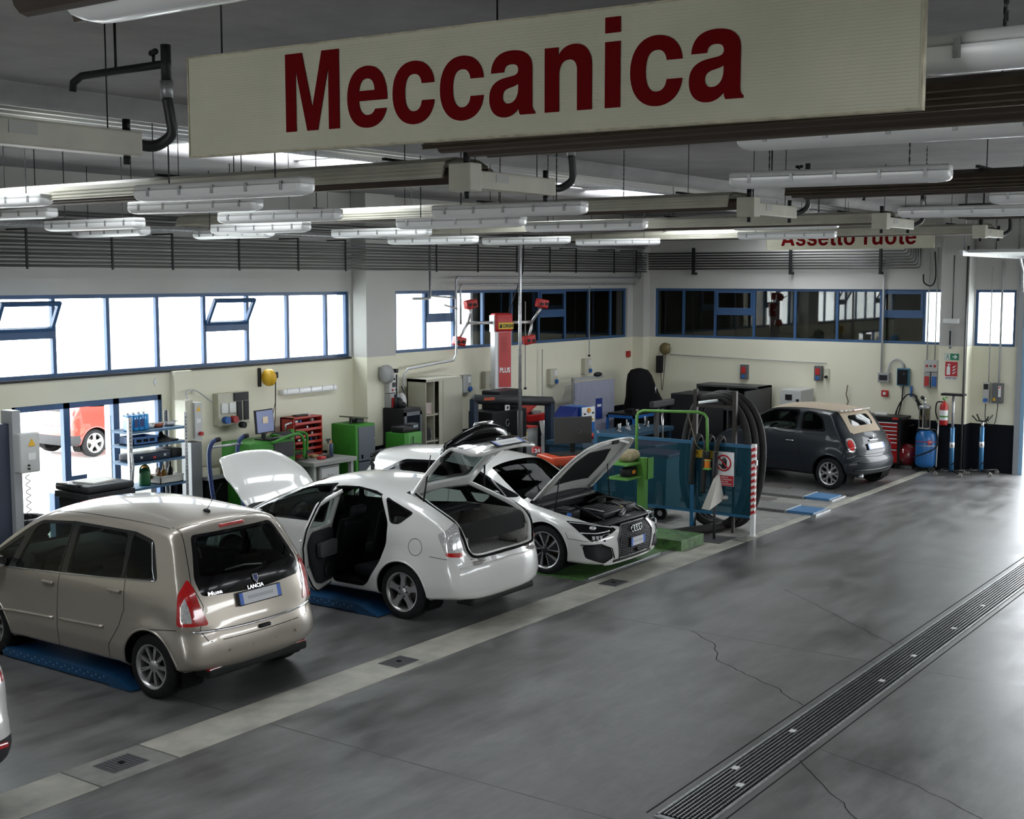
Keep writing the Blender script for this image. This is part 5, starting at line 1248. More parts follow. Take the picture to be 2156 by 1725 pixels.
# ------------------------------------------------------------------ wall fittings
def lab(o, label, cat, group=None): return tag(o, label, cat, group)
gp = 'sockets and switch boxes on the walls'
def wallbox(name, label, wall, u, z, w_, h_, d, mt, group=gp, face=None, parts=()):
    """box on the back wall ('A', u = x) or the right wall ('B', u = y); parts: (name, du, dz, w, h, material, depth)"""
    T = thing(name, label, 'wall box' if name not in CATS else CATS[name], (u, WY, z) if wall == 'A' else (WX, u, z), 0 if wall == 'A' else -PI/2, group)
    # local: x along the wall (to the viewer's right), -y out into the room
    m = B(mt); m.b2((-w_/2, -d, -h_/2), (w_/2, 0, h_/2), bev=min(.012, d/4)); m.build('casing', T)
    for (n, du, dz, pw, ph, pm, pd) in parts:
        m = B(pm)
        if n.endswith('plug') or n.endswith('knob') or n.endswith('button'): m.cyl((du, -d, dz), (du, -d-pd, dz), pw/2, 14)
        else: m.b2((du-pw/2, -d-pd, dz-ph/2), (du+pw/2, -d, dz+ph/2), bev=min(.006, pd/3))
        m.build(n, T)
    return T
CATS = {'socket_bank': 'socket panel', 'hose_reel': 'reel', 'cable_reel': 'reel', 'charging_station': 'charger', 'fire_call_point': 'alarm', 'sign_board': 'sign', 'socket_panel': 'socket panel', 'wall_lamp': 'lamp', 'thermostat_box': 'wall box'}
bl = mat('socket_blue', (.02,.12,.42), .4); rd = mat('socket_red', (.45,.02,.02), .4); dw = mat('dark_window', (.03,.03,.035), .2)
wallbox('socket_bank', 'large grey socket panel with blue and red plugs behind the monitor', 'A', 13.76, 1.86, .64, .50, .12, creamp, None, parts=(('socket', -.20, .02, .13, .16, white, .02), ('socket', -.04, .02, .13, .16, white, .02), ('blue_plug', -.20, -.16, .11, 0, bl, .09), ('red_plug', -.04, -.16, .11, 0, rd, .09), ('breaker_window', .14, .18, .30, .13, dw, .02), ('switch_door', .10, -.04, .10, .30, dw, .02), ('switch_door', .24, -.04, .10, .30, dw, .02), ('black_plug', .13, -.26, .10, 0, black, .09)))
T = wallbox('cable_reel', 'yellow cable reel high on the back wall below the windows', 'A', 14.40, 2.30, .05, .30, .04, darkgrey, None)
m = B(yellow, True); m.lathe([(.0,-.05),(.12,-.05),(.135,-.03),(.135,.03),(.12,.05),(0,.05)], (.06,-.17,0), 'X', 24); m.build('drum', T)
m = B(black); m.box((.12,-.25,.04), (.08,.06,.10), bev=.01); m.build('guide', T); m = B(black); m.tube([(.12,-.25,-.02),(.10,-.26,-.4),(.02,-.2,-.8),(-.1,-.15,-1.0)], .006, 6); m.tube([(.13,-.25,-.02),(.14,-.22,-.5),(.12,-.2,-1.0)], .006, 6); m.build('cable', T)
T = wallbox('wall_lamp', 'fluorescent lamp fixed on the back wall above the red rack', 'A', 15.47, 2.03, 1.30, .07, .05, lampbody, None)
m = B(diff, True); m.box((0,-.075,-.0), (1.26,.07,.10), bev=.03); m.build('diffuser', T)
for k in range(5): m = B(steel); m.b2((-.55+k*.27,-.115,-.03), (-.53+k*.27,-.10,.05)); m.build('clip', T)
T = thing('hose_reel', 'grey hose reel on the pillar of the back wall', 'reel', (16.92, 14.78, 2.22)); m = B(greyp, True); m.lathe([(.0,-.06),(.12,-.06),(.16,-.03),(.16,.03),(.12,.06),(0,.06)], (0,-.14,.0), 'X', 24); m.m(black); m.box((.08,-.28,.06), (.07,.07,.07), bev=.01); m.m(steel); m.box((0,-.04,0),(.06,.08,.24)); m.build('drum', T); m = B(black); m.tube([(.08,-.3,0),(.10,-.28,-.5),(.06,-.25,-.7),(.09,-.24,-.55)], .012, 6); m.cyl((.08,-.27,-.35),(.08,-.27,-.62), .022, 8); m.build('hose', T)
T = thing('switch_box', 'grey machine switch box over red and blue sockets on the pillar', 'wall box', (17.16, 14.80, 1.88)); m = B(lightgrey); m.b2((-.12,-.12,0),(.12,0,.30), bev=.01); m.build('casing', T)
for (x, z, c_) in ((0,.24,black),(-.04,.05,rd),(.05,.05,black)): m = B(c_); m.cyl((x,-.12,z),(x,-.14,z), .018, 10); m.build('push_button', T)
m = B(dw); m.b2((-.04,-.13,.10),(.04,-.12,.18)); m.build('display', T)
m = B(greyp); m.b2((-.12,-.14,-.33),(.12,0,-.01), bev=.01); m.build('socket_box', T)
for x, c_ in ((-.055, rd), (.055, bl)): m = B(c_); m.b2((x-.035,-.17,-.26),(x+.035,-.14,-.08), bev=.01); m.build('socket', T)
m = B(mat('white_bag', (.5,.5,.5), .3), True); m.ell((.24,-.10,-.18), (.09,.08,.16), 12); m.m(black); m.tube(smooth_path([(.1,-.15,-.3),(.25,-.12,-.42),(.32,-.1,-.1),(.2,-.12,.1)], 6), .008, 6); m.build('cable_bundle', T)
wallbox('thermostat_box', 'white wall box beside the first far window', 'A', 17.42, 2.75, .12, .28, .06, white, None)
for i, (x, z, lb) in enumerate(((19.93-.2, 1.85, 'left of the mast'), (22.75, 1.80, 'right of the hanging rope'), (24.1, 1.95, 'above the plastic wrapped panel'), (20.45, 1.88, 'grey, right of the mast'))):
    wallbox('socket_box', 'wall socket box with blue socket '+lb, 'A', x, z, .26, .34, .10, creamp if i != 0 else greyp, gp, parts=(('socket', .06, .08, .09, .12, white, .01), ('blue_plug', .07, -.10, .09, 0, bl, .04)))
wallbox('fire_call_point', 'small red fire alarm box at the far end of the back wall', 'A', 25.97, 2.13, .16, .14, .05, redp, None, parts=(('push_plate', 0, 0, .08, .05, rd, .005),))
# right wall
for i, (y, z, lb) in enumerate(((12.40, 1.80, 'left one under the dim windows'), (10.67, 1.84, 'right one of the pair under the dim windows'))):
    wallbox('socket_box', 'dark socket box with red flap, '+lb, 'B', y, z, .17, .32, .11, mat('box_dark', (.10,.105,.11), .5), gp, parts=(('flap', 0, .04, .10, .14, rd, .02), ('blue_cap', 0, -.10, .08, .06, bl, .02)))
wallbox('socket_box', 'small white box with black plug beside a socket box', 'B', 10.49, 1.84, .10, .22, .06, creamp, gp, parts=(('black_plug', 0, -.07, .06, 0, black, .06),))
wallbox('meter_box', 'grey box with dark window above the red alarm point', 'B', 9.24, 1.81, .24, .20, .10, greyp, None, parts=(('window', 0, .0, .17, .11, dw, .012),))
wallbox('fire_call_point', 'red alarm call point on the right wall under the grey meter box', 'B', 9.22, 1.48, .14, .13, .06, redp, None, parts=(('push_plate', 0, 0, .06, .06, white, .006),))
T = wallbox('charging_station', 'black car charging station with blue rim on the right wall', 'B', 8.83, 1.84, .25, .36, .10, mat('charger_blue', (.01,.13,.22), .35), None, parts=(('front_cover', 0, .0, .20, .31, mat('charger_black', (.012,.013,.015), .2), .03), ('display', .03, .07, .06, .05, darkgrey, .035)))
m = B(black); m.tube([(0,-.05,-.16),(-.02,-.05,-.5),(-.10,-.06,-.85),(-.14,-.08,-1.1),(-.1,-.1,-1.2)], .014, 8); m.build('cable', T)
T = thing('coiled_cable', 'black charging cable looped over a blue hook on the right wall', 'cable', (WX, 8.66, 1.55), -PI/2); m = B(bl); m.box((0,-.05,0), (.03,.08,.22), bev=.006); m.build('hook', T)
for k in range(3): m = B(black); m.tube(smooth_path([(-.32-.03*k,-.08,-.75),(-.26,-.08,-.35),(-.10,-.09,-.10),(0.0,-.1,-.06+.0*k),(.10,-.09,-.10),(.26-.03*k,-.08,-.40),(.32+.04*k,-.08,-.75)], 6), .014, 8); m.build('cable_loop', T)
wallbox('switch_box', 'grey switch box with three windows above two sockets near the pillar of the right wall', 'B', 8.26, 2.09, .28, .24, .10, lightgrey, gp, parts=(('switch', -.08, 0, .05, .05, rd, .01), ('switch', 0, 0, .04, .03, black, .01), ('switch', .08, 0, .05, .05, rd, .01)))
for y, c_, lb in ((8.33, rd, 'red'), (8.18, bl, 'blue')): wallbox('socket_box', 'socket box with '+lb+' flap under the three window switch box', 'B', y, 1.80, .13, .32, .11, greyp, gp, parts=(('flap', 0, -.02, .09, .20, c_, .02),))
wallbox('socket_box', 'socket strip with plugged cable right of the pillar on the right wall', 'B', 7.16, 1.60, .13, .42, .07, lightgrey, gp, parts=(('window', 0, .12, .09, .11, dw, .01), ('blue_plug', 0, -.15, .08, 0, bl, .05)))
wallbox('control_box', 'dark grey control box with red lamps beside the roller door', 'B', 6.93, 1.60, .20, .40, .13, mat('box_dark', (.10,.105,.11), .5), None, parts=(('warning_sticker', -.05, -.12, .05, .06, yellow, .003), ('button_panel', .05, .04, .05, .22, white, .006), ('red_light', .05, .12, .03, .03, mat('red_led', (.8,.02,.02), .3), .01)))
T = thing('hanging_cable', 'thin cable sagging between the two boxes right of the pillar', 'cable', (WX-.05, 7.1, 1.38)); m = B(black); m.tube(smooth_path([(0,.06,.0),(0,.06,-.28),(0,.0,-.42),(0,-.12,-.40),(0,-.17,-.1),(0,-.17,.03)], 6), .008, 6); m.build('cable', T)
for k, (y, z0, z1, lb) in enumerate(((9.30,1.91,4.4,'thick grey vertical pipe rising from the meter box'), (8.36,2.2,4.5,'thin vertical pipe left of the bright window'), (8.20,2.2,4.5,'thin vertical pipe in front of the bright window'), (7.12,1.8,4.1,'thin white vertical pipe above the socket strip'), (6.92,1.8,4.2,'white conduit above the dark control box'))):
    m = B(mat('pvc_grey', (.45,.46,.46), .4)); m.cyl((WX-.05, y, z0), (WX-.05, y, z1), .022 if k in (0, 4) else .012, 8); m.build('wall_pipe', label=lb, cat='pipe', group='vertical wall pipes')
m = B(mat('pvc_grey', (.45,.46,.46), .4)); m.tube(smooth_path([(WX-.05,9.16,1.92),(WX-.05,9.12,2.1),(WX-.05,9.0,2.2),(WX-.05,8.88,2.15),(WX-.05,8.84,2.02)], 6), .022, 8); m.build('wall_pipe', label='curved grey conduit arching from the meter box to the charging station', cat='pipe', group='vertical wall pipes')
m = B(mat('pvc_grey', (.45,.46,.46), .4)); m.tube([(WX-.03,14.3,2.12),(WX-.03,12.4,2.09),(WX-.03,10.5,2.06)], .010, 6); m.build('wall_pipe', label='thin horizontal conduit joining the socket boxes of the right wall', cat='pipe', group='vertical wall pipes')
T = thing('cable_reel', 'dark cable reel with hanging loop in the corner of the right wall', 'reel', (WX, 14.4, 2.24), -PI/2); m = B(mat('reel_olive', (.16,.13,.05), .5), True); m.lathe([(0,-.05),(.12,-.05),(.14,0),(.12,.05),(0,.05)], (.05,-.16,.02), 'Y', 20); m.m(black); m.box((.05,-.06,.02),(.08,.12,.2)); m.build('drum', T); m = B(black); m.tube(smooth_path([(.0,-.15,-.1),(-.05,-.15,-.5),(-.02,-.15,-.95),(.03,-.15,-.5),(.06,-.15,-.1)], 6), .008, 6); m.box((-.12,-.1,-.35), (.14,.12,.4), bev=.02); m.build('cable', T)
for i, (x, za, zb) in enumerate(((21.68,1.65,3.4),(22.3,1.4,2.4),(24.14,2.2,3.7))): m = B(mat('rope_grey', (.35,.35,.33), .7)); m.cyl((x, WY-.1, za), (x, WY-.1, zb), .012, 6); m.m(black); m.cyl((x, WY-.1, za-.04), (x, WY-.1, za), .03, 8); m.build('pull_rope', label=['thin rope hanging left of the first far wall socket', 'short grey pipe down to the red toolbox', 'thin pipe down to the socket over the wrapped panel'][i], cat='pipe', group='thin lines on the back wall')
# signs on the right wall pillar
px = 26.115
T = thing('sign_board', 'green escape route sign with running figure and arrow on the pillar', 'sign', (px, 7.76, 2.31), -PI/2)
m = B(mat('sign_green', (.01,.20,.10), .4)); m.b2((-.14,-.008,-.065),(.14,0,.065)); m.build('panel', T); m = B(white)
m.b2((-.135,-.011,-.06),(-.03,-.008,.06)); m.prism([(.02,.012),(.07,.012),(.05,.04),(.075,.04),(.115,0),(.075,-.04),(.05,-.04),(.07,-.012),(.02,-.012)], ((0,-.008,0),(1,0,0),(0,0,1)), .003); m.build('arrow', T)
m = B(mat('sign_green', (.01,.20,.10), .4)); 
m.cyl((-.075,-.011,.038),(-.075,-.014,.038), .010, 10)
for P in ([(-.085,.025),(-.07,.028),(-.072,-.005),(-.088,-.005)], [(-.088,-.003),(-.078,-.003),(-.10,-.045),(-.115,-.045)], [(-.08,-.003),(-.07,.0),(-.05,-.02),(-.045,-.05),(-.055,-.05),(-.06,-.025)], [(-.072,.022),(-.05,.005),(-.055,0),(-.075,.014)], [(-.085,.022),(-.11,.012),(-.108,.004),(-.086,.012)]): m.prism(P, ((0,-.011,0),(1,0,0),(0,0,1)), .003)
m.build('running_figure', T)
T = thing('sign_board', 'red fire extinguisher sign with ESTINTORE caption on the pillar', 'sign', (px, 7.76, 2.04), -PI/2)
m = B(mat('sign_redp', (.45,.01,.02), .4)); m.b2((-.12,-.008,-.12),(.12,0,.17)); m.m(white); m.b2((-.12,-.008,-.19),(.12,0,-.12)); m.build('panel', T)
m = B(white); m.prism([(-.09,-.09),(-.02,-.09),(-.02,.06),(-.035,.08),(-.075,.08),(-.09,.06)], ((0,-.008,0),(1,0,0),(0,0,1)), .003); m.b2((-.065,-.011,.08),(-.045,-.008,.11)); m.prism([(-.10,.12),(-.03,.13),(-.01,.10),(-.04,.105)], ((0,-.008,0),(1,0,0),(0,0,1)), .003); m.build('extinguisher_symbol', T)
m = B(white)
for k in range(3): m.prism([(.02,-.08+k*.06),(.06,-.06+k*.06),(.10,-.02+k*.06),(.06,-.03+k*.06),(.03,-.05+k*.06)], ((0,-.008,0),(1,0,0),(0,0,1)), .003)
m.build('flame_symbol', T); text_mesh('lettering', 'ESTINTORE', .05, black, ((-.105,-.0095,-.172),(1,0,0),(0,0,1)), .002, .001, T, fit=(.21,.035))
T = thing('emergency_lamp', 'white wall lamp with dark handle on the pillar of the right wall', 'lamp', (26.11, 7.78, 3.02), -PI/2); m = B(white, True); m.b2((-.16,-.09,-.05),(.16,0,.05), bev=.02); m.build('housing', T); m = B(greyp, True); m.box((.0,-.05,-.33), (.06,.05,.44), bev=.02); m.m(darkgrey); m.box((0,-.08,-.33),(.03,.03,.28)); m.build('handle', T); m = B(pipem); m.cyl((.02,-.04,.05),(.02,-.04,1.3), .012, 8); m.build('conduit', T)
T = thing('fire_extinguisher', 'red fire extinguisher with white label and green ribbon on the pillar', 'fire extinguisher', (25.98, 7.84, .95))
m = B(redp, True); m.lathe([(0,0),(.075,0),(.08,.02),(.08,.36),(.065,.42),(.03,.45),(.025,.48),(0,.48)], seg=24); m.build('cylinder', T); m = B(white); m.lathe([(.0815,.10),(.0815,.30)], seg=24); m.m(greenp); m.lathe([(.082,.16),(.082,.19)], seg=24); m.build('label_band', T)
m = B(mat('ribbon_green', (.05,.3,.05), .5)); m.box((-.02,0,.52), (.10,.03,.03), M=Matrix.Rotation(.4,4,'Y')); m.box((.05,-.03,.55),(.1,.02,.02)); m.build('handle', T); m = B(black); m.tube(smooth_path([(0,.03,.46),(0,.14,.44),(0,.16,.25),(0,.11,.10)], 6), .014, 8); m.build('hose', T); m = B(steel); m.box((.10,0,.3),(.06,.06,.12)); m.build('bracket', T)
m = B(pipem); m.cyl((26.08,7.50,0),(26.08,7.50,4.5), .02, 8); m.build('wall_pipe', label='dark vertical pipe on the corner of the right wall pillar', cat='pipe', group='vertical wall pipes')
for (x, y, lb) in ((26.40, 8.94, 'curled cord with grip hanging behind the grey car roof'),): T = thing('coiled_grip_cable', lb, 'cable', (x, 10.0, 1.62)); m = B(mat('cord_brown', (.12,.08,.05), .6)); m.tube([(0,0,0),(0,.03,-.2),(0,-.02,-.35),(0,.03,-.5),(0,0,-.62)], .012, 6); m.build('cord', T)
T = thing('stair_ladder', 'blue hook with dark bent pipe at the right wall', 'hook', (WX-.06, 8.55, 1.35)); m = B(black); m.tube([(0,0,.12),(0,0,.0),(0,-.06,-.02),(0,-.06,-.06),(0,-.13,-.06)], .015, 6); m.build('tap', T); T['label'] = 'small black wall tap right of the looped cable'; T['category'] = 'tap'; T.name = 'wall_tap'
m = B(black); m.tube(smooth_path([(WX-.1,8.25,4.4),(WX-.1,8.22,3.9),(WX-.1,8.3,3.72),(WX-.1,8.45,3.78),(WX-.1,8.47,3.95)], 6), .014, 8); m.build('hanging_cable', label='black cable end curling above the bright window of the right wall', cat='cable')
# ------------------------------------------------------------------ by the shop door: lift posts, tyres, bin, shelf
T = thing('lift_post', 'grey lift post with white control box at the left edge beside the shop door', 'vehicle lift', (8.82, 13.3, 0))
m = B(mat('lift_grey', (.30,.31,.32), .4)); m.b2((-.11,-.12,0),(.0,.10,2.35), bev=.01); m.m(mat('lift_dark', (.03,.04,.07), .5)); m.b2((-.45,-.05,0),(-.11,.2,2.2)); m.b2((-.35,-.3,0),(.12,.3,.03)); m.build('column', T)
m = B(lightgrey, True); m.box((.03,-.16,1.86), (.26,.16,.46), bev=.02); m.build('control_box', T); m = B(yellow); m.prism([(-.05,0),(.05,0),(0,.09)], ((.05,-.245,1.94),(1,0,0),(0,0,1)), -.002); m.m(white); m.b2((.0,-.244,1.78),(.1,-.241,1.86)); m.build('warning_label', T)
m = B(black)
for z in (1.68,1.72): m.cyl((.0,-.24,z),(.0,-.262,z), .012, 8)
m.build('push_button', T); m = B(black); m.tube([(.04+.025*math.cos(k*.9), -.16+.025*math.sin(k*.9), 1.6-k*.012) for k in range(60)], .006, 5); m.build('spiral_cable', T)
def tyre(loc, R, w_, label, group, M=None):
    m = B(rubber, True); m.lathe([(R*.6,-w_/2),(R*.93,-w_/2),(R,-w_/2+.03),(R,w_/2-.03),(R*.93,w_/2),(R*.6,w_/2),(R*.58,0),(R*.6,-w_/2)], seg=36)
    m.m(gap)
    for k in (-.04, 0, .04): m.lathe([(R+.001,k-.005),(R+.001,k+.005)], seg=36)
    o = m.build('tyre', label=label, cat='tyre', group=group); o.location = loc; return o
for k, lb in enumerate(('bottom tyre of the stack by the open shop door', 'second tyre from the floor in the stack by the shop door', 'third tyre from the floor in the stack by the shop door', 'top tyre of the stack by the open shop door')): tyre((9.38+.02*(k % 2), 14.1, .115+k*.23), .33, .22, lb, 'tyres stacked by the shop door')
T = thing('wheelie_bin', 'large dark grey waste container with lid and white label', 'waste bin', (10.22, 13.72, 0), .0); T.scale = (.62, .80, 1.0)
bm_ = mat('bin_plastic', (.035,.038,.042), .45)
m = B(bm_); 
def taper(m, x0, x1, y0, y1, z0, z1, g): 
    vs = [m.bm.verts.new(p) for p in ((x0+g,y0+g,z0),(x1-g,y0+g,z0),(x1-g,y1-g,z0),(x0+g,y1-g,z0),(x0,y0,z1),(x1,y0,z1),(x1,y1,z1),(x0,y1,z1))]
    m._fin([m.bm.faces.new([vs[i] for i in f]) for f in ((3,2,1,0),(4,5,6,7),(0,1,5,4),(1,2,6,5),(2,3,7,6),(3,0,4,7))])
taper(m, -.55,.52,-.38,.38,.12,1.18,.09); m.b2((-.60,-.42,1.12),(.56,.42,1.20), bev=.01)
for x in (-.3,.0,.3): m.b2((x-.02,-.41,.9),(x+.02,-.36,1.12))
m.build('container', T); m = B(bm_, True); m.box((-.02,0,1.25), (1.14,.84,.09), bev=.04); m.build('lid', T)
m = B(black); m.b2((.10,-.42,.62),(.46,-.37,1.0), bev=.01); m.build('label_holder', T); m = B(white); m.b2((.19,-.428,.70),(.37,-.42,.93)); m.build('label', T)
for x in (-.4,.4):
    for y in (-.25,.25): m = B(rubber); m.cyl((x,y-.03,.07),(x,y+.03,.07), .07, 14); m.build('wheel', T)
m = B(bm_); m.tube([(-.7,-.2,1.3),(-.6,-.2,1.3),(-.5,-.2,1.28)], .02, 6); m.tube([(-.7,.2,1.3),(-.5,.2,1.28)], .02, 6); m.tube([(-.7,-.25,1.3),(-.7,.25,1.3)], .02, 6); m.build('handle', T)
m = B(mat('white_paper', (.7,.7,.66), .8)); m.box((10.2,13.72,1.305), (.40,.34,.02), rz=.2); m.build('paper_sheet', label='white sheet lying on the waste container lid', cat='paper')
T = thing('oil_drum', 'dark round tub edge behind the beige minivan roof', 'tub', (9.55, 12.9, 0)); m = B(mat('tub_dark', (.02,.02,.022), .4), True); m.lathe([(0,.02),(.30,.0),(.33,.6),(.33,1.0),(.35,1.02),(.32,1.02),(.31,.98),(.28,.1),(0,.08)]); m.build('tub', T); m = B(steel); m.tube([(.34*math.cos(a), .34*math.sin(a), 1.02) for a in np.linspace(0,2*PI,30)[:-1]], .014, 6, closed=True); m.build('rim', T)
# shelf unit
sx0, sx1, sy0, sy1 = 11.12, 12.12, 14.18, 14.62
T = thing('metal_shelf', 'galvanised shelf unit with blue shelves standing in front of the shop door', 'shelf', ((sx0+sx1)/2, (sy0+sy1)/2, 0)); ox, oy = (sx0+sx1)/2, (sy0+sy1)/2
for x in (sx0, sx1):
    for y in (sy0, sy1):
        m = B(steel); s_ = 1 if x == sx0 else -1; q = 1 if y == sy0 else -1
        m.b2((x-ox, y-oy, 0), (x-ox+s_*.05, y-oy+q*.004, 2.0)); m.b2((x-ox, y-oy, 0), (x-ox+s_*.004, y-oy+q*.05, 2.0)); m.m(gap)
        for k in range(38): m.b2((x-ox+s_*.018, y-oy-q*.002, .06+k*.05), (x-ox+s_*.028, y-oy-q*.0, .085+k*.05))
        m.build('upright', T)
SH = [1.80, 1.60, 1.37, 1.02, .62, .2]
for z in SH:
    m = B(mat('shelf_blue', (.06,.14,.24), .4, .2)); m.b2((sx0-ox+.004, sy0-oy+.004, z-.03), (sx1-ox-.004, sy1-oy-.004, z)); m.build('shelf', T)
g1 = 'things on the blue shelves'
blq = mat('blue_fluid', (.01,.25,.62), .15, coat=.6)
for k, (x, y) in enumerate(((11.20,14.30),(11.29,14.30),(11.38,14.30),(11.47,14.31))):
    T = thing('fluid_bottle', ['first', 'second', 'third', 'fourth'][k]+' bright blue fluid bottle from the left on the top shelf', 'bottle', (x, y, 1.80), 0, 'blue bottles on the top shelf'); m = B(blq, True); m.box((0,0,.11), (.082,.13,.22), bev=.018); m.build('bottle', T); m = B(white); m.cyl((0,0,.22),(0,0,.25), .016, 10); m.build('cap', T)
    if k in (1, 2): m = B(mat('label_navy', (.01,.03,.15), .4)); m.b2((-.03,-.068,.05),(.03,-.065,.16)); m.build('label', T)
def crate(x, y, z, w_, d, h, col, label, name='crate', cat='crate', rz=0, lid=False, slots=True):
    T = thing(name, label, cat, (x, y, z), rz); m = B(col); t = .012
    for a, b_ in (((-w_/2,-d/2,0),(w_/2,d/2,t)), ((-w_/2,-d/2,0),(w_/2,-d/2+t,h)), ((-w_/2,d/2-t,0),(w_/2,d/2,h)), ((-w_/2,-d/2,0),(-w_/2+t,d/2,h)), ((w_/2-t,-d/2,0),(w_/2,d/2,h))): m.b2(a, b_)
    m.b2((-w_/2-.008,-d/2-.008,h-.02),(w_/2+.008,-d/2,h)); m.build('box', T)
    if slots:
        m = B(gap)
        for k in range(3): m.b2((-w_/2+w_*(.14+.26*k),-d/2-.010,h*.35),(-w_/2+w_*(.32+.26*k),-d/2-.001,h*.7))
        m.build('handhold', T)
    if lid: m = B(lid); m.b2((-w_/2,-d/2,h),(w_/2,d/2,h+.015), bev=.004); m.build('lid', T)
    return T
crateblue = mat('crate_blue', (.03,.12,.32), .45)
crate(11.45,14.40,1.60,.42,.30,.11,crateblue,'blue plastic crate on the second shelf')
T = thing('tool_case', 'black funnel tray beside the blue crate on the second shelf', 'tray', (11.83,14.40,1.60)); m = B(black, True); m.lathe([(.16,0),(.15,.03),(.04,.09),(.02,.13)], seg=24); m.box((0,0,.012),(.4,.28,.024), bev=.008); m.build('tray', T)
T = thing('tool_case', 'flat dark tool case lying on the third shelf', 'case', (11.55,14.40,1.37)); m = B(mat('case_navy', (.02,.03,.05), .4), True); m.box((0,0,.05),(.62,.34,.10), bev=.02); m.m(rd); m.box((.02,-.172,.04),(.05,.01,.03)); m.build('shell', T); m = B(steel); m.box((-.2,-.174,.06),(.04,.01,.03)); m.box((.2,-.174,.06),(.04,.01,.03)); m.build('latch', T)
T = thing('tool_case', 'long dark case on the right of the third shelf', 'case', (11.98,14.42,1.37)); m = B(black, True); m.box((0,0,.06),(.20,.34,.12), bev=.02); m.build('shell', T)
for i, (x, lb, c_) in enumerate(((11.62,'white rimmed tin on the top shelf',white),(11.78,'brown rimmed paper tray on the top shelf',mat('tin_brown',(.3,.07,.03),.5)),(11.98,'grey metal tray at the right of the top shelf',steel))):
    T = thing('tin_tray', lb, 'tray', (x, 14.40, 1.80)); m = B(c_, True); m.lathe([(0,.004),(.07,.004),(.09,.05),(.083,.05),(.065,.012),(0,.012)], seg=20); m.build('bowl', T)
    for k in range(3): m = B(steel); m.cyl((-.10+.03*k,-.05+.03*k,.055),(.12,.04*k-.04,.06), .006, 6); m.build('tool_shaft', T)
T = thing('watering_can', 'green watering can on the fourth shelf', 'watering can', (11.50,14.36,1.02)); m = B(mat('can_green', (.01,.10,.03), .4), True); m.lathe([(0,.0),(.075,.0),(.08,.02),(.08,.20),(.06,.23),(.03,.24)]); m.build('body', T); m = B(mat('can_green', (.01,.10,.03), .4)); m.tube(arc((0,0,.20), .08, -.3, PI+.3, 12), .010, 6); m.build('handle', T)
T = thing('funnel', 'orange funnel standing on the fourth shelf', 'funnel', (11.62,14.50,1.08)); m = B(mat('funnel_orange', (.75,.28,.01), .4), True); m.lathe([(.10,0),(.095,.02),(.02,.22),(.015,.28)], seg=24); m.build('cone', T)
crate(11.86,14.38,1.02,.40,.32,.11,mat('bin_white', (.52,.52,.48), .5),'white open bin with bottles on the fourth shelf', slots=False)
for i, (x, y, c_, lb, h_) in enumerate(((11.75,14.36,mat('brown_bottle',(.16,.06,.015),.3),'brown bottle lying in the white bin',.20),(11.88,14.42,mat('amber_box',(.40,.22,.04),.5),'amber package in the white bin',.22),(11.98,14.40,black,'black spray nozzle bottle in the white bin',.26),(11.80,14.46,white,'white can at the back of the white bin',.25))):
    m = B(c_, True); m.lathe([(0,.0),(.035,.0),(.038,h_*.6),(.014,h_*.75),(.014,h_),(0,h_)], (x,y,1.034), seg=14); m.build('spray_bottle', label=lb, cat='bottle', group='bottles in the white bin')
T = thing('pump_handle', 'silver lever pump leaning in front of the shelf', 'pump', (11.02,14.05,0)); m = B(steel); m.tube([(0,0,.9),(.05,0,1.35),(.03,0,1.55)], .016, 8); m.m(darkgrey); m.cyl((0,0,.0),(0,0,1.0), .05, 12); m.build('lever', T); T.name = 'hand_pump'
T = thing('grease_drum', 'dark green drum below the hand pump', 'drum', (11.22,13.95,0)); m = B(mat('drum_green', (.01,.05,.04), .4), True); m.lathe([(0,0),(.17,0),(.17,.9),(.15,.93),(0,.93)], seg=28); m.build('barrel', T)
crate(11.5,14.35,.62,.55,.34,.20,mat('bin_white2', (.45,.48,.50), .5),'white and grey storage box on the fifth shelf', slots=False)
crate(11.92,14.38,.62,.28,.30,.18,black,'black box beside the white storage box on the fifth shelf', slots=False)
# second lift post with its electric box
T = thing('lift_post', 'grey lift post with warning triangle and red stop knob right of the shelf', 'vehicle lift', (12.66, 14.72, 0))
m = B(mat('lift_grey2', (.17,.175,.18), .4, .3)); m.b2((-.10,-.10,0),(.10,.12,1.48), bev=.008); m.b2((-.25,-.3,0),(.25,.25,.02)); m.build('column', T)
m = B(creamp); m.b2((-.16,-.06,1.52),(-.02,.16,2.1)); m.m(lightgrey); m.b2((-.02,-.10,1.50),(.12,.10,2.06), bev=.01); m.build('control_box', T)
m = B(yellow); m.prism([(-.045,0),(.045,0),(0,.08)], ((.05,-.104,1.93),(1,0,0),(0,0,1)), -.002); m.m(white); m.b2((.01,-.103,1.76),(.09,-.1,1.82)); m.build('warning_label', T); m = B(redp); m.cyl((.07,-.10,1.60),(.07,-.15,1.60), .03, 14); m.build('stop_knob', T)
m = B(lightgrey); m.tube(smooth_path([(.05,.1,2.06),(.1,.22,2.18),(.3,.24,2.2),(.65,.28,2.0)], 5), .014, 6); m.build('conduit', T)
m = B(white); m.prism([(-.03,0),(0,-.06),(.03,0),(0,.06)], ((12.35, WY-.01, 2.36),(1,0,0),(0,0,1)), -.01); m.build('wall_diamond', label='small white diamond marker on the wall above the shop door', cat='marker')

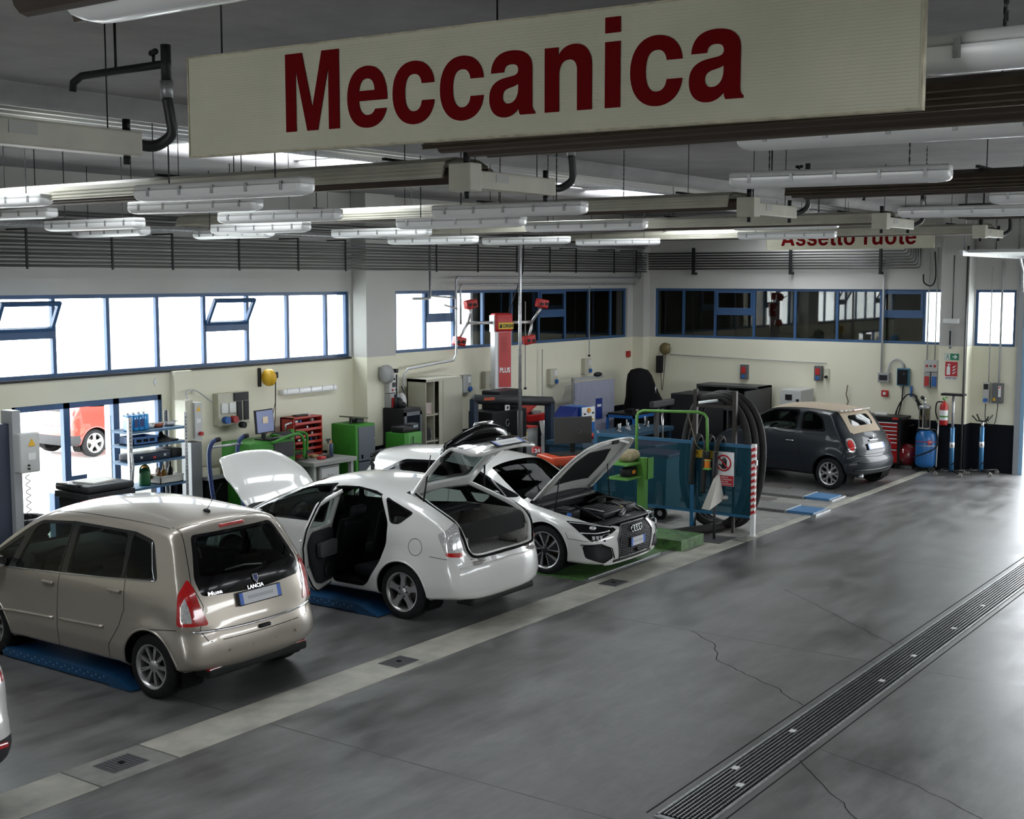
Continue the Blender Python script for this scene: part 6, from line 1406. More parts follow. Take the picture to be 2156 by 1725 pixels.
# ------------------------------------------------------------------ along the back wall behind the white liftback
T = thing('work_ledge', 'grey shelf board on the wall left of the green cart', 'shelf', (13.12, 14.78, .92)); m = B(greyp); m.box((.0,-.0,0),(.66,.44,.05), bev=.008); m.m(gap); m.b2((-.3,-.15,-.9),(.3,.2,-.05)); m.build('board', T)
for k, (x, y, z, c_, lb) in enumerate(((12.93,14.75,.945,creamp,'open cream box with papers on the grey shelf board'),(13.20,14.80,.945,mat('box_khaki',(.22,.20,.15),.7),'khaki carton at the right of the grey shelf board'),(13.05,14.1,.30,mat('box_tan',(.30,.27,.20),.7),'tan flat carton low behind the blue trolley handle'),(13.1,14.1,.40,mat('box_khaki',(.22,.20,.15),.7),'khaki flat carton stacked on the tan one'))):
    m = B(c_); m.box((x,y,z+.05),(.34,.26,.10), bev=.006, rz=0); o = m.build('carton', label=lb, cat='box')
m = B(mat('crate_support', (.05,.05,.05), .6)); m.b2((12.8,13.9,0),(13.35,14.3,.30)); m.build('low_stand', label='black low stand carrying the flat cartons', cat='stand')
T = thing('trolley_frame', 'dark blue bent tube trolley handle with grey crossbar', 'trolley', (12.76, 14.1, 0)); nb = mat('navy_tube', (.01,.03,.12), .35)
for x in (-.27, .27): m = B(nb); m.tube(smooth_path([(x,-.1,.02),(x,-.05,.5),(x-.03,.0,.95),(x-.04,.02,1.35),(x,.0,1.52),(x+.09,-.03,1.57)], 6), .032, 10); m.m(black); m.tube([(x+.05,-.02,1.56),(x+.12,-.035,1.57)], .036, 10); m.build('handle_tube', T)
m = B(steel); m.cyl((-.27,0,1.46),(.30,0,1.46), .018, 10); m.build('crossbar', T); m = B(nb); m.b2((-.3,-.35,.04),(.3,.15,.09)); m.build('base', T)
for x in (-.25,.25): m = B(rubber); m.cyl((x,-.33,.035),(x+.03,-.33,.035), .035, 12); m.build('wheel', T)
T = thing('diagnostic_cart', 'green cart with tube rails carrying a monitor behind the raised white bonnet', 'cart', (13.75, 14.45, 0))
m = B(greenp); m.b2((-.50,-.30,.10),(.45,.30,1.42), bev=.015); m.m(darkgrey); m.b2((.0,-.31,1.15),(.42,-.30,1.38)); m.build('cabinet', T)
m = B(greenp); m.tube(smooth_path([(-.1,-.36,1.40),(.3,-.36,1.48),(.52,-.34,1.47),(.60,-.34,1.35),(.60,-.34,1.1)], 5), .022, 8); m.build('rail', T)
for x in (-.4,.35):
    for y in (-.22,.22): m = B(rubber); m.cyl((x-.02,y,.05),(x+.02,y,.05), .05, 12); m.build('caster', T)
T = thing('monitor', 'flat monitor with blue screen on the green cart', 'monitor', (13.80, 14.40, 1.42), .12); scr = mat('screen_blue', (.003,.03,.16), .3, emit=.22)
m = B(black); m.box((0,0,.28),(.42,.035,.36), bev=.008, M=Matrix.Rotation(-.08,4,'X')); m.build('housing', T); m = B(scr); m.box((0,-.020,.28),(.39,.004,.325), M=Matrix.Rotation(-.08,4,'X')); m.build('screen', T); m = B(mat('dialog_beige', (.45,.36,.24), .4, emit=.15)); m.box((-.0,-.025,.30),(.12,.002,.10), M=Matrix.Rotation(-.08,4,'X')); m.build('dialog_window', T); m = B(black); m.box((0,.02,.06),(.06,.03,.14)); m.box((0,0,.01),(.26,.18,.02), bev=.006); m.build('stand', T)
T = thing('keyboard', 'dark keyboard and printer tray in front of the monitor', 'keyboard', (13.90, 14.24, 1.42)); m = B(black); m.box((0,0,.018),(.46,.14,.035), bev=.008); m.build('body', T)
T = thing('tube_stand', 'green tube frame stand with dark tray left of the red bin rack', 'stand', (14.45, 14.45, 0))
for x in (-.25,.30): m = B(greenp); m.tube(smooth_path([(x-.03,-.02,.0),(x-.03,-.02,.9),(x,-.02,1.28),(x-.03,-.02,1.42),(x-.14,.1,1.45)], 5), .022, 8); m.build('frame_tube', T)
m = B(greenp); m.b2((-.26,-.06,1.12),(.30,.0,1.16)); m.b2((.02,.06,1.18),(.10,.12,1.50)); m.m(black); m.box((-.15,.05,1.34),(.42,.04,.30), bev=.01, M=Matrix.Rotation(-.25,4,'X')); m.box((.0,.0,1.14),(.6,.3,.03)); m.build('tray', T); m = B(steel); m.tube([(-.05,.1,1.5),(-.05,.1,1.58),(.08,.1,1.60)], .016, 6); m.build('swivel_arm', T)
T = thing('small_parts_rack', 'red metal rack with six open compartments on the workbench', 'rack', (15.00, 14.82, 1.015)); T.scale = (.9, 1, .88); rr = mat('rack_red', (.38,.02,.012), .4)
m = B(rr); m.b2((-.36,.10,0),(.36,.13,.72)); m.b2((-.36,-.17,0),(-.34,.13,.72)); m.b2((.34,-.17,0),(.36,.13,.72)); m.b2((-.36,-.17,.70),(.36,.13,.72)); m.b2((-.36,-.17,.0),(.36,.13,.02)); m.build('case', T)
for k in range(6):
    m = B(rr); m.b2((-.34,-.16,.02+k*.118),(.34,.10,.03+k*.118)); m.b2((-.34,-.19,.0+k*.118),(.34,-.17,.045+k*.118)); m.build('shelf', T)
for k in range(16):
    x = random.uniform(-.28,.28); z = .032+random.choice((1,2,3,4,5))*.118; m = B(random.choice((white, steel, steel, bl, lightgrey, black)), True); m.box((15.02+x, 14.70+random.uniform(-.02,.05), 1.015+z*.88+.022),(random.uniform(.03,.08),.05,.04), bev=.006)
    m.build('fitting', label='small metal or plastic fitting in a compartment of the red rack', cat='small part', group='small parts in the red rack')
m = B(black); m.box((15.02,14.84,1.66),(.26,.1,.02)); m.m(lightgrey); m.box((15.16,14.82,1.665),(.12,.06,.03)); m.build('tool_tray', label='flat black tray and papers on top of the red rack', cat='tray')
T = thing('workbench', 'grey steel workbench with one drawer in front of the red rack', 'workbench', (14.94, 14.40, 0)); T.scale = (.80, 1, 1.11); tg = mat('bench_grey', (.27,.275,.26), .45)
m = B(tg); m.b2((-.62,-.40,.85),(.62,.62,.91), bev=.006); m.build('worktop', T)
for x in (-.57,.50):
    for y in (-.36,.52): m = B(mat('bench_leg', (.36,.365,.35), .45)); m.b2((x,y,0),(x+.07,y+.07,.85)); m.build('leg', T)
m = B(mat('bench_leg', (.36,.365,.35), .45)); m.b2((-.40,-.36,.58),(.15,.1,.83)); d_ = m.build('drawer', T); m = B(lightgrey); m.b2((-.37,-.372,.61),(.12,-.36,.80), bev=.004); m.build('drawer_front', d_); m = B(steel); m.tube([(-.18,-.375,.71),(-.18,-.395,.70),(-.07,-.395,.70),(-.07,-.375,.71)], .006, 5); m.build('handle', d_)
T = thing('spray_can', 'blue grey spray can on the workbench', 'spray can', (15.16,14.30,1.01)); m = B(mat('can_bluegrey', (.06,.09,.16), .35), True); m.lathe([(0,0),(.033,0),(.033,.20),(.025,.22),(0,.22)], seg=18); m.build('can', T); m = B(mat('cap_orange', (.5,.12,.02), .4)); m.lathe([(.02,.22),(.012,.26),(0,.26)], seg=12); m.build('cap', T)
T = thing('trigger_bottle', 'white trigger spray bottle on the workbench near the green cabinet', 'spray bottle', (15.33,14.50,1.01)); m = B(mat('bottle_cream', (.5,.48,.36), .4), True); m.lathe([(0,0),(.04,0),(.04,.14),(.015,.20),(.015,.22)], seg=18); m.build('bottle', T); m = B(mat('trigger_dark', (.04,.04,.045), .4)); m.box((-.02,0,.245),(.09,.025,.035), bev=.006); m.box((-.03,0,.21),(.012,.02,.05)); m.build('trigger', T)
for k, (x, y, c_, lb) in enumerate(((14.85,14.22,rd,'red and white small parts bag on the workbench'),(15.0,14.26,black,'black small tool on the workbench'),(14.92,14.45,mat('tan_sponge',(.4,.28,.14),.8),'tan block on the workbench'))): m = B(c_, True); m.box((x,y,1.035),(.13,.09,.05), bev=.015); m.build('small_item', label=lb, cat='workshop item')
T = thing('steel_cabinet', 'green and dark grey two door machine cabinet beside the workbench', 'cabinet', (15.88, 14.47, 0)); T.scale = (.42, .80, 1.04)
m = B(greenp); m.b2((-.56,-.32,0),(-.40,.35,1.42), bev=.01); m.b2((-.40,-.32,1.38),(.56,.35,1.42)); m.b2((.50,-.30,0),(.56,.35,1.42)); m.b2((-.5,.2,0),(.5,.34,1.4)); m.build('side_panel', T)
for z0, z1 in ((.02,.62),(.64,.82),(.84,1.38)): m = B(mat('slate_door', (.05,.065,.085), .4)); m.b2((-.40,-.33,z0),(.56,.30,z1), bev=.006); d_ = m.build('door', T); m = B(white); m.cyl((.50,-.33,z1-.2 if z1-z0 > .3 else z1-.06),(.50,-.345,z1-.2 if z1-z0 > .3 else z1-.06), .012, 8); m.build('lock', d_)
m = B(black); m.b2((-.25,-.33,.88),(-.15,-.32,.94)); m.build('handle', T)
m = B(mat('olive_plate', (.06,.065,.04), .6)); m.box((15.92,14.5,1.57),(.38,.3,.02), M=Matrix.Rotation(.12,4,'Y')); m.m(darkgrey); m.b2((15.72,14.38,1.48),(15.74,14.40,1.56)); m.b2((15.72,14.38,1.55),(15.82,14.40,1.57)); m.b2((15.92,14.42,1.48),(16.08,14.6,1.56)); m.build('folded_stand', label='dark tilted plate standing on the green machine cabinet', cat='plate')
T = thing('server_cabinet', 'black glass fronted cabinet behind the green tester cart', 'cabinet', (17.21, 14.54, 0)); T.scale = (.48, .68, 1.03)
m = B(mat('rack_black', (.012,.012,.014), .4)); m.b2((-.50,-.34,0),(.47,.34,1.58), bev=.02); m.build('housing', T); m = B(mat('rack_frame', (.07,.08,.10), .35)); 
for a, b_ in (((-.48,-.38,.35),(-.38,-.34,1.52)),((.37,-.38,.35),(.47,-.34,1.52)),((-.48,-.38,1.46),(.47,-.34,1.52)),((-.48,-.38,.35),(.47,-.34,.41))): m.b2(a, b_)
m.build('door_frame', T); m = B(mat('screen_dark', (.01,.014,.02), .1, coat=1)); m.b2((-.38,-.36,.40),(.38,-.35,1.47)); m.build('door_glass', T); m = B(white); m.b2((-.30,-.30,1.12),(.15,-.364,1.16)); m.build('status_label', T)
m = B(black, True); m.ell((17.14,14.55,1.71),(.08,.07,.10),12); m.ell((17.22,14.55,1.67),(.09,.07,.06),10); m.build('glove', label='crumpled black glove on top of the black cabinet', cat='glove')
T = thing('battery_tester_cart', 'bright green BOSCH cart with dark side beside the white roof spoiler', 'cart', (16.70, 14.20, 0)); gb = mat('cart_green', (.06,.26,.04), .45)
m = B(greenp); m.b2((-.10,-.22,.12),(.02,.20,1.26), bev=.01); m.m(gb); m.b2((-.0,-.222,.12),(.36,.20,1.262), bev=.01); m.build('body', T); text_mesh('lettering', 'BOSCH', .1, mat('logo_red', (.25,.02,.02), .5), ((.03,-.226,1.0),(1,0,0),(0,0,1)), .003, .003, T, fit=(.27,.07))
for x in (-.05,.28):
    for y in (-.15,.15): m = B(rubber); m.cyl((x-.02,y,.06),(x+.02,y,.06), .06, 12); m.build('caster', T)
m = B(black); m.tube(smooth_path([(.12,-.23,1.2),(.08,-.26,1.05),(.0,-.25,.9),(-.05,-.25,.75)], 5), .008, 6); m.build('cable', T)
T = thing('battery_tester', 'black battery tester with display on the green BOSCH cart', 'tester', (16.86, 14.18, 1.262)); T.scale = (.8, .9, .9); m = B(black, True); m.box((0,0,.06),(.56,.30,.12), bev=.03); m.m(darkgrey, True); m.box((.12,-.06,.13),(.30,.18,.05), bev=.02); m.build('housing', T); m = B(mat('lcd_grey', (.20,.25,.30), .3)); m.box((.14,-.153,.10),(.16,.006,.05)); m.build('display', T)
T = thing('locker_cabinet', 'tall cream metal cabinet with one sliding door open', 'cabinet', (18.30, 14.68, 0)); T.scale = (.645, .72, 1.05); cb = mat('locker_cream', (.42,.41,.33), .5)
m = B(cb); m.b2((-.80,-.28,0),(-.77,.32,1.98)); m.b2((.82,-.28,0),(.85,.32,1.98)); m.b2((-.80,-.28,1.93),(.85,.32,1.98)); m.b2((-.80,.29,0),(.85,.32,1.98)); m.b2((-.80,-.28,0),(.85,.32,.05)); m.b2((-.40,-.26,0),(-.38,.3,1.93)); m.b2((-.8,-.27,0),(-.28,-.25,1.93)) if False else None; m.build('carcass', T)
m = B(cb); m.b2((-.06,-.30,.03),(.83,-.28,1.94)); d_ = m.build('sliding_door', T); m = B(black); m.cyl((.02,-.30,.85),(.02,-.31,.85), .015, 8); m.build('lock', d_); m = B(cb); m.b2((-.22,-.29,.03),(-.06,-.27,1.94)); m.build('inner_door', T)
m = B(cb); m.b2((-.8,-.29,0),(-.42,-.27,1.94)) if False else None; m.bm.free()
for z in (.45,.9,1.35): m = B(cb); m.b2((-.77,-.25,z),(.2,.28,z+.025)); m.build('shelf', T)
for (x, z, w_, h_, c_, lb) in ((18.00,1.45,.24,.20,mat('carton_pink',(.5,.42,.40),.7),'pale carton on the upper shelf inside the cream cabinet'),(17.93,.975,.10,.22,black,'black can on the middle shelf inside the cream cabinet'),(18.06,.975,.08,.18,steel,'silver can on the middle shelf inside the cream cabinet'),(18.00,.505,.24,.3,black,'dark canister on the low shelf inside the cream cabinet')):
    m = B(c_); m.b2((x-w_/2,14.55,z),(x+w_/2,14.78,z+h_), bev=.008); m.build('carton' if w_ > .15 else 'can', label=lb, cat='box' if w_ > .15 else 'can')
# ------------------------------------------------------------------ wheel alignment station
T = thing('alignment_mast', 'tall red and silver wheel alignment mast with four red camera heads', 'wheel aligner', (20.24, 14.58, 0), -.5)
m = B(mat('mast_silver', (.45,.46,.47), .35, .5)); m.b2((-.19,-.08,1.0),(.16,.12,2.86), bev=.01); m.b2((-.10,-.02,0),(.10,.16,1.0)); m.b2((-.2,-.1,0),(.2,.2,.04)); m.build('column', T)
m = B(redp); m.b2((.0-.11,-.095,1.78),(.15,-.08,2.84)); m.m(white); m.b2((-.12,-.09,1.72),(.16,-.082,2.86)); m.build('front_panel', T)
text_mesh('lettering', 'PLUS', .1, white, ((-.09,-.098,2.06),(1,0,0),(0,0,1)), .003, .003, T, fit=(.22,.10))
for k in range(8): text_mesh('fine_print', 'ooo ooo', .03, mat('print_dark', (.10,.0,.0), .5), ((-.06,-.098,2.45+k*.04),(1,0,0),(0,0,1)), .001, 0, T, fit=(.12,.016))
m = B(redp, True); P = [(-.0,.0),(.0,.32),(.03,.36),(.10,.37)]; 
m.box((.0,.02,3.02),(.38,.26,.36), bev=.05); m.build('head_cover', T); m = B(mat('head_grey', (.35,.35,.36), .4)); m.b2((-.20,-.08,2.84),(-.12,.14,3.16)); m.build('side_plate', T)
m = B(mat('decal_yellow', (.65,.5,.02), .4)); m.b2((-.12,-.116,2.90),(.19,-.108,3.02)); m.build('decal', T); text_mesh('lettering', 'CORGHI', .1, black, ((-.04,-.119,2.925),(1,0,0),(0,0,1)), .002, .003, T, fit=(.22,.07)); m = B(black); m.prism([(-.105,-.04),(-.05,-.04),(-.06,.04),(-.075,.04),(-.08,.0),(-.095,.04)], ((0,-.119,2.96),(1,0,0),(0,0,1)), -.001); m.build('logo_mark', T)
for s_, x1 in ((-1, -.72), (1, .64)):
    m = B(alu); m.cyl((s_*.16,.02,3.02),(x1,.02,3.02), .03, 12); m.build('arm', T)
    for (dx, dz, ex, ez) in (((-.05 if s_ < 0 else .02), .0, (.04 if s_ < 0 else .20), .30), ((-.0), .0, (-.20 if s_ < 0 else -.08), -.28)):
        c_ = Vector((x1, .0, 3.02)); e = c_+Vector((ex*1.0, -.05, ez)); m = B(alu); m.tube([c_, c_.lerp(e, .5)+Vector((.02,0,.03)), e], .028, 8); m.build('head_bracket', T)
        m = B(redp, True); M = Matrix.Rotation(-.15*s_, 4, 'Z') @ Matrix.Rotation(.2*s_*(1 if ez > 0 else -1), 4, 'Y'); m.box(e+Vector((0,0,.06 if ez > 0 else -.06)), (.24,.16,.17), bev=.03, M=M); h_ = m.build('camera_head', T)
        for q in (-.05,.06): m = B(black); p = e+Vector((q,-.09,.05 if ez > 0 else -.07)); m.cyl(p, p+Vector((0,-.02,0)), .032, 12); m.build('lens', h_)
m = B(black); m.tube([(.15,.08,3.1),(.55,.2,4.0),(.62,.3,4.6)], .012, 6); m.build('cable', T)
T = thing('alignment_cabinet', 'black alignment computer cabinet under the red mast', 'cabinet', (19.38, 13.98, 0)); m = B(mat('rack_black', (.012,.012,.014), .4)); m.b2((-.55,-.2,0),(.55,.35,1.45), bev=.03); m.b2((-.2,-.1,1.45),(.55,.3,1.80), bev=.02); m.build('housing', T)
m = B(steel); m.tube([(-.08+.05*math.cos(a), -.205, 1.22+.06*math.sin(a)) for a in np.linspace(.6,2*PI-.2,20)], .006, 6); m.build('badge', T); m = B(greenp, True); m.box((.1,-.12,1.62),(.55,.16,.06), bev=.02, M=Matrix.Rotation(.04,4,'Y')); m.build('keyboard_shelf', T); m = B(white); m.b2((-.16,-.21,1.45),(-.02,-.20,1.55)); m.m(black); m.cyl((-.09,-.212,1.50),(-.09,-.22,1.50), .025, 10); m.build('switch_plate', T)
T = thing('lift_portal', 'dark steel portal beam of the parked scissor lift in front of the black cabinet', 'vehicle lift', (19.3, 13.6, 0)); pm = mat('portal_grey', (.04,.042,.045), .5, .2)
M = None; m = B(pm); m.tube([(-.95,.25,1.72),(.62,-.40,1.60)], .085, 4); m.build('beam', T)
for (x, y, z) in ((-.92,.25,1.72),(.60,-.38,1.60),(.66,-.30,1.60)): m = B(mat('portal_blue', (.02,.03,.05), .5)); m.b2((x-.07,y-.05,0),(x+.06,y+.05,z)); m.build('post', T)
m = B(mat('stripe_orange', (.35,.06,.02), .5)); m.box((-.72,.06,1.72),(.22,.012,.05), rz=-.39); m.build('warning_stripe', T)
# ------------------------------------------------------------------ bench area in the far corner
T = thing('red_toolbox', 'open red toolbox on the black counter near the thin wall pipe', 'toolbox', (21.35, 14.65, 1.02)); m = B(redp); m.b2((-.35,-.18,0),(.33,.18,.14), bev=.015); m.build('tray', T); m = B(redp); m.box((-.05,.05,.30),(.66,.34,.05), bev=.015, M=Matrix.Rotation(-.42,4,'Y')); m.build('lid', T); m = B(steel); m.box((.05,0,.17),(.3,.2,.05)); m.build('tool_insert', T)
m = B(black); m.b2((20.75,14.4,0),(22.0,15.0,1.02), bev=.01); m.build('counter', label='black counter under the open red toolbox', cat='counter')
T = thing('tyre_machine_box', 'small red topped machine with yellow letters beside the black cabinet', 'machine', (20.45, 14.2, 0)); m = B(greyp); m.b2((-.13,-.15,0),(.25,.2,1.0), bev=.01); m.m(redp); m.b2((-.16,-.2,1.0),(.18,.2,1.03)); m.build('housing', T); text_mesh('lettering', '105', .2, mat('decal_yellow', (.65,.5,.02), .4), ((-.14,-.16,.72),(0,0,1),(-1,0,0)), .004, .01, T, fit=(.22,.10)); T.name = 'tyre_changer'
m = B(white); m.box((20.95,13.9,.98),(.62,.10,.30), M=Matrix.Rotation(-.22,4,'X')); m.b2((20.66,13.85,0),(21.24,13.95,.84)); m.build('white_cowl', label='white machine cowl left of the blue control console', cat='machine cover')
T = thing('control_console', 'dark blue control console with sloping white panel and knobs', 'console', (21.35, 13.7, 0), -.10); cbm = mat('console_navy', (.005,.02,.16), .4)
m = B(cbm); m.prism([(-.42,.0),(-.42,1.05),(-.05,1.36),(.02,1.36),(.02,0)], ((0,-.20,0),(1,0,0),(0,0,1)), -.45); m.build('side_housing', T)
m = B(blueb); m.prism([(.02,0),(.02,1.36),(.30,1.36),(.42,1.08),(.42,0)], ((0,-.26,0),(1,0,0),(0,0,1)), -.51); m.build('front_housing', T)
cp = thing('panel_pivot', '', '', (0,0,0)); bpy.data.objects.remove(cp)
Mx = Matrix.Translation((.22,-.02,1.30)) @ Matrix.Rotation(.0,4,'Z')
m = B(white); Mp = Matrix.Translation((.20,-.265,1.20)); m.box((0,0,0),(.40,.02,.30), M=Mp); m.build('control_panel', T)
for (x, z, r, c_) in ((-.0,.09,.045,mat('knob_orange',(.6,.25,.02),.4)),(-.13,.02,.018,black),(.13,.03,.018,black),(-.08,-.04,.016,black),(-.02,-.04,.016,black),(.05,-.04,.016,black),(-.08,-.11,.022,black),(.12,-.10,.02,yellow)): m = B(c_); m.cyl((.20+x,-.275,1.20+z),(.20+x,-.30,1.20+z), r, 12); m.build('knob', T)
m = B(greyp); m.b2((-.30,-.205,.98),(-.22,-.20,1.10)); m.build('data_plate', T)
T = thing('wrapped_panel', 'tall grey board wrapped in clear plastic with a blue label', 'board', (23.45, 14.45, 0), -.10); m = B(mat('board_lilac', (.27,.28,.36), .5, noise=.10, nscale=5, stretch=(6,1,.4))); m.b2((-.72,-.02,.30),(.66,.03,1.70)); m.build('board', T)
m = B(mat('label_royal', (.01,.03,.20), .4)); m.b2((.0,-.032,.88),(.22,-.024,1.32)); m.m(white); m.b2((.04,-.034,1.14),(.18,-.031,1.19)); m.build('label', T)
m = MB().m(glass('plastic_film', (.72,.72,.76), refl=2.2, rough=.25)); bm = m.bm; R0 = [bm.verts.new((-.70+.02*(k % 2), -.03+.0*k, 1.68-k*.13)) for k in range(11)]; R1 = [bm.verts.new((-.78-.06*k+.03*(k % 2), .20-.01*k, 1.62-k*.13)) for k in range(11)]; m._fin([bm.faces.new((R0[k],R0[k+1],R1[k+1],R1[k])) for k in range(10)]); m.build('plastic_film', T, recalc=False)
m = B(steel); m.b2((-.74,-.0,.0),(-.70,.06,1.78)); m.b2((-.74,.0,1.74),(.3,.06,1.80)); m.b2((.62,.0,0),(.66,.06,.32)); m.m(black, True); m.ell((.1,0,1.83),(.14,.06,.05),10); m.build('stand_frame', T)
T = thing('covered_machine', 'machine under a black fabric cover with white emblem in the corner', 'covered machine', (25.15, 14.25, 0)); T.scale = (1.12, 1, 1.05); m = B(mat('black_cloth', (.006,.006,.007), .85), True); bm = m.bm
rings = []
for (z, rx, ry, dx) in ((0,.62,.42,.10),(.8,.60,.42,.08),(1.0,.56,.40,.08),(1.2,.46,.34,.0),(1.45,.38,.28,-.10),(1.65,.30,.24,-.14),(1.76,.20,.18,-.16),(1.80,.05,.05,-.16)):
    rings.append([bm.verts.new((dx+rx*math.cos(a)*(1+.05*math.sin(5*a+z*4)), ry*math.sin(a)*(1+.05*math.cos(7*a)), z+(0 if z > 1.7 or z == 0 else .03*math.sin(3*a)))) for a in np.linspace(0,2*PI,33)[:-1]])
m._fin([bm.faces.new((a[k],a[(k+1)%32],b_[(k+1)%32],b_[k])) for a, b_ in zip(rings, rings[1:]) for k in range(32)]+[bm.faces.new(rings[-1])]); m.build('cover', T); m = B(white); m.prism([(-.03,0),(-.01,.02),(0,.08),(.015,.02),(.05,.01),(.02,-.02),(.02,-.10),(0,-.04),(-.02,-.02)], ((-.05,-.355,1.38),(1,0,0),(0,0,1)), -.004); m.build('emblem', T)
T = thing('blue_table', 'bright blue steel frame table beside the wrapped board', 'table', (24.1, 13.9, 0), 0)
m = B(black); m.b2((-.5,-.32,.98),(.45,.32,1.02)); m.build('top', T)
m = B(blueb); m.b2((-.52,-.34,.92),(.47,-.30,.98)); m.b2((-.52,.30,.92),(.47,.34,.98)); m.b2((-.52,-.34,.92),(-.48,.34,.98)); m.b2((.43,-.34,.92),(.47,.34,.98)); m.build('frame', T)
for x in (-.52,.43):
    for y in (-.34,.30): m = B(blueb); m.b2((x,y,0),(x+.05,y+.05,.92)); m.build('leg', T)
T = thing('test_meter', 'black meter with red and white marks on the blue table', 'meter', (23.9, 13.8, 1.02)); m = B(black); m.box((0,0,.04),(.3,.2,.08), bev=.01); m.build('case', T); m = B(white); m.box((.05,-.102,.055),(.12,.004,.02)); m.m(rd); m.box((.05,-.102,.02),(.08,.004,.02)); m.build('marks', T)
T = thing('tool_bench', 'long blue steel bench with tools standing behind the screen', 'workbench', (21.3, 12.6, 0)); sb = mat('steel_blue', (.010,.045,.085), .5)
m = B(sb); m.b2((-1.9,-.4,.86),(1.5,.4,.94), bev=.005); m.build('worktop', T); m = B(sb); m.b2((-1.85,-.38,.15),(-.6,.35,.86)); m.build('cabinet', T)
for x in (-.5,1.4):
    for y in (-.36,.3): m = B(sb); m.b2((x,y,0),(x+.06,y+.06,.86)); m.build('leg', T)
m = B(mat('drawer_red', (.25,.01,.015), .5))
for k in range(4): m.b2((-1.5,-.395,.30+k*.12),(-.75,-.385,.37+k*.12))
m.build('red_slots', T)
for k in range(14):
    m = B(random.choice((steel, darkgrey, steel)), True); x = 21.2+k*.12; m.cyl((x,12.5+.1*(k % 3),.94),(x+random.uniform(-.03,.03),12.5+.1*(k % 3),.94+random.uniform(.08,.2)), .014, 8); m.box((x,12.5+.1*(k % 3),.96),(.06,.05,.03), bev=.008)
    m.build('press_adapter', label='small upright steel adapter on the long blue bench', cat='tool', group='steel adapters on the blue bench')
for k, (x, c_, lb) in enumerate(((19.75,mat('flask_olive',(.06,.055,.03),.4),'olive bottle on the left end of the blue bench'),(19.92,greenp,'green tape roll on the blue bench'),(20.08,rd,'red tape roll on the blue bench'),(20.25,white,'white tape rolls on the blue bench'))):
    m = B(c_, True); m.lathe([(0,0),(.05,0),(.05,.07),(.02,.10 if k else .14),(0,.10 if k else .16)], (x,12.4,.94), seg=16); m.build('tape_roll' if k else 'bottle', label=lb, cat='tape roll' if k else 'bottle')
T = thing('monitor', 'large dark monitor seen from behind with round logo on the orange trolley', 'monitor', (17.82, 11.4, .96), -.62); m = B(mat('monitor_back', (.055,.055,.052), .4)); m.box((0,0,.42),(.66,.04,.44), bev=.01); m.build('housing', T); m = B(mat('logo_ring', (.12,.12,.14), .3, .5)); m.tube([(.10+.03*math.cos(a),-.022,.40+.03*math.sin(a)) for a in np.linspace(0,2*PI,18)[:-1]], .003, 5, closed=True); m.build('badge', T); m = B(black); m.b2((-.04,.01,.0),(.04,.05,.3)); m.box((0,.03,.01),(.3,.2,.02)); m.build('stand', T)
T = thing('tool_trolley', 'orange tool trolley with black tray behind the raised bonnet', 'trolley', (17.7, 11.35, 0), -.5); om = mat('trolley_orange', (.50,.055,.015), .35); m = B(om, True); m.box((0,0,.93),(1.0,.6,.16), bev=.04); m.build('top', T); m = B(black); m.b2((-.34,-.22,1.0),(.34,.22,1.02)); m.b2((-.08,-.305,.90),(.08,-.295,.95)); m.build('tray', T); m = B(mat('trolley_body', (.03,.03,.032), .5)); m.b2((-.42,-.26,.12),(.42,.26,.86)); m.build('drawer_body', T)
for x in (-.35,.35):
    for y in (-.2,.2): m = B(rubber); m.cyl((x-.02,y,.06),(x+.02,y,.06), .06, 12); m.build('caster', T)
T = thing('number_marker', 'red roof marker with the white number 24 on the white hatchback roof', 'marker', (15.30, 10.42, 1.36), -.6); T.scale = (.6,.6,.6); m = B(mat('marker_red', (.45,.02,.03), .4)); m.prism([(-.10,0),(.10,0),(.10,.13),(0,.16),(-.10,.13)], ((0,0,0),(1,0,0),(0,.15,.98)), .10); m.build('body', T); text_mesh('lettering', '24', .1, white, ((-.075,-.115,.015),(1,0,0),(0,.15,.98)), .004, .004, T, fit=(.14,.10))
# ------------------------------------------------------------------ green lift, step and the blue mesh screen
T = thing('brake_tester_arm', 'green box column with bent tube gantry holding a control pendant', 'test stand', (17.0, 9.62, 0))
lg_ = mat('lime_paint', (.12,.32,.06), .45)
m = B(lg_); m.b2((-.06,-.06,0),(.06,.06,1.16)); m.b2((-.14,-.14,0),(.14,.14,.02)); m.build('column', T)
m = B(lg_); m.b2((-.03,-.10,.84),(.16,-.09,1.16)); m.b2((-.45,.0,1.08),(.0,.35,1.11)); m.b2((-.45,.0,.86),(.0,.35,.89)); m.b2((-.03,-.1,.84),(-.02,.3,1.16)); m.build('shelf_box', T)
m = B(lg_); m.tube(smooth_path([(.02,.10,1.1),(.10,.30,1.55),(.12,.30,1.78),(.16,.24,1.86),(.30,.10,1.87),(.55,-.60,1.84),(.58,-.72,1.80),(.60,-.76,1.70),(.60,-.76,1.35)], 6) if False else [(.02,.12,1.1),(.02,.12,1.78),(.03,.10,1.84),(.06,.04,1.87),(.52,-.66,1.85),(.56,-.74,1.82),(.57,-.78,1.76),(.57,-.80,1.20)], .022, 10); m.build('gantry_tube', T)
T2 = m = B(lg_); 
for z in (1.0,1.12): m.tube([(.57+.05*math.cos(a),-.80+.05*math.sin(a),z) for a in np.linspace(0,2*PI,16)[:-1]], .008, 6, closed=True)
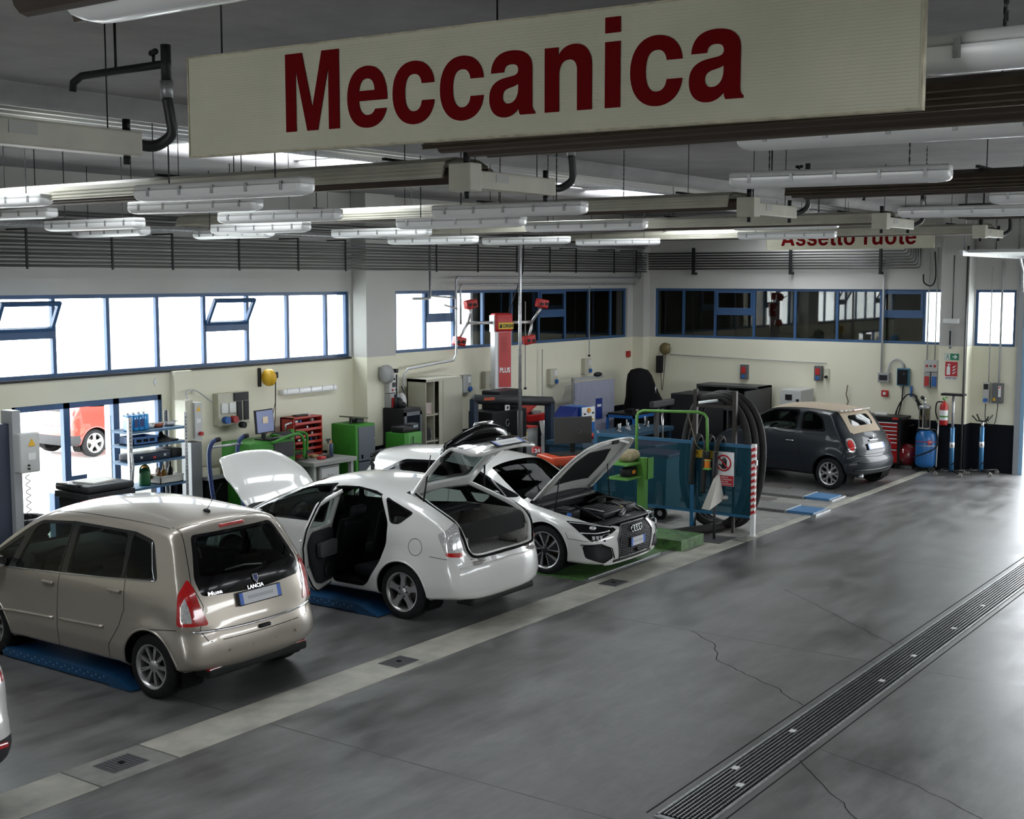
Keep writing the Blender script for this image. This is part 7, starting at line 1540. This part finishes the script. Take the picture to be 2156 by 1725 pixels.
m.b2((.52,-.85,.98),(.62,-.75,1.0)); m.build('pendant_holder', T); m = B(black, True); m.box((.57,-.80,1.20),(.07,.06,.12), bev=.02); m.m(mat('pendant_orange', (.6,.16,.01), .4), True); m.box((.57,-.80,1.07),(.08,.07,.14), bev=.015); m.build('pendant', T)
m = B(mat('cord_tan', (.12,.09,.05), .6)); m.tube(smooth_path([(.45,-.5,1.86),(.52,-.55,1.6),(.50,-.65,1.35),(.55,-.78,1.25)], 6), .008, 6); m.build('cord', T)
T = thing('cloth_bundle', 'beige cloth bundle on the green shelf of the test stand', 'cloth', (16.82,9.80,1.11)); m = B(mat('cloth_beige', (.33,.28,.17), .9, noise=.3, nscale=14), True); m.ell((0,0,.09),(.19,.15,.10),14); m.ell((.10,-.04,.10),(.12,.12,.085),12); m.build('cloth', T)
T = thing('power_tool', 'dark tool with orange sticker on the lower green shelf', 'tool', (16.80,9.75,.89)); m = B(black, True); m.box((0,0,.07),(.28,.16,.14), bev=.04); m.m(mat('sticker_orange', (.6,.22,.02), .4)); m.box((.02,-.082,.07),(.09,.006,.05)); m.build('body', T)
T = thing('scissor_lift', 'green painted lift platform and step block under the hatchback nose', 'vehicle lift', (14.8, 8.7, 0)); gw = mat('worn_green', (.055,.13,.035), .5, noise=.55, nscale=9)
m = B(gw); m.b2((-1.0,.0,-.002),(1.45,3.9,.006)); m.build('base_plate', T); m = B(gw); m.b2((1.35,-.20,.0),(2.05,.95,.15), bev=.005); m.build('step_block', T); m = B(steel); m.b2((-.85,-.03,.0),(1.1,.0,.012)); m.b2((1.85,-.05,.15),(1.87,.12,.155)); m.build('edge_strip', T)
T = thing('nozzle_stand', 'steel exhaust funnel on a thin post and flat base plate', 'exhaust funnel', (17.18, 8.50, 0)); m = B(mat('plate_dark', (.09,.085,.085), .5, .4)); m.b2((-.25,-.22,0),(.30,.55,.012)); m.build('base_plate', T); m = B(darkgrey); m.cyl((0,0,.01),(0,0,.62), .02, 10); m.m(black); m.cyl((0,0,.60),(0,0,1.32), .035, 12); m.build('post', T)
m = B(mat('funnel_steel', (.33,.31,.28), .4, .6)); bm = m.bm
def funnel(m, c_, s_=1):
    bm = m.bm; A = [bm.verts.new(Vector(c_)+Vector(p)) for p in ((-.30*s_,-.05,-.08),(-.26*s_,.10,-.08),(.03*s_,.02,.42),(.0,-.05,.42))]; C2 = [bm.verts.new(Vector(c_)+Vector(p)) for p in ((.08*s_,-.06,.0),(.08*s_,.02,.0),(.14*s_,.0,.10),(.14*s_,-.05,.10))]
    m._fin([bm.faces.new((A[k],A[(k+1)%4],C2[(k+1)%4],C2[k])) for k in range(4)]+[bm.faces.new(A[::-1]), bm.faces.new(C2)]); m.cyl(Vector(c_)+Vector((.10*s_,-.02,.05)), Vector(c_)+Vector((.24*s_,-.05,.03)), .04, 12)
funnel(m, (-.02,-.03,.58)); m.build('funnel', T)
T = thing('nozzle_stand', 'second exhaust funnel standing lower behind the blue screen', 'exhaust funnel', (18.15, 9.95, 0), PI); m = B(mat('plate_dark', (.09,.085,.085), .5, .4)); m.b2((-.3,-.25,0),(.25,.25,.012)); m.build('base_plate', T); m = B(darkgrey); m.cyl((0,0,.01),(0,0,.4), .02, 10); m.build('post', T); m = B(mat('funnel_steel', (.33,.31,.28), .4, .6)); funnel(m, (0,0,.20)); m.build('funnel', T)
def _scr(): 
    m_ = glass('blue_mesh', (.62,.76,.82), refl=.2, rough=.3); t = m_.node_tree; out = [n for n in t.nodes if n.type == 'OUTPUT_MATERIAL'][0]; src = out.inputs[0].links[0].from_socket
    d = t.nodes.new('ShaderNodeBsdfDiffuse'); d.inputs[0].default_value = (.02,.075,.11,1); mx = t.nodes.new('ShaderNodeMixShader'); mx.inputs[0].default_value = .30
    t.links.new(src, mx.inputs[1]); t.links.new(d.outputs[0], mx.inputs[2]); t.links.new(mx.outputs[0], out.inputs[0]); return m_
T = thing('safety_screen', 'blue framed see-through safety screen beside the lift bay', 'screen', (17.75, 8.16, 0)); fbm = mat('screen_frame', (.015,.10,.20), .4)
for y in (1.0, 2.75): m = B(fbm); m.b2((-.025,y-.03,0),(.025,y+.03,1.42)); m.build('post', T)
m = B(fbm); m.b2((-.02,.03,1.33),(.02,2.75,1.38)); m.b2((-.02,.03,.27),(.02,2.75,.31)); m.build('rail', T)
for a, b_ in ((.04,.97),(1.03,2.72)): m = MB().m(_scr()); m.b2((-.004,a,.31),(.004,b_,1.33)); m.build('mesh_panel', T)
T = thing('striped_post', 'red and white striped warning post at the end of the blue screen', 'post', (17.75, 8.14, 0)); m = B(white); m.b2((-.03,-.03,0),(.03,.03,1.40)); m.b2((-.05,-.05,0),(.05,.05,.012)); m.build('post', T)
m = B(mat('stripe_red', (.40,.01,.015), .4))
for k in range(11): z = .36+k*.095; m.prism([(-.031,z),(.031,z-.03),(.031,z+.018),(-.031,z+.048)], ((-.031,0,0),(0,1,0),(0,0,1)), -.001) ; m.prism([(-.031,z-.03),(.031,z),(.031,z+.048),(-.031,z+.018)], ((0,-.0312,0),(1,0,0),(0,0,1)), -.001)
m.build('red_stripe', T); m = B(steel); m.b2((-.02,-.05,1.08),(.02,-.03,1.16)); m.build('latch', T)
T = thing('sign_board', 'white and red prohibition sign with black hand on the blue screen', 'sign', (17.715, 8.62, .99), -PI/2)
m = B(white); m.b2((-.17,-.004,-.26),(.17,.004,.26)); m.build('panel', T); m = B(mat('sign_redp', (.45,.01,.02), .4)); m.b2((-.165,-.008,-.255),(.165,-.004,-.10)); O = [(.125*math.cos(a), .09+.125*math.sin(a)) for a in np.linspace(0,2*PI,33)[:-1]]
m.tube([(x,-.007,z) for x, z in [(.115*math.cos(a), .09+.115*math.sin(a)) for a in np.linspace(0,2*PI,33)[:-1]]], .013, 6, closed=True); m.build('red_field', T)
m = B(black); m.prism([(-.03,.0),(.04,.0),(.05,.06),(.05,.10),(-.03,.10),(-.03,.06),(-.08,.075),(-.085,.06),(-.04,.03)], ((0,-.004,0),(1,0,0),(0,0,1)), .003)
for k, hgt in enumerate((.15,.175,.17,.145)): m.b2((-.03+k*.021,-.007,.09),(-.013+k*.021,-.004,hgt))
m.build('hand_symbol', T); m = B(mat('sign_redp', (.45,.01,.02), .4)); m.prism([(-.09,.165),(-.075,.18),(.09,.015),(.075,.0)], ((0,-.009,0),(1,0,0),(0,0,1)), .002); m.build('bar', T)
for k, tx in enumerate(('SEVERAMENTE', 'VIETATO OLTREPASSARE', 'LA BARRIERA CON', 'MACCHINA IN FUNZIONE')): text_mesh('lettering', tx, .03, white, ((-.14,-.0095,-.135-k*.034),(1,0,0),(0,0,1)), .001, .0005, T, fit=(.16+.03*(k % 2)*2+.06, .020))
T = thing('sign_board', 'yellow warning sign with triangle on the blue screen', 'sign', (17.715, 8.97, 1.19), -PI/2); m = B(mat('sign_yellow', (.62,.38,.02), .4)); m.b2((-.18,-.003,-.06),(.18,.003,.06)); m.build('panel', T); m = B(black); m.tube([(-.15,-.005,-.045),(-.05,-.005,-.045),(-.10,-.005,.045)], .005, 5, closed=True); m.b2((-.103,-.006,-.02),(-.097,-.004,.02)); m.build('triangle', T)
for k in range(3): text_mesh('lettering', 'ATTENZIONE', .02, black, ((-.03,-.005,.02-k*.03),(1,0,0),(0,0,1)), .001, 0, T, fit=(.19,.014))
# exhaust hoses over their hanger
T = thing('hose_hanger', 'dark steel hanger frame rising above the blue screen', 'hanger', (17.8, 8.82, 0)); m = B(mat('hanger_steel', (.045,.04,.038), .5, .4))
for y in (-.33,.33): m.b2((-.03,y-.03,.0 if False else 1.15),(.03,y+.03,2.17)); m.b2((-.02,y-.02,0),(.02,y+.02,1.2))
m.b2((-.02,-.33,1.90),(.02,.33,1.95)); m.build('frame', T); m = B(mat('lamp_tube', (.8,.82,.85), .3)); m.cyl((-.06,.25,1.97),(-.02,-.05,2.02), .022, 10); m.build('tube_light', T)
for k in range(3):
    T = thing('exhaust_hose', 'thick ribbed exhaust hose looped over the hanger, '+['nearest of three', 'middle one of three', 'outermost of three'][k], 'exhaust hose', (17.90+.128*k, 8.86-.03*k, 1.07), 0, 'exhaust hoses on the hanger')
    P = []; 
    for a in np.linspace(0, 2*PI, 321)[:-1]:
        c_, s_ = math.cos(a), math.sin(a); P.append((.04*math.sin(3*a), -(.55+.03*k)*np.sign(c_)*abs(c_)**.8, (.99+.015*k)*np.sign(s_)*abs(s_)**.95))
    m = B(mat('hose_black', (.028,.027,.026), .55)); m.tube(P, .062, 12, closed=True, ridge=.86); m.build('hose', T)
for k, (y, z0) in enumerate(((9.08,.72),(8.88,.60),(8.70,.42))):
    T = thing('exhaust_nozzle_hose', 'smaller black hose draped over the top rail of the blue screen, '+['left one', 'middle one', 'right one'][k], 'hose', (17.70, y, 0), 0, 'small hoses over the screen rail')
    P = smooth_path([(-.06,.05,z0),(-.06,.03,1.1),(-.05,.0,1.36),(.03,-.02,1.46),(.12,-.02,1.38),(.16,0,1.1),(.2,.02,.5)], 10); m = B(mat('hose_black', (.028,.027,.026), .55)); m.tube(P, .042, 10, ridge=.9); m.build('hose', T)
T = thing('floor_hose', 'black ribbed hose lying on the floor under the blue screen', 'hose', (17.5, 9.0, 0)); m = B(mat('hose_black', (.028,.027,.026), .55)); m.tube(smooth_path([(-.75,.10,.075),(-.3,-.05,.075),(.05,-.2,.075),(.45,-.25,.075),(.75,.1,.08)], 16), .072, 12, ridge=.86); m.build('hose', T)
T = thing('waste_bin', 'pale blue green bin with dark red lid behind the blue screen', 'waste bin', (18.45, 10.15, 0)); m = B(mat('bin_teal', (.10,.22,.22), .5)); taper(m, -.3,.3,-.32,.32,.12,1.0,.05); m.build('body', T); m = B(mat('lid_maroon', (.18,.02,.04), .5)); m.box((0,0,1.03),(.66,.72,.06), bev=.02); m.build('lid', T)
for y in (-.22,.22): m = B(rubber); m.cyl((-.33,y,.11),(-.28,y,.11), .11, 18); m.m(alu); m.cyl((-.335,y,.11),(-.33,y,.11), .045, 12); m.build('wheel', T)
T = thing('waste_bin', 'dark green wheeled bin beside the teal bin behind the screen', 'waste bin', (19.5, 11.0, 0)); m = B(mat('bin_darkgreen', (.008,.03,.022), .5)); taper(m, -.4,.4,-.42,.42,.12,1.0,.06); m.build('body', T); m = B(mat('lid_maroon', (.18,.02,.04), .5)); m.box((0,0,1.03),(.84,.9,.06), bev=.02); m.build('lid', T)
for y in (-.3,.3): m = B(rubber); m.cyl((-.42,y,.11),(-.37,y,.11), .11, 18); m.build('wheel', T)
# dark equipment behind the screen
T = thing('black_locker', 'large black machine locker standing behind the green gantry', 'cabinet', (23.6, 12.1, 0)); m = B(mat('rack_black', (.012,.012,.014), .4)); m.b2((-.4,-.4,0),(.4,.4,1.55), bev=.02); m.build('body', T)
T = thing('steel_cupboard', 'open dark grey cupboard with papers on its shelf against the right wall', 'cabinet', (25.9, 12.4, 0), -PI/2); dk_ = mat('cupboard_grey', (.07,.07,.072), .5)
m = B(dk_); m.b2((-.75,.3,0),(.75,.34,1.55)); m.b2((-.75,-.3,0),(-.71,.34,1.55)); m.b2((.71,-.3,0),(.75,.34,1.55)); m.b2((-.75,-.3,1.51),(.75,.34,1.55)); m.b2((-.02,-.28,0),(.02,.3,1.51)); m.build('carcass', T)
for z in (.5,1.0): m = B(dk_); m.b2((-.71,-.26,z),(.71,.3,z+.03)); m.build('shelf', T)
m = B(dk_); m.b2((.73,-1.0,.02),(.76,-.3,1.5)); m.build('door', T); m = B(mat('poster_grey', (.25,.25,.25), .6)); m.b2((-.66,-.31,.55),(-.1,-.30,1.4)); m.build('notice', T)
m = B(white); m.box((25.85,12.15,1.04),(.2,.3,.02)); m.build('paper_stack', label='sheets of paper on the shelf of the dark cupboard', cat='paper')
T = thing('engine_crane', 'dark engine crane with bright chrome ram behind the screen', 'crane', (21.0, 11.6, 0)); m = B(darkgrey); m.b2((-.5,-.3,.05),(.5,-.24,.12)); m.b2((-.5,.24,.05),(.5,.3,.12)); m.b2((-.05,-.3,.05),(.05,.3,.12)); m.cyl((0,0,.1),(0,0,1.5), .05, 10); m.box((.2,0,1.55),(.8,.1,.12), bev=.02); m.build('frame', T); m = B(chrome); m.cyl((.25,0,.75),(.22,0,1.45), .022, 10); m.build('ram', T)
for x in (-.45,.45):
    for y in (-.27,.27): m = B(rubber); m.cyl((x-.02,y,.04),(x+.02,y,.04), .04, 10); m.build('caster', T)
T = thing('white_machine', 'white boxed machine with small controls behind the hose loops', 'machine', (26.0, 11.0, 0), -PI/2); m = B(lightgrey); m.b2((-.22,-.3,.0),(.25,.4,1.52), bev=.02); m.build('housing', T); m = B(black); m.cyl((.18,-.3,1.3),(.18,-.33,1.3), .03, 10); m.b2((-.1,-.31,1.3),(.05,-.30,1.42)); m.build('controls', T)
# platforms under the cars
dp = mat('tread_blue', (.006,.05,.13), .45, .1, noise=.3, nscale=60)
def platform(x, y0, y1, label, wd=.55, z=.11):
    T = thing('lift_platform', label, 'vehicle lift', (x, y0, 0), 0, 'blue drive-on lift platforms'); L = y1-y0
    m = B(dp); m.b2((0,.32,z-.09),(wd,L,z)); m.b2((.03,.35,0),(wd-.03,L-.05,z-.09)); m.m(mat('stud_blue', (.10,.26,.42), .4, .2))
    for k in range(int(L/.06)):
        m.box((-.002, .4+k*.06, z-.025-.025*(k % 2)), (.006,.020,.012))
    m.build('deck', T); m = B(dp); bm = m.bm; vs = [bm.verts.new(p) for p in ((0,.32,z),(wd,.32,z),(wd,0,.01),(0,0,.01),(0,.32,0),(wd,.32,0))]; m._fin([bm.faces.new([vs[i] for i in f]) for f in ((0,1,2,3),(3,2,5,4),(0,3,4),(1,5,2),(0,4,5,1))]); m.build('ramp', T); return T
platform(7.56, 9.72, 11.75, 'blue lift platform under the left side of the beige minivan'); platform(8.75, 9.9, 11.75, 'blue lift platform under the right side of the beige minivan')
platform(10.93, 9.62, 12.2, 'blue dimpled lift platform under the left side of the white liftback'); platform(12.3, 9.9, 12.2, 'blue dimpled lift platform under the right side of the white liftback')
for i, (x, y0) in enumerate(((19.9, 8.0),(21.35, 8.3))):
    T = thing('turntable_platform', 'flush lift track with light blue turning plate, '+['nearer the screen', 'nearer the grey car'][i], 'vehicle lift', (x, y0, 0), 0, 'flush lift tracks in the far bay')
    m = B(mat('track_grey', (.16,.16,.155), .5, .3, noise=.2, nscale=20)); m.b2((-.05,.55,.0),(.60,4.3,.05)); m.build('track', T); m = B(mat('track_mesh', (.09,.08,.07), .6)); m.b2((.62,1.2,.0),(1.15,4.0,.02)); m.build('infill_grating', T)
    m = B(mat('plate_lightblue', (.06,.18,.36), .4)); m.b2((.0,.06,.0),(.55,.52,.045)); m.build('turning_plate', T); m = B(steel); m.b2((-.04,.0,0),(.60,.055,.03)); m.b2((-.04,.525,0),(.60,.55,.052)); m.build('edge', T)
# ------------------------------------------------------------------ right wall floor equipment
T = thing('tool_chest', 'red roller tool chest with white drawer edges against the right wall', 'tool chest', (26.12, 9.05, 0), -PI/2)
m = B(mat('chest_dark', (.02,.02,.022), .4)); m.b2((-.38,-.26,.10),(.38,.26,1.0), bev=.01); m.b2((-.40,-.28,1.0),(.42,.28,1.06), bev=.01); m.build('body', T)
zz = [.12,.40,.55,.63,.71,.79,.87,.95]
for a, b_ in zip(zz, zz[1:]): m = B(redp); m.b2((-.36,-.275,a+.01),(.33,-.26,b_-.005)); d_ = m.build('drawer', T); m = B(white); m.b2((-.35,-.29,b_-.022),(.32,-.275,b_-.004)); m.build('drawer_pull', d_)
for x in (-.32,.32):
    for y in (-.2,.2): m = B(rubber); m.cyl((x,y-.02,.05),(x,y+.02,.05), .05, 12); m.build('caster', T)
m = B(black); m.tube([(.38,-.1,.86),(.52,-.1,.88),(.52,.15,.88)], .015, 6); m.build('push_handle', T); m = B(rd); m.b2((.22,-.285,1.01),(.34,-.28,1.05)); m.build('badge', T)
m = B(white, True); m.box((26.1,9.15,1.085),(.12,.26,.05), bev=.01); m.build('white_case', label='small white case with green mark on top of the red tool chest', cat='case')
T = thing('air_tank', 'shiny dark red pressure tank lying by the right wall', 'tank', (26.15, 8.60, 0)); m = B(mat('tank_red', (.20,.006,.012), .15, coat=1), True); m.ell((0,-.0,.28),(.30,.24,.24),28); m.build('vessel', T); m = B(steel); m.b2((-.1,-.12,0),(.1,.12,.06)); m.build('foot', T)
T = thing('waste_oil_drainer', 'blue wheeled oil drain tank with glass measuring cylinder and WURTH badge', 'oil drainer', (25.95, 8.17, 0)); bt = mat('tank_blue', (.02,.14,.40), .3)
m = B(bt, True); m.lathe([(0,.08),(.14,.08),(.19,.12),(.20,.18),(.20,.68),(.18,.76),(.12,.82),(0,.84)], seg=32); m.build('tank', T); m = B(steel); m.lathe([(.203,.52),(.203,.535)], seg=32); m.m(rd); m.lathe([(.2025,.60),(.2025,.615)], seg=32); m.build('band', T)
m = B(rd); m.prism([(-.05,.0),(-.02,-.05),(.02,-.05),(.05,0),(.03,.04),(-.03,.04)], ((-.155,-.128,.60),(.64,-.77,0),(0,0,1)), -.006); b_ = m.build('badge', T)
text_mesh('lettering', 'WURTH', .03, white, ((-.19,-.115,.60),(.64,-.77,0),(0,0,1)), .002, .001, T, fit=(.07,.02))
m = MB().m(glass('cylinder_glass', (.55,.50,.40), refl=1.5), True); m.lathe([(.10,.86),(.10,1.28)], (0,.04,0), seg=24); m.build('measuring_glass', T); m = B(steel); m.lathe([(0,.84),(.12,.84),(.12,.88),(.09,.88)], (0,.04,0), seg=24); m.lathe([(.09,1.26),(.12,1.26),(.12,1.31),(.05,1.34),(.02,1.34)], (0,.04,0), seg=24)
for a in range(4): m.cyl((.11*math.cos(a*PI/2),.04+.11*math.sin(a*PI/2),.86),(.11*math.cos(a*PI/2),.04+.11*math.sin(a*PI/2),1.28), .008, 6)
m.build('cylinder_frame', T); m = B(chrome, True); m.cyl((0,.04,1.34),(0,.04,1.42), .03, 12); m.ell((-.02,.05,1.46),(.05,.04,.04),12); m.m(black); m.cyl((-.05,.06,1.46),(-.09,.08,1.50), .035, 12); m.build('gauge', T)
m = B(black); m.tube(smooth_path([(-.12,.12,.80),(-.22,.1,.86),(-.24,-.1,.86),(-.1,-.22,.84),(-.12,-.24,.5),(-.3,.15,.3)], 6), .014, 6); m.m(white); m.cyl((.0,-.22,.10),(.0,-.24,1.0), .014, 8); m.build('hose', T)
for (x, y) in ((-.15,-.12),(-.15,.12),(.15,0)): m = B(rubber); m.cyl((x,y-.015,.04),(x,y+.015,.04), .04, 10); m.build('caster', T)
def jack(x, y, label, top, sc):
    T = thing('transmission_jack', label, 'transmission jack', (x, y, 0), 0, 'tall blue transmission jacks'); m = B(black)
    for k in range(4): a = PI/4+k*PI/2; m.cyl((0,0,.09),(.34*math.cos(a),.34*math.sin(a),.09), .022, 8)
    m.build('base', T)
    for k in range(4):
        a = PI/4+k*PI/2; p = Vector((.34*math.cos(a),.34*math.sin(a),0)); m = B(mat('caster_grey', (.20,.19,.17), .5)); m.cyl(p+Vector((-.015,0,.045)), p+Vector((.015,0,.045)), .045, 14); m.m(steel); m.b2(p+Vector((-.02,-.01,.045)), p+Vector((.02,.01,.10))); m.build('caster', T)
    m = B(mat('jack_blue', (.04,.16,.32), .3, .2)); m.cyl((0,0,.08),(0,0,.95), .045, 16); m.build('cylinder', T); m = B(white); m.cyl((0,0,.55),(0,0,.66), .047, 16); m.build('label', T)
    m = B(black); m.cyl((-.02,0,.62),(-.20,-.06,.60), .010, 6); m.cyl((0,0,.2),(-.22,-.1,.28), .012, 6); m.build('lever', T)
    if top == 'T': m = B(steel); m.cyl((0,0,.95),(0,0,1.58), .025, 12); m.build('ram', T); m = B(black); m.b2((-.10,-.22,1.58),(.10,.22,1.62)); m.build('top_bar', T)
    else:
        m = B(steel); m.cyl((0,0,.95),(0,0,1.05), .03, 12); m.build('ram', T); m = B(black)
        for k in range(4): a = PI/4+k*PI/2; m.tube([(0,0,1.06),(.12*math.cos(a),.12*math.sin(a),1.08),(.22*math.cos(a),.22*math.sin(a),1.18)], .014, 6)
        m.build('cradle', T)
    return T
jack(25.62, 7.55, 'tall blue jack with flat black T shaped top before the pillar', 'T', 1); jack(26.05, 7.10, 'blue jack with curved black cradle prongs nearest the roller door', 'C', 1)
for i, (x, y) in enumerate(((15.5, 22.0),)):
    T = thing('tree', 'bright green tree outside the top left window', 'tree', (12.2, 22.5, 0)); m = B(mat('bark', (.12,.08,.05), .9)); m.cyl((0,0,0),(0,0,3.0), .15, 10, r2=.09); m.build('trunk', T)
    m = B(mat('leaf_green', (.10,.26,.03), .7)); bm = m.bm
    for k in range(900):
        a, b_, r = random.uniform(0,2*PI), random.uniform(-1,1), random.uniform(.5,1)**.5; p = Vector((1.6*r*math.cos(a)*math.sqrt(1-b_*b_), 1.6*r*math.sin(a)*math.sqrt(1-b_*b_), 4.2+1.5*r*b_)); q = Vector((random.uniform(-1,1),random.uniform(-1,1),random.uniform(-1,1))).normalized()*.10; s_ = q.orthogonal().normalized()*.07
        m._fin([bm.faces.new([bm.verts.new(p+v) for v in (q, s_, -q, -s_)])])
    m.build('foliage', T, recalc=False)
